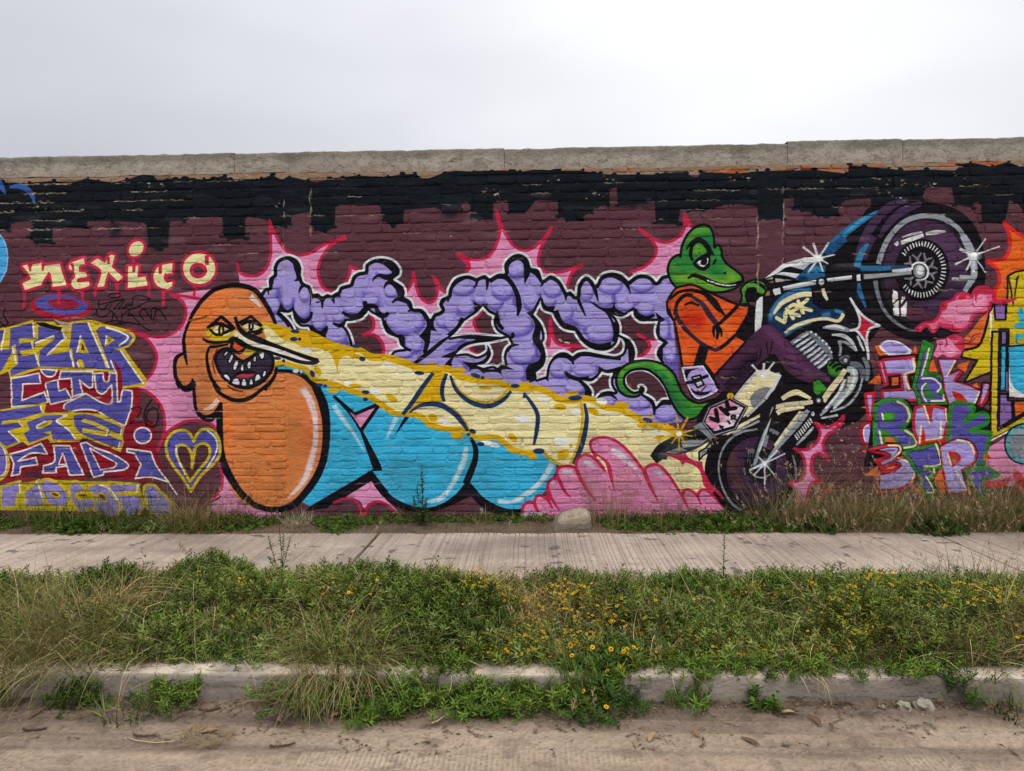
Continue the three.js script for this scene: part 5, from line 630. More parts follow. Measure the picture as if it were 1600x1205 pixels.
{
  const g = sheet(-13, 13, RZ0, RZ1, 520, 120, roadY, (x, z) => [(x + RX) / (2 * RX), (z - RZ0) / (RZ1 - RZ0)]);
  const far = sheet(-40, 40, RZ1, 13, 20, 6, () => -0.125, (x, z) => [(x + RX) / (2 * RX), (z - RZ0) / (RZ1 - RZ0)]);
  const side = (s) => sheet(s < 0 ? -40 : 13, s < 0 ? -13 : 40, RZ0, RZ1, 10, 4, () => -0.125, (x, z) => [(x + RX) / (2 * RX), (z - RZ0) / (RZ1 - RZ0)]);
  structure(mesh('road', mergeGeometries([g, far, side(-1), side(1)]), roadMat));
}
// kerb: cast in place, worn pale arris, chipped upper edge
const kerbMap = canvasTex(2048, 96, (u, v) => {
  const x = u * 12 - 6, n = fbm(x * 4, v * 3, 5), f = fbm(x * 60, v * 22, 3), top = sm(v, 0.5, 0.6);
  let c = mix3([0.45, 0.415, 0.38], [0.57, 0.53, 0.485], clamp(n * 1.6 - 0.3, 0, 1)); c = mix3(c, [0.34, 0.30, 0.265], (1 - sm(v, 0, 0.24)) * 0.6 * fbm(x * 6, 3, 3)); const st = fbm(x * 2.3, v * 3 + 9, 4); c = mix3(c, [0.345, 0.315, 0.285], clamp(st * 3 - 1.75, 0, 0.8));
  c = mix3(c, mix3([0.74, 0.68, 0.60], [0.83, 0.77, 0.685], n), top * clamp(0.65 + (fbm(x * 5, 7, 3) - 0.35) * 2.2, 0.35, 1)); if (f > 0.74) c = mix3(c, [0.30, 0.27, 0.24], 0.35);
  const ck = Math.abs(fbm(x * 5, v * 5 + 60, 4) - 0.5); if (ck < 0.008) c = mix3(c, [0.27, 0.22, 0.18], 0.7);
  return c;
});
const kerbBump = metreBump(12, 0.34, 1536, 64);
const kerbMat = new THREE.MeshStandardMaterial({ map: kerbMap, bumpMap: kerbBump, bumpScale: 0.014, roughness: 0.92 });
{
  const kerb = structure(base('kerb', 0, 0, 0));
  const joints = [-13, -9.1, -5.9, -2.95, 0.33, 3.3, 6.1, 9.2, 13];
  for (let k = 0; k < joints.length - 1; k++) {
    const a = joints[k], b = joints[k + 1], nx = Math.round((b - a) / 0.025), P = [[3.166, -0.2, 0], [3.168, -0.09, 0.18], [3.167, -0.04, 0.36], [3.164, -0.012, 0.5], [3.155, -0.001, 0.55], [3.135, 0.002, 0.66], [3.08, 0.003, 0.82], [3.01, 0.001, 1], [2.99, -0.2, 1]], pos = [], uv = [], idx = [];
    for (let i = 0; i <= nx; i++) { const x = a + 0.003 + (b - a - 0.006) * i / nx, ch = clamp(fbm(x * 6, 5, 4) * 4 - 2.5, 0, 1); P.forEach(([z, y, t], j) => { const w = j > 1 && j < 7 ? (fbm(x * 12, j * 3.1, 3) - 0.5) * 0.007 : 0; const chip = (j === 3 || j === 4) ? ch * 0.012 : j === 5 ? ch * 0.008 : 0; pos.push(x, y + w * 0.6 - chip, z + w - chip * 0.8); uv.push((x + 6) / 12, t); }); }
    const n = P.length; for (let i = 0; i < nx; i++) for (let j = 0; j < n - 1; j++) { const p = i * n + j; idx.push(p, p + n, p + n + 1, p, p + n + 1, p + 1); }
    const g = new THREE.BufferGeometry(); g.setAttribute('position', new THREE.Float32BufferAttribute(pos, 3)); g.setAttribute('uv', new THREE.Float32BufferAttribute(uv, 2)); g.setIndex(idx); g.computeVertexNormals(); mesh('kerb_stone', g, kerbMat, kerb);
  }
}
// pavement: concrete slabs with raked grooves running towards the wall
const slabMap = canvasTex(1536, 320, (u, v) => {
  const x = u * 12 - 6, z = 0.3 + v * 1.6, n = fbm(x * 1.6, z * 2.2, 5), f = fbm(x * 50, z * 50, 3), g = fbm(x * 30, z * 1.1, 2) * 0.7 + fbm(x * 75, z * 1.6, 2) * 0.3;
  let c = mix3([0.595, 0.54, 0.49], [0.735, 0.675, 0.615], clamp(n * 1.8 - 0.4, 0, 1)); c = mix3(c, [0.36, 0.315, 0.285], clamp(g * 2.6 - 1.15, 0, 1) * 0.3); const d = fbm(x * 1.1 + 8, z * 3.1, 4); c = mix3(c, [0.43, 0.38, 0.36], clamp(d * 3 - 1.7, 0, 1) * 0.55);
  const spot = fbm(x * 8 + 3, z * 9, 4) + 0.1 * (fbm(x * 60, z * 60, 2) - 0.5); c = mix3(c, [0.27, 0.25, 0.25], sm(spot, 0.735, 0.76) * 0.6); return c.map((k) => k * (0.9 + 0.2 * f));
});
const slabMat = new THREE.MeshStandardMaterial({ map: slabMap, roughness: 0.94, vertexColors: true });
{
  const walk = structure(base('pavement', 0, 0, 0));
  const joints = [-15.2, -10.6, -5.97, -1.35, 3.25, 7.85, 12.4, 17];
  for (let k = 0; k < joints.length - 1; k++) {
    const R = mulberry(60 + k), a = joints[k] + 0.012, b = joints[k + 1] - 0.012, pos = [], uv = [], col = [], idx = [], xs = [[a, -0.02, 1], [a + 0.004, 0, 0]];
    let x = a + 0.03; const step = 0.043; while (x < b - 0.04) { const d = 0.004 + R() * 0.006, w = 0.006 + R() * 0.007; xs.push([x, 0, 0], [x + w * 0.5, -d, 1], [x + w, 0.0008, 0]); x += step * (0.45 + R() * 0.9); if (xs[xs.length - 1][0] > x) x = xs[xs.length - 1][0] + 0.004; }
    xs.push([b - 0.004, 0, 1], [b, -0.02, 1]);
    const Z = [0.3, 0.42, 0.6, 0.8, 1.0, 1.2, 1.4, 1.6, 1.8];
    Z.forEach((z, j) => xs.forEach(([xx, y]) => { const drift = (fbm(z * 1.4, xx * 0.7, 2) - 0.5) * 0.02, y2 = y * (0.3 + 1.4 * fbm(xx * 1.3, z * 1.6, 2)) + 0.006 * (fbm(xx * 0.7, z, 2) - 0.5); pos.push(clamp(xx + drift, a, b), y2, z); { const dk = y < -0.002 ? 1 - 0.4 * clamp(fbm(xx * 2.3, z * 2.6, 3) * 2.4 - 0.5, 0.15, 1) : 1; col.push(dk, dk * 0.98, dk * 0.97); } uv.push((xx + 6) / 12, (z - 0.3) / 1.6); }));
    const n = xs.length; for (let j = 0; j < Z.length - 1; j++) for (let i = 0; i < n - 1; i++) { const p = j * n + i; idx.push(p, p + n, p + n + 1, p, p + n + 1, p + 1); }
    const e = pos.length / 3; for (let i = 0; i < n; i++) { const q = ((Z.length - 1) * n + i); pos.push(pos[q * 3], -0.15, 1.8); col.push(1, 1, 1); uv.push(uv[q * 2], 1); } for (let i = 0; i < n - 1; i++) { const p = (Z.length - 1) * n + i; idx.push(p, e + i, e + i + 1, p, e + i + 1, p + 1); }
    const g = new THREE.BufferGeometry(); g.setAttribute('position', new THREE.Float32BufferAttribute(pos, 3)); g.setAttribute('uv', new THREE.Float32BufferAttribute(uv, 2)); g.setAttribute('color', new THREE.Float32BufferAttribute(col, 3)); g.setIndex(idx); g.computeVertexNormals(); mesh('slab', g, slabMat, walk);
  }
  structure(mesh('joint_bed', sheet(-17, 17, 0.28, 1.82, 4, 1, () => -0.022, (x, z) => [x, z]), soilMat));
}
const vergeY = (x, z) => -0.035 + 0.05 * fbm(x * 1.5, z * 2, 3) + 0.03 * Math.sin(Math.PI * clamp((z - 1.8) / 1.2, 0, 1));
structure(mesh('verge', sheet(-15, 15, 1.802, 3.0, 240, 16, vergeY, (x, z) => [x / 1.2, z / 1.2]), soilMat));
const footY = (x, z) => 0.008 + 0.018 * (1 - sm(z, -0.02, 0.3)) + 0.02 * Math.max(0, fbm(x * 3, z * 4, 3) - 0.4);
structure(mesh('wall_foot_soil', sheet(-15, 15, -0.06, 0.52, 360, 14, (x, z) => footY(x, z) * (1 - sm(z, 0.4, 0.52)) + sm(z, 0.4, 0.52) * (0.004 - 0.02 * sm(z + (fbm(x * 4, 2, 3) - 0.5) * 0.16, 0.42, 0.5)), (x, z) => [x / 1.2, z / 1.2]), soilMat));
// ---------------------------------------------------------------- plants
const leafMat = (r, g, b, rough = 0.75) => new THREE.MeshPhysicalMaterial({ color: new THREE.Color().setRGB(r, g, b), roughness: rough, specularIntensity: 0.25, side: THREE.DoubleSide, vertexColors: true });
const greenMat = leafMat(1, 1, 1), dryMat = leafMat(1, 1, 1, 0.9);
class Tris {
  constructor() { this.p = []; this.c = []; this.i = []; }
  v(x, y, z, c) { this.p.push(x, y, z); this.c.push(c[0], c[1], c[2]); return this.p.length / 3 - 1; }
  leaf(o, d, up, L, W, c, c2 = c) {                     // a folded leaf: base o, direction d, face normal up
    const s = new THREE.Vector3().crossVectors(d, up).normalize(), P = (t, w, h) => this.v(o.x + d.x * L * t + s.x * W * w + up.x * h * L, o.y + d.y * L * t + s.y * W * w + up.y * h * L, o.z + d.z * L * t + s.z * W * w + up.z * h * L, t > 0.6 ? c2 : c);
    const a = P(0, 0, 0), b = P(0.42, -0.5, 0.07), m = P(0.5, 0, 0), e = P(0.42, 0.5, 0.07), t = P(1, 0, -0.12);
    this.i.push(a, m, b, b, m, t, a, e, m, m, e, t);
  }
  blade(o, d, L, W, droop, c, c2, n = 4, curl = 0) {        // a tapering grass blade that bends over
    const s = new THREE.Vector3(-d.z, 0, d.x); if (s.lengthSq() < 1e-6) s.set(1, 0, 0); s.normalize();
    let p = o.clone(), dir = d.clone().normalize(), prev = null;
    for (let k = 0; k <= n; k++) {
      const t = k / n, w = W * (1 - t * 0.92) * 0.5, c3 = mix3(c, c2, t), a = this.v(p.x - s.x * w, p.y - s.y * w, p.z - s.z * w, c3), b = this.v(p.x + s.x * w, p.y + s.y * w, p.z + s.z * w, c3);
      if (prev) this.i.push(prev[0], prev[1], b, prev[0], b, a);
      prev = [a, b]; p.addScaledVector(dir, L / n); dir.y -= droop / n; dir.addScaledVector(s, curl / n); dir.normalize();
    }
    return p;
  }
  stem(o, e, w, c) { const d = new THREE.Vector3().subVectors(e, o), a = new THREE.Vector3(-d.z, 0, d.x); if (a.lengthSq() < 1e-8) a.set(1, 0, 0); a.normalize(); const b = new THREE.Vector3().crossVectors(d, a).normalize(); for (const s of [a, b]) { const q = [[o, -1], [o, 1], [e, 0.6], [e, -0.6]].map(([p, k]) => this.v(p.x + s.x * w * k, p.y + s.y * w * k, p.z + s.z * w * k, c)); this.i.push(q[0], q[1], q[2], q[0], q[2], q[3]); } }
  get geo() { const g = new THREE.BufferGeometry(); g.setAttribute('position', new THREE.Float32BufferAttribute(this.p, 3)); g.setAttribute('color', new THREE.Float32BufferAttribute(this.c, 3)); g.setIndex(this.i); g.computeVertexNormals(); return g; }
}
const V = (x, y, z) => new THREE.Vector3(x, y, z);
const jit = (c, R, a = 0.25) => { const k = 1 + (R() - 0.5) * 2 * a; return [c[0] * k * (1 + (R() - 0.5) * 0.2), c[1] * k, c[2] * k * (1 + (R() - 0.5) * 0.3)]; };
const GREENS = [[0.068, 0.128, 0.016], [0.100, 0.165, 0.022], [0.044, 0.088, 0.014], [0.135, 0.185, 0.030]], DRY = [[0.33, 0.25, 0.115], [0.25, 0.18, 0.08], [0.44, 0.35, 0.18], [0.18, 0.125, 0.055]];
function sprig(seed, h = 0.1, pairs = 6, L = 0.03, W = 0.011, pal = GREENS) {
  const R = mulberry(seed), T = new Tris(), lean = V((R() - 0.5) * 0.7, 1, (R() - 0.5) * 0.7).normalize(), c0 = pal[Math.floor(R() * pal.length)];
  T.stem(V(0, 0, 0), lean.clone().multiplyScalar(h), 0.0013, [0.06, 0.07, 0.025]);
  for (let k = 0; k < pairs; k++) {
    const t = 0.25 + 0.75 * k / (pairs - 1), o = lean.clone().multiplyScalar(h * t), a = k * 1.57 + R();
    for (const s of [0, Math.PI]) { const up = 0.25 + t * 0.7 + (R() - 0.5) * 0.5, d = V(Math.cos(a + s), up, Math.sin(a + s)).normalize(), n = V(-Math.cos(a + s) * up, 1, -Math.sin(a + s) * up).normalize(); T.leaf(o, d, n, L * (0.7 + R() * 0.6), W * (0.8 + R() * 0.5), jit(c0, R), jit(c0, R)); }
  }
  return T.geo;
}
function tuftGeo(seed, o) {
  const { n = 140, H = 0.4, spread = 0.08, lean = 0.6, W = 0.004, pal = DRY, droop = 1.1, dir = null, heads = 0, headCol = [0.28, 0.2, 0.13] } = o;
  const R = mulberry(seed), T = new Tris(), Hd = new Tris();
  for (let k = 0; k < n; k++) {
    const a = R() * 6.283, r = Math.sqrt(R()) * spread, o = V(Math.cos(a) * r, -0.01, Math.sin(a) * r), b = a + (R() - 0.5) * 2.4, l = lean * (0.2 + R());
    const d = V(Math.cos(b) * l, 1, Math.sin(b) * l); if (dir) d.add(V(dir[0], dir[1] || 0, dir[2]).multiplyScalar(0.4 + R() * 0.9)); d.normalize();
    const c = jit(pal[Math.floor(R() * pal.length)], R, 0.3), L = H * (o.vary ? 0.25 + R() * R() * 1.05 : 0.45 + R() * 0.75), tip = T.blade(o, d, L, W * (0.45 + R() * 1.1), droop * (R() < 0.16 ? 2.2 : 0.3 + R()), c, mix3(c, DRY[0], 0.35 * R()), 5, (R() - 0.5) * 1.5 * (R() < 0.2 ? 2 : 1));
    if (k < heads) for (let q = 0; q < 9; q++) { const u = R(); Hd.leaf(V(tip.x - d.x * u * 0.07 + (R() - 0.5) * 0.014, tip.y - u * 0.06, tip.z + (R() - 0.5) * 0.014), V((R() - 0.5) * 1.2, 0.5 + R() * 0.6, (R() - 0.5) * 1.2).normalize(), V(0, 0.3, 1).normalize(), 0.016 + R() * 0.012, 0.004 + R() * 0.003, jit(headCol, R), jit(headCol, R)); }
  }
  return [T.geo, heads ? Hd.geo : null];
}
function scatter(name, geo, mat, list, parent) {        // list of [x, y, z, scale, turn, tiltX, tiltZ, tone]
  const m = new THREE.InstancedMesh(geo, mat, list.length), q = new THREE.Object3D(), c = new THREE.Color();
  list.forEach(([x, y, z, s, t, a, b, tone = 1], i) => { q.position.set(x, y, z); q.rotation.set(a, t, b, 'YXZ'); q.scale.setScalar(s); q.updateMatrix(); m.setMatrixAt(i, q.matrix); const k = Array.isArray(tone) ? tone : [tone, tone, tone]; m.setColorAt(i, c.setRGB(k[0], k[1], k[2])); });
  m.name = name; m.castShadow = m.receiveShadow = true; m.userData.kind = 'stuff'; parent.add(m); return m;
}
// ---- the verge between pavement and kerb: a mat of small-leaved weeds
const mound = (x, z) => { const n = fbm(x * 1.15 + 3, z * 1.7, 3), m = fbm(x * 3.6, z * 3.8 + 9, 3); return clamp(0.012 + 0.19 * sm(n, 0.38, 0.64) + 0.26 * (m - 0.45), 0.004, 0.27) * (0.1 + 0.9 * sm(z - (x > -1.2 ? 0.12 : 0), 1.82, 2.4)) * (1 - 0.4 * sm(z, 2.8, 3.1)); };
const dryness = (x, z) => clamp(sm(fbm(x * 0.7 + 40, z * 1.3, 3), 0.5, 0.72) + (x < -2.2 ? 0.35 * sm(z, 2.3, 2.9) : 0), 0, 1);
{
  const R = mulberry(201), mat = base('ground_cover', 0, 0, 0); mat.userData = { label: 'tangled green weeds carpeting the verge between pavement and kerb', category: 'ground cover', kind: 'stuff' };
  const sp = [0, 1, 2, 3, 4].map((k) => sprig(300 + k, 0.066 + 0.009 * k, 7 + k % 3, 0.018 + 0.0022 * k, 0.0046 + 0.0006 * k, k === 4 ? [[0.11, 0.165, 0.035], [0.14, 0.185, 0.045]] : GREENS)), lists = sp.map(() => []);
  for (let k = 0; k < 46000; k++) {
    const x = (R() - 0.5) * 13, z = 1.74 + R() * 1.32, h = mound(x, z), dr = dryness(x, z); if (R() < dr * 0.8 || R() > 0.35 + 0.65 * sm(z + (fbm(x * 2.3, 5, 2) - 0.5) * 0.25, 1.76, 2.0)) continue;
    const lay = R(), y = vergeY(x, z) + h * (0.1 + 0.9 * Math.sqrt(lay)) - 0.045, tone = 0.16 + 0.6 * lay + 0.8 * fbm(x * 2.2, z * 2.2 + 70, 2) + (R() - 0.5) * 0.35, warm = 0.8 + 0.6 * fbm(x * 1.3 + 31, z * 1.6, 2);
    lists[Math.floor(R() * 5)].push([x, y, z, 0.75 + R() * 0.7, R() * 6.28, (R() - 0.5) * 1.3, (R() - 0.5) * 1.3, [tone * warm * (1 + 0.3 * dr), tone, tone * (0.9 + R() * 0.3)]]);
  }
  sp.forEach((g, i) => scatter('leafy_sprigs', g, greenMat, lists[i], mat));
  const gt = [0, 1, 2].map((k) => tuftGeo(350 + k, { n: 9, H: 0.2, spread: 0.035, lean: 0.9, W: 0.0036, pal: k ? [...GREENS, DRY[0], DRY[2]] : DRY, droop: 1.4 })[0]), gl = gt.map(() => []);
  for (let k = 0; k < 16000; k++) { const x = (R() - 0.5) * 13, z = 1.76 + R() * 1.32, dr = dryness(x, z); if (R() > 0.3 + dr * 0.7) continue; const y = vergeY(x, z) + mound(x, z) * (0.2 + 0.6 * R()) - 0.02; gl[R() < 0.25 + dr * 0.65 ? 0 : 1 + Math.floor(R() * 2)].push([x, y, z, (0.5 + R() * 0.75) * (z < 2 ? 0.7 : 1), R() * 6.28, (R() - 0.5) * 0.9, (R() - 0.5) * 0.9, 0.75 + R() * 0.5]); }
  gt.forEach((g, i) => scatter('grass_blades', g, dryMat, gl[i], mat));
  const st = [0, 1, 2].map((k) => tuftGeo(360 + k, { n: 3, H: 0.34, spread: 0.03, lean: 1.5, W: 0.003, pal: [DRY[2], DRY[0], [0.5, 0.41, 0.22]], droop: 1.5 })[0]), sl = st.map(() => []);
  for (let k = 0; k < 5200; k++) { const x = (R() - 0.5) * 13, z = 1.85 + R() * 1.25, dr = dryness(x, z), pr = (x < -0.6 ? 0.5 : 0.14) + 0.5 * dr + (x < -1.7 ? 0.25 * sm(z, 2.3, 2.9) : 0); if (R() > pr) continue; sl[k % 3].push([x, vergeY(x, z) + mound(x, z) * (0.4 + 0.5 * R()) - 0.02, z, (0.4 + R() * 0.8) * (z < 2.05 ? 0.6 : 1), R() * 6.28, (R() - 0.5) * 0.7, (R() - 0.5) * 0.7, 0.75 + R() * 0.5]); }
  st.forEach((g, i) => scatter('straw', g, dryMat, sl[i], mat));
}
// ---- small yellow daisies
function flowerGeo(seed) {
  const R = mulberry(seed), T = new Tris(), y = [0.66, 0.37, 0.008], y2 = [0.74, 0.44, 0.012];
  for (let k = 0; k < 9; k++) { const a = k / 9 * 6.283, d = V(Math.cos(a), 0.18, Math.sin(a)).normalize(); T.leaf(V(Math.cos(a) * 0.0028, 0, Math.sin(a) * 0.0028), d, V(-Math.cos(a) * 0.2, 1, -Math.sin(a) * 0.2).normalize(), 0.0085, 0.0058, jit(y, R, 0.12), jit(y2, R, 0.12)); }
  const n0 = T.v(0, 0.0035, 0, [0.10, 0.05, 0.015]), ring = []; for (let k = 0; k < 7; k++) ring.push(T.v(Math.cos(k / 7 * 6.283) * 0.0042, 0.0012, Math.sin(k / 7 * 6.283) * 0.0042, [0.07, 0.035, 0.01])); for (let k = 0; k < 7; k++) T.i.push(n0, ring[(k + 1) % 7], ring[k]);
  T.stem(V(0, -0.03, 0), V(0, 0, 0), 0.0008, [0.06, 0.08, 0.03]); return T.geo;
}
const flowers = [1, 2, 3].map((k) => flowerGeo(400 + k));
{
  const R = mulberry(410), f = base('yellow_flowers', 0, 0, 0); f.userData = { label: 'small yellow daisies with dark centres dotted over the verge weeds', category: 'flowers', kind: 'stuff' };
  const lists = flowers.map(() => []); let n = 0;
  while (n < 4300) { const x = -4.6 + R() * 9.4, z = 1.85 + R() * 1.2, dens = (x > -0.4 ? (1 - 0.6 * sm(x, 2.0, 3.0)) * sm(fbm(x * 1.6 + 11, z * 2.3, 3), 0.34, 0.56) * (0.3 + 0.7 * sm(z, 2.0, 2.6)) : 0.16 * sm(fbm(x * 2.1, z * 2.6, 2), 0.45, 0.65)); if (R() > dens) continue; n++; lists[n % 3].push([x, vergeY(x, z) + mound(x, z) * (0.86 + R() * 0.25) + 0.03, z, 0.42 + R() * 0.55, R() * 6.28, 0.3 + (R() - 0.4) * 0.9, (R() - 0.5) * 0.7, 0.85 + R() * 0.3]); }
  flowers.forEach((g, i) => scatter('flower_heads', g, greenMat, lists[i], f));
}
// ---- leafy clumps that stand out of the mat
function clump(x, z, r, h, label, tone, seed, o = {}) {
  const R = mulberry(seed), g = base('leafy_clump', x, (o.y ?? vergeY(x, z)), z); tag(g, label, 'weed clump', o.group);
  const geos = [0, 1].map((k) => sprig(seed + k, 0.085, 8, o.L || 0.021, o.W || 0.007, o.pal)), lists = [[], []], N = Math.round((o.n || 620) * (r / 0.25) ** 2 * (h / 0.2));
  for (let k = 0; k < N; k++) { const a = R() * 6.283, q = Math.sqrt(R()), e = q * r, top = h * Math.sqrt(Math.max(0.02, 1 - q * q)) * (0.8 + 0.35 * fbm(Math.cos(a) * q * 3 + seed, Math.sin(a) * q * 3, 2)), y = top * (0.25 + 0.75 * Math.sqrt(R())) - 0.06; lists[k % 2].push([Math.cos(a) * e, y, Math.sin(a) * e * 0.85, 0.7 + R() * 0.6, R() * 6.28, Math.sin(a) * q * 0.8 + (R() - 0.5) * 0.7, -Math.cos(a) * q * 0.8 + (R() - 0.5) * 0.7, tone * (0.75 + R() * 0.5)]); }
  geos.forEach((q, i) => scatter('foliage', q, greenMat, lists[i], g));
  for (let k = 0; k < (o.flowers || 0); k++) { const a = R() * 6.283, q = Math.sqrt(R()) * 0.95, m = mesh('flower', flowers[k % 3], greenMat, g); m.position.set(Math.cos(a) * q * r, h * Math.sqrt(Math.max(0.03, 1 - q * q)) + 0.02, Math.abs(Math.sin(a)) * q * r * 0.85); m.rotation.set(0.3 + R() * 0.8, R() * 6.28, (R() - 0.5) * 0.6, 'YXZ'); m.scale.setScalar(1.05 + R() * 0.4); }
  return g;
}
const CG = 'leafy clumps in the verge';
clump(-2.08, 2.02, 0.3, 0.24, 'dense dark green leafy clump below the orange neck of the painted head', 0.8, 501, { group: CG });
clump(-2.66, 2.1, 0.3, 0.17, 'low green leafy clump below the painted heart, left of the dark dense one', 0.95, 502, { group: CG });
clump(-1.1, 2.12, 0.36, 0.19, 'broad green leafy clump below the front end of the dark pavement joint', 1.0, 503, { group: CG });
clump(-0.5, 2.6, 0.42, 0.24, 'largest deep green leafy clump in the middle of the verge, dark in its hollows', 0.85, 504, { group: CG });
clump(0.14, 2.2, 0.34, 0.16, 'rounded green leafy clump below the concrete lump at the wall', 0.9, 505, { group: CG });
clump(0.92, 2.12, 0.24, 0.15, 'greyish green leafy clump with thin stems below the pink painted fingers', 1.05, 506, { group: CG });
clump(1.5, 2.1, 0.26, 0.14, 'fresh green leafy clump below the rear wheel of the painted motorcycle', 1.05, 507, { group: CG });
clump(2.0, 2.2, 0.3, 0.13, 'yellow dotted green clump below the pink painted flash, right of the painted wheel', 1.0, 508, { group: CG, flowers: 14 });
clump(0.3, 3.0, 0.24, 0.11, 'daisy covered weed clump spilling over the kerb edge at the middle', 0.9, 509, { y: -0.02, flowers: 30, L: 0.028, W: 0.009 });
clump(0.28, 3.2, 0.2, 0.09, 'green weed clump at the foot of the kerb under the daisies', 0.8, 510, { y: -0.12, flowers: 5 });
const KG = 'weeds growing at the foot of the kerb';
clump(-2.12, 3.2, 0.15, 0.11, 'low dark weed patch at the kerb foot beside the sprawling straw grass', 0.75, 511, { y: -0.12, group: KG });
clump(-0.7, 3.2, 0.22, 0.11, 'yellowish green weed patch at the kerb foot right of the drooping dry tuft', 1.1, 512, { y: -0.12, group: KG, L: 0.036, W: 0.008, n: 330 });
clump(-0.24, 3.19, 0.2, 0.09, 'small green weed patch at the kerb foot left of the daisy clump', 1.1, 513, { y: -0.12, group: KG, L: 0.036, W: 0.008, n: 330, flowers: 3 });
clump(0.66, 3.19, 0.1, 0.11, 'narrow green weed at the kerb foot right of the daisy clump', 0.95, 514, { y: -0.12, group: KG });
clump(0.99, 3.2, 0.07, 0.06, 'tiny rosette weed alone at the kerb foot', 0.95, 515, { y: -0.12, L: 0.045, W: 0.014, n: 700 });
clump(1.86, 3.17, 0.08, 0.11, 'thin weed hanging over the bare kerb face near the white rubble', 0.9, 516, { y: -0.08 });
{ // weeds rooted along the kerb: thick in the middle, sparse to the right, some creeping over the top edge
  const R = mulberry(560), g = base('kerb_weeds', 0, 0, 0); g.userData = { label: 'low green weeds along the foot and top edge of the kerb', category: 'weeds', kind: 'stuff' };
  const sp = [0, 1, 2].map((k) => sprig(565 + k, 0.06, 7, 0.022 + 0.005 * k, 0.006 + 0.0008 * k)), l = [[], [], []];
  for (let k = 0; k < 5200; k++) { const x = -3.4 + R() * 6.6, top = R() < 0.4, d = fbm(x * 1.9 + (top ? 77 : 33), 5, 3), mid = sm(x, -1.4, -1.0) * (1 - sm(x, 0.5, 0.8)); if (R() > (top ? sm(d, 0.55, 0.68) * 0.8 : Math.max(0.95 * mid * sm(d, 0.3, 0.5), sm(d, 0.63, 0.7)))) continue; const z = top ? 3.04 + R() * 0.13 : 3.17 + R() * R() * 0.2; l[k % 3].push([x, top ? (z > 3.13 ? -0.04 * R() : 0) : -0.13 + 0.07 * R() * (1 - (z - 3.17) * 3), z, 0.7 + R() * 0.6, R() * 6.28, 0.3 + (R() - 0.5) * 1.3, (R() - 0.5) * 1.4, 0.6 + R() * 0.6]); }
  sp.forEach((q, i) => scatter('leafy_sprigs', q, greenMat, l[i], g));
}
// ---- grass tufts
function tuft(x, y, z, label, opt, seed, group) {
  const g = base('grass_tuft', x, y, z, mulberry(seed)() * 0.4); tag(g, label, 'grass tuft', group); const [b, h] = tuftGeo(seed, opt); mesh('blades', b, dryMat, g).userData.kind = 'stuff'; if (h) mesh('seed_heads', h, dryMat, g).userData.kind = 'stuff'; return g;
}
const MIXED = [...DRY, GREENS[1], GREENS[3]], GRASS = [[0.07, 0.11, 0.03], [0.1, 0.13, 0.035], [0.05, 0.08, 0.025], [0.2, 0.17, 0.07]];
tuft(-0.95, -0.02, 3.04, 'big drooping straw coloured tuft hanging over the kerb left of centre', { n: 760, H: 0.42, spread: 0.2, lean: 1.0, W: 0.0034, vary: 1, pal: MIXED, droop: 1.9, dir: [0, 0.2, 0.6] }, 601);
tuft(-1.0, -0.1, 3.2, 'half green tuft at the kerb foot under the big drooping tuft', { n: 420, H: 0.28, spread: 0.17, lean: 0.9, W: 0.005, pal: [...GRASS, DRY[0]], droop: 1.4 }, 602);
const LG = 'straw grass sprawling over the left end of the kerb';
tuft(-2.28, 0.0, 2.98, 'straw grass sprawling over the kerb, rightmost of the left bank', { n: 430, vary: 1, H: 0.56, spread: 0.26, lean: 0.6, W: 0.0034, pal: MIXED, droop: 1.4, dir: [-0.8, 0, 0.8] }, 603, LG);
tuft(-1.95, -0.02, 2.96, 'thin bent straw tuft drooping on the bare kerb top left of centre', { n: 120, H: 0.42, spread: 0.14, lean: 0.5, W: 0.0036, pal: DRY, droop: 1.7, dir: [-0.6, 0, 0.8] }, 604, LG);
tuft(-2.62, -0.02, 3.02, 'thick dry grass bank hiding the kerb at the bottom left corner', { n: 900, vary: 1, H: 0.58, spread: 0.32, lean: 0.6, W: 0.0036, pal: MIXED, droop: 1.3, dir: [-0.3, 0, 0.7] }, 605, LG);
tuft(-1.84, -0.11, 3.29, 'flat green grass runner on the dirt left of centre', { n: 130, H: 0.16, spread: 0.14, lean: 1.6, W: 0.005, pal: GRASS, droop: 1.2 }, 606);
tuft(-1.72, -0.11, 3.23, 'short upright green tuft on the dirt by the bare kerb face', { n: 90, H: 0.13, spread: 0.12, lean: 0.9, W: 0.005, pal: GRASS, droop: 1.0 }, 607);
tuft(2.12, -0.11, 3.22, 'bright green grass tuft at the kerb foot on the right', { n: 170, H: 0.16, spread: 0.16, lean: 1.1, W: 0.006, pal: GRASS.slice(0, 3), droop: 1.2 }, 608);
tuft(2.02, 0.0, 3.1, 'sparse bent tuft on the kerb top right of the white rubble', { n: 70, H: 0.22, spread: 0.1, lean: 0.8, W: 0.005, pal: GRASS, droop: 1.7, dir: [0, 0, 0.6] }, 609);
tuft(1.24, 0.0, 3.1, 'pale straw wisp drooping over the clean kerb', { n: 60, H: 0.19, spread: 0.07, lean: 0.9, W: 0.004, pal: [DRY[2], DRY[0], GRASS[3]], droop: 2.2, dir: [0, 0, 0.7] }, 610);
tuft(0.16, -0.05, 3.16, 'tall green grass blades rising left of the daisies on the kerb', { n: 70, H: 0.36, spread: 0.1, lean: 0.5, W: 0.005, pal: GRASS, droop: 1.0, heads: 8 }, 611);
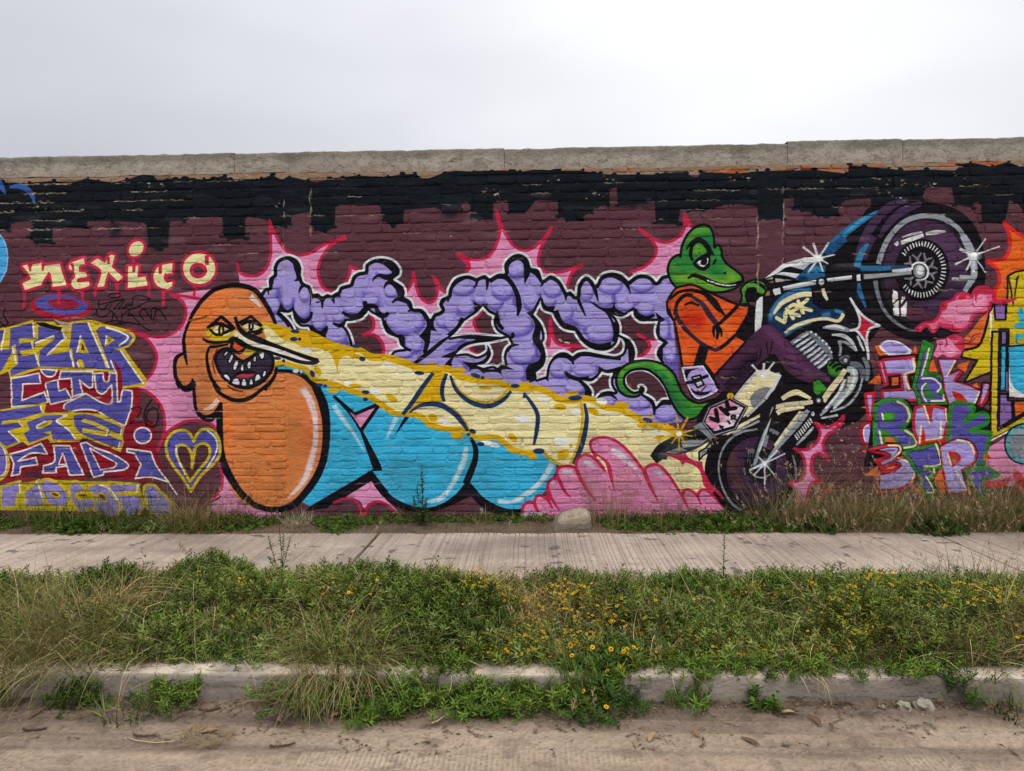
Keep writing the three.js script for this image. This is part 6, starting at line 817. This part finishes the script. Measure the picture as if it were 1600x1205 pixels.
tuft(-2.5, 0.03, 2.55, 'tall loose straw stems rising from the left of the verge', { n: 170, vary: 1, H: 0.5, spread: 0.4, lean: 0.8, W: 0.003, pal: MIXED, droop: 1.0, heads: 16 }, 612);
tuft(-1.5, 0.04, 2.55, 'thin straw stems rising from the verge left of the largest clump', { n: 130, vary: 1, H: 0.5, spread: 0.34, lean: 0.8, W: 0.003, pal: MIXED, droop: 1.1, heads: 10 }, 613);
tuft(-0.1, 0.04, 2.15, 'dry brown tangle of stems between two green clumps at the middle of the verge', { n: 90, H: 0.34, spread: 0.28, lean: 1.4, W: 0.003, pal: [DRY[1], DRY[3], DRY[0]], droop: 1.2, heads: 10 }, 614);
tuft(2.65, 0.03, 2.1, 'brownish grass patch at the right end of the verge', { n: 330, H: 0.34, spread: 0.4, lean: 0.8, W: 0.0036, pal: [...GRASS, DRY[1], DRY[0]], droop: 1.0, heads: 30 }, 615);
tuft(2.5, 0.03, 2.65, 'green grass patch at the far right corner of the verge', { n: 330, H: 0.3, spread: 0.35, lean: 0.9, W: 0.004, pal: GRASS, droop: 1.2 }, 616);
// ---- along the foot of the wall
{
  const R = mulberry(701), band = base('wall_foot_weeds', 0, 0, 0); band.userData = { label: 'low creeping weeds along the foot of the painted wall', category: 'weeds', kind: 'stuff' };
  const sp = [0, 1].map((k) => sprig(710 + k, 0.09, 5, 0.032, 0.014)), lists = [[], []];
  for (let k = 0; k < 10500; k++) { const x = (R() - 0.5) * 13, z = 0.03 + R() * 0.42, d = fbm(x * 1.3 + 20, 4, 3); const reach = 0.15 + 0.34 * sm(d, 0.34, 0.6); if (z > reach || (x > 0.06 && x < 0.56 && z > 0.08)) continue; lists[k % 2].push([x, footY(x, z) + 0.05 * R() * (1 - z / 0.6) * (0.4 + d) - 0.045, z, 0.55 + R() * 0.55, R() * 6.28, (R() - 0.5) * 1.8, (R() - 0.5) * 1.8, 0.5 + R() * 0.4]); }
  sp.forEach((g, i) => scatter('leafy_sprigs', g, greenMat, lists[i], band));
  const gt = [0, 1, 2].map((k) => tuftGeo(720 + k, { n: 8, H: 0.17, spread: 0.03, lean: 0.7, W: 0.0036, pal: k === 0 ? GRASS : k === 1 ? [DRY[1], DRY[3]] : MIXED, droop: 1.2 })[0]), gl = gt.map(() => []);
  for (let k = 0; k < 6200; k++) { const x = (R() - 0.5) * 13, z = 0.03 + R() * 0.43, d = fbm(x * 1.9 + 60, 2, 3); if (R() > d * 1.4 || (x > 0.06 && x < 0.56 && z > 0.05)) continue; gl[k % 3].push([x, footY(x, z) - 0.01, z, (0.3 + R() * R() * R() * 2.1) * (z > 0.25 ? 0.6 : 1), R() * 6.28, (R() - 0.5) * 0.9, (R() - 0.5) * 0.9, 0.6 + R() * 0.5]); }
  gt.forEach((g, i) => scatter('grass_blades', g, dryMat, gl[i], band));
}
const FG = 'leafy weeds at the wall foot under the tall grasses';
clump(1.55, 0.3, 0.2, 0.12, 'dark leafy weed at the wall foot left of the painted rear wheel', 0.7, 521, { y: 0, group: FG, L: 0.026, W: 0.01 });
clump(2.42, 0.34, 0.17, 0.13, 'leafy weed on the pavement edge under the painted pink flash', 0.75, 522, { y: 0, group: FG, L: 0.026, W: 0.01 });
clump(3.28, 0.4, 0.22, 0.12, 'leafy weed on the pavement edge under the stacked painted letters', 0.8, 523, { y: 0, group: FG, L: 0.026, W: 0.01 });
clump(4.15, 0.36, 0.18, 0.15, 'leafy weed on the pavement edge at the right border', 0.75, 524, { y: 0, group: FG, L: 0.026, W: 0.01 });
clump(-3.95, 0.34, 0.22, 0.1, 'creeping dark weed spreading onto the pavement below the lilac painted letters', 0.7, 525, { y: 0, L: 0.028, W: 0.011 });
const WG = 'tall seeding grasses against the right end of the wall';
[[2.15, 0.5, 'tall seeding grass in front of the painted rear wheel, brown headed'], [2.48, 0.4, 'tall seeding grass below the painted pink flash'], [2.85, 0.44, 'tall seeding grass between the painted flash and the stacked letters'], [3.15, 0.34, 'tall seeding grass under the painted figure 3'], [3.45, 0.36, 'tall seeding grass under the middle of the stacked letters'], [3.78, 0.44, 'tall seeding grass under the right edge of the stacked letters'], [4.1, 0.54, 'tallest seeding grass against the wall at the right border'], [4.45, 0.45, 'tall seeding grass cut by the right border of the photo']].forEach(([x, H, label], k) => tuft(x, 0.0, 0.16 + 0.05 * (k % 3), label, { n: 620, H: H * 1.5, spread: 0.26, lean: 0.85, W: 0.0032, pal: [DRY[1], DRY[0], DRY[2], GRASS[3], GRASS[0], GRASS[1]], droop: 1.0, heads: 90, headCol: [0.32, 0.22, 0.14], vary: 1 }, 740 + k, WG));
tuft(0.62, 0.0, 0.16, 'thin dry stems right of the concrete lump, tallest at the pink painted fingers', { n: 190, vary: 1, H: 0.8, spread: 0.2, lean: 0.35, W: 0.0034, pal: [DRY[1], DRY[3], DRY[0]], droop: 0.5, heads: 26, headCol: [0.2, 0.14, 0.08] }, 751);
tuft(1.1, 0.0, 0.14, 'sparse dry stems in front of the lower painted fingers', { n: 160, vary: 1, H: 0.66, spread: 0.24, lean: 0.45, W: 0.0032, pal: [DRY[1], DRY[3]], droop: 0.5, heads: 14, headCol: [0.2, 0.14, 0.08] }, 752);
tuft(-3.02, 0.0, 0.2, 'dry brown grass heap under the point of the painted heart', { n: 700, vary: 1, H: 0.6, spread: 0.3, lean: 0.9, W: 0.0034, pal: [DRY[1], DRY[3], DRY[0], GRASS[3]], droop: 1.2, heads: 20 }, 753);
tuft(-4.3, 0.0, 0.16, 'green stems in front of the lowest row of painted letters at the left', { n: 300, vary: 1, H: 0.55, spread: 0.34, lean: 0.5, W: 0.0038, pal: [GRASS[2], GRASS[0], DRY[3]], droop: 0.7 }, 754);
tuft(-3.75, 0.0, 0.15, 'green stems in front of the painted lilac letters left of the dry heap', { n: 300, vary: 1, H: 0.55, spread: 0.32, lean: 0.5, W: 0.0038, pal: [GRASS[2], GRASS[0], DRY[3]], droop: 0.7 }, 755);
tuft(-2.12, 0.0, 0.22, 'whitish fluffy dead tuft at the wall under the orange painted egg', { n: 360, H: 0.16, spread: 0.1, lean: 0.9, W: 0.0035, pal: [[0.5, 0.44, 0.38], [0.4, 0.34, 0.28], DRY[2]], droop: 0.9 }, 756);
tuft(-2.55, 0.0, 0.14, 'thin dark weed stems in front of the orange painted egg', { n: 40, H: 0.5, spread: 0.2, lean: 0.3, W: 0.0026, pal: [DRY[3], GRASS[2]], droop: 0.4, heads: 14, headCol: [0.08, 0.08, 0.03] }, 757);
// tall leafy weed in front of the turquoise letters
function tallWeed(x, y, z, h, label, seed, leaf, tone) {
  const R = mulberry(seed), g = base('tall_weed', x, y, z); tag(g, label, 'weed'); const S = new Tris(), L = new Tris(), stems = h > 0.35 ? 5 : 1;
  for (let s = 0; s < stems; s++) {
    const hh = h * (s ? 0.4 + R() * 0.5 : 1), top = V((R() - 0.5) * 0.2 * (s ? 1 : 0.3), hh, (R() - 0.5) * 0.08), o = V((R() - 0.5) * 0.03, 0, (R() - 0.5) * 0.03); S.stem(o, top, 0.003, [0.06, 0.075, 0.03]);
    for (let k = 0; k < 16; k++) { const t = 0.12 + 0.88 * k / 15, p = o.clone().lerp(top, t), a = k * 2.4 + R(), big = leaf * (1.05 - t * 0.8) * (0.8 + R() * 0.4); for (let q = 0; q < (t > 0.65 ? 3 : 1); q++) { const b = a + q * 2, d = V(Math.cos(b), 0.15 + t * 0.8 + (R() - 0.5) * 0.5, Math.sin(b)).normalize(); L.leaf(p, d, V(-Math.cos(b) * 0.4, 1, -Math.sin(b) * 0.4).normalize(), big, big * 0.36, jit([0.05 * tone, 0.082 * tone, 0.02 * tone], R), jit([0.07 * tone, 0.1 * tone, 0.025 * tone], R)); } }
  }
  mesh('stem', S.geo, greenMat, g); mesh('leaves', L.geo, greenMat, g).userData.kind = 'stuff'; return g;
}
tallWeed(-1.02, 0.01, 0.22, 0.52, 'tall leafy weed against the wall in front of the turquoise painted letters', 770, 0.11, 1);
tallWeed(-1.67, 0.04, 1.86, 0.36, 'single upright leafy stalk standing out of the verge in front of the pavement', 771, 0.065, 1.1);
tallWeed(1.18, 0.04, 1.9, 0.3, 'thin leafy stalk standing above the verge below the painted rear wheel', 772, 0.065, 1.0);
// ---------------------------------------------------------------- loose things
function lump(seed, sx, sy, sz, rough, detail = 4, pw = 0.42) {
  const g = mergeVertices(new THREE.IcosahedronGeometry(1, detail).deleteAttribute('uv').deleteAttribute('normal')), p = g.attributes.position, uv = [];
  for (let i = 0; i < p.count; i++) { let x = p.getX(i), y = p.getY(i), z = p.getZ(i); const e = pw, f = (a) => Math.sign(a) * Math.pow(Math.abs(a), e), n = 1 + rough * (fbm(x * 2.2 + seed, y * 2.2 + z * 1.7, 4) - 0.5) * 2; x = f(x) * n; y = f(y) * n; z = f(z) * n; p.setXYZ(i, x * sx, y * sy, z * sz); uv.push(x * 0.5 + 0.5, y * 0.5 + z * 0.3 + 0.5); }
  g.setAttribute('uv', new THREE.Float32BufferAttribute(uv, 2)); g.computeVertexNormals(); return g;
}
const rockMap = canvasTex(256, 256, (u, v) => { const n = fbm(u * 8, v * 8, 4), f = fbm(u * 60, v * 60, 3); let c = mix3([0.42, 0.385, 0.35], [0.56, 0.52, 0.47], n); c = mix3(c, [0.66, 0.6, 0.51], sm(v + 0.12 * (fbm(u * 14, v * 9, 3) - 0.5), 0.78, 0.86) * 0.8); if (f > 0.68) c = mix3(c, [0.28, 0.26, 0.24], 0.6); return c; });
const rockBump = metreBump(0.5, 0.5, 256, 256);
const rockMat = new THREE.MeshStandardMaterial({ map: rockMap, bumpMap: rockBump, bumpScale: 0.012, roughness: 0.95 });
{
  const g = lump(31, 0.15, 0.085, 0.1, 0.12, 5), p = g.attributes.position; for (let i = 0; i < p.count; i++) { const x = p.getX(i), y = p.getY(i), t = clamp(y / 0.085, -1, 1); p.setX(i, x + 0.05 * t * (x < 0 ? 1 : -0.1)); if (t > 0) p.setY(i, y + 0.16 * x * t); } g.computeVertexNormals();
  const r = mesh('concrete_lump', g, rockMat); r.position.set(0.295, 0.07, 0.3); r.rotation.set(0.1, 0.1, -0.02); tag(r, 'broken grey concrete lump lying against the wall on the pavement edge', 'rock');
}
const whiteStone = new THREE.MeshStandardMaterial({ color: 0x97907f, roughness: 0.95, bumpMap: rockBump, bumpScale: 0.01 });
[[1.7, 3.23, 0.03, 'larger white rubble lump in the dirt at the kerb foot'], [1.61, 3.24, 0.025, 'flatter white rubble lump left of the larger one at the kerb foot'], [1.52, 3.23, 0.014, 'smallest white rubble chip left of both white lumps'], [1.0, 3.5, 0.012, 'small pale pebble on the road right of the two curled leaves']].forEach(([x, z, r, label], k) => { const m = mesh('rubble', lump(50 + k, r * 1.2, r * 0.75, r, 0.75, 4, 0.75), k === 3 ? rockMat : whiteStone); m.position.set(x, roadY(x, z) + r * 0.25, z); m.rotation.y = k; tag(m, label, 'rubble'); });
{ const R = mulberry(88), st = [[], []], g = base('grit', 0, 0, 0); g.userData = { label: 'grit and small pebbles strewn over the dirt road edge', category: 'grit', kind: 'stuff' }; const geo = [lump(70, 1, 0.7, 0.9, 0.4, 1), lump(71, 1, 0.6, 1.2, 0.4, 1)]; for (let k = 0; k < 1900; k++) { const x = (R() - 0.5) * 10, z = 3.19 + R() * R() * 0.75; st[k % 2].push([x, roadY(x, z), z, 0.0012 + R() * R() * R() * 0.009, R() * 6, R(), R(), 0.6 + R() * 0.7]); } const gm = new THREE.MeshStandardMaterial({ color: 0x8a7866, roughness: 0.95 }); geo.forEach((q, i) => scatter('pebbles', q, gm, st[i], g)); }
{ const R = mulberry(89), g = base('leaf_litter', 0, 0, 0); g.userData = { label: 'bits of dead leaves, stalks and dirt crumbs gathered along the kerb foot', category: 'leaf litter', kind: 'stuff' }; const T = [0, 1].map((k) => { const t = new Tris(), q = mulberry(900 + k); for (let i = 0; i < 5; i++) { const a = q() * 6.28; if (i % 2) t.leaf(V((q() - 0.5) * 0.05, 0.003, (q() - 0.5) * 0.05), V(Math.cos(a), 0.15 * q(), Math.sin(a)).normalize(), V(0, 1, 0), 0.02 + 0.02 * q(), 0.009, jit([0.16, 0.1, 0.06], q, 0.5), jit([0.2, 0.13, 0.07], q, 0.5)); else t.blade(V((q() - 0.5) * 0.05, 0.004, (q() - 0.5) * 0.05), V(Math.cos(a), 0.1, Math.sin(a)), 0.05 * (0.5 + q()), 0.0028, 0.3, jit([0.1, 0.065, 0.04], q, 0.5), jit([0.22, 0.16, 0.09], q, 0.4), 3, (q() - 0.5)); } return t.geo; }), l = [[], []];
  for (let k = 0; k < 900; k++) { const x = (R() - 0.5) * 7, z = 3.18 + Math.pow(R(), 2.2) * 0.42; if (R() > 0.25 + sm(fbm(x * 2.1, z * 6, 3), 0.42, 0.62)) continue; l[k % 2].push([x, roadY(x, z) + 0.001, z, 0.4 + R() * 0.9, R() * 6.28, (R() - 0.5) * 0.2, (R() - 0.5) * 0.2, 0.7 + R() * 0.7]); } T.forEach((q, i) => scatter('leaf_bits', q, dryMat, l[i], g)); }
const deadLeaf = [0x7d5f43, 0x9a7d5c, 0x644a34].map((c) => new THREE.MeshStandardMaterial({ color: c, roughness: 0.85, side: THREE.DoubleSide }));
function curled(seed, L, W) { const R = mulberry(seed), nx = 8, nz = 4, pos = [], idx = []; for (let i = 0; i <= nx; i++) for (let j = 0; j <= nz; j++) { const t = i / nx, s = j / nz * 2 - 1, w = W * Math.pow(Math.sin(Math.PI * (0.06 + 0.9 * t)), 0.8); pos.push((t - 0.5) * L, 0.006 + Math.abs(s) ** 2 * w * (0.5 + R() * 0.08) + Math.sin(t * 4 + seed) * 0.006, s * w * 0.75 + Math.sin(t * 3 + seed) * 0.008); } for (let i = 0; i < nx; i++) for (let j = 0; j < nz; j++) { const p = i * (nz + 1) + j; idx.push(p, p + 1, p + nz + 2, p, p + nz + 2, p + nz + 1); } const g = new THREE.BufferGeometry(); g.setAttribute('position', new THREE.Float32BufferAttribute(pos, 3)); g.setIndex(idx); g.computeVertexNormals(); return g; }
const DL = 'dry curled leaves fallen along the road edge';
[[-1.98, 3.28, 0.3, 'left of the green runner'], [-1.6, 3.45, 0.1, 'lying flat below the bare kerb face'], [-2.55, 3.33, 1.2, 'below the sprawling straw grass'], [-1.3, 3.36, -0.4, 'pale one near the stick heap'], [-1.02, 3.31, 0.5, 'left of the dirt below the drooping tuft'], [-0.8, 3.34, 0.1, 'long one below the drooping tuft'], [-0.02, 3.42, 1.0, 'upright one left of the middle of the road edge'], [0.53, 3.47, 0.9, 'standing one below the daisies'], [0.98, 3.49, -0.7, 'beside the pale pebble'], [0.74, 3.44, 2.4, 'reddish one right of the daisies'], [1.24, 3.27, 0.2, 'at the kerb foot right of the rosette weed'], [1.34, 3.33, 1.8, 'small one at the kerb right of the rosette weed']].forEach(([x, z, a, where], k) => { const m = mesh('dry_leaf', curled(90 + k, 0.045 + 0.02 * (k % 3), 0.013 + 0.004 * (k % 2)), deadLeaf[k % 3]); x *= 0.88; m.position.set(x, roadY(x, z) + 0.002, z); m.rotation.set(0.1 * (k % 3), a, 0.08 * (k % 2)); tag(m, 'dry brown leaf on the dirt, ' + where, 'leaf', DL); });
const twigMat = new THREE.MeshStandardMaterial({ color: 0x4a3326, roughness: 0.9 });
function twig(name, x, z, turn, L, bend, r, label, mat = twigMat) { const R = mulberry(Math.round(L * 9000)), pts = []; for (let i = 0; i <= 5; i++) pts.push(V((i / 5 - 0.5) * L, 0.004 + 0.004 * R(), Math.sin(i / 5 * 3.14) * bend + (R() - 0.5) * 0.01)); const m = mesh(name, new THREE.TubeGeometry(new THREE.CatmullRomCurve3(pts), 24, r, 6), mat); m.position.set(x, roadY(x, z) + 0.002, z); m.rotation.y = turn; tag(m, label, 'twig'); }
twig('twig', -1.67, 3.49, -0.05, 0.1, 0.008, 0.004, 'straight dark twig on the road below the bare kerb face');
twig('twig', -1.06, 3.54, 0.25, 0.1, 0.012, 0.004, 'bent dark twig on the road right of the straight one');
twig('twig', -2.18, 3.44, 0.1, 0.1, 0.01, 0.005, 'short thick dark twig on the road at the bottom left');
twig('twig', -1.5, 3.25, 0.15, 0.09, 0.02, 0.005, 'curved dark bark strip against the kerb foot');
const strawMat = new THREE.MeshStandardMaterial({ color: 0xb99f72, roughness: 0.85 });
twig('straw_stalk', -0.42, 3.33, 0.9, 0.14, 0.004, 0.0028, 'single pale straw stalk lying slanted below the drooping tuft', strawMat);
twig('straw_stalk', -1.62, 3.52, -0.12, 0.2, 0.01, 0.002, 'long thin straw stalk lying beside the stick heap', strawMat);
{ const R = mulberry(97), T = new Tris(); for (let k = 0; k < 70; k++) { const a = R() * 6.28, r = Math.sqrt(R()) * 0.07, l = 0.05 + R() * 0.06; T.blade(V(Math.cos(a) * r * 1.4, 0.004 + R() * 0.02, Math.sin(a) * r), V(Math.cos(a + R() * 2), 0.25 * R(), Math.sin(a + R() * 2)), l, 0.004, 0.5, jit(DRY[1], R), jit(DRY[3], R), 3); } const m = mesh('stick_heap', T.geo, dryMat); m.position.set(-1.4, roadY(-1.4, 3.5), 3.5); tag(m, 'small heap of dead grass and sticks on the road left of centre', 'litter heap'); }
{ const g = sheet(-0.03, 0.03, -0.012, 0.012, 8, 4, (x, z) => 0.006 + 0.006 * fbm(x * 80, z * 90, 3), (x, z) => [x, z]), m = mesh('wrapper', g, new THREE.MeshStandardMaterial({ color: 0x9fc4d6, roughness: 0.35, side: THREE.DoubleSide })); m.position.set(3.05, 0.004, 0.72); m.rotation.y = 0.2; tag(m, 'crumpled pale blue wrapper on the pavement at the right', 'litter'); }

renderer.render(scene, camera);
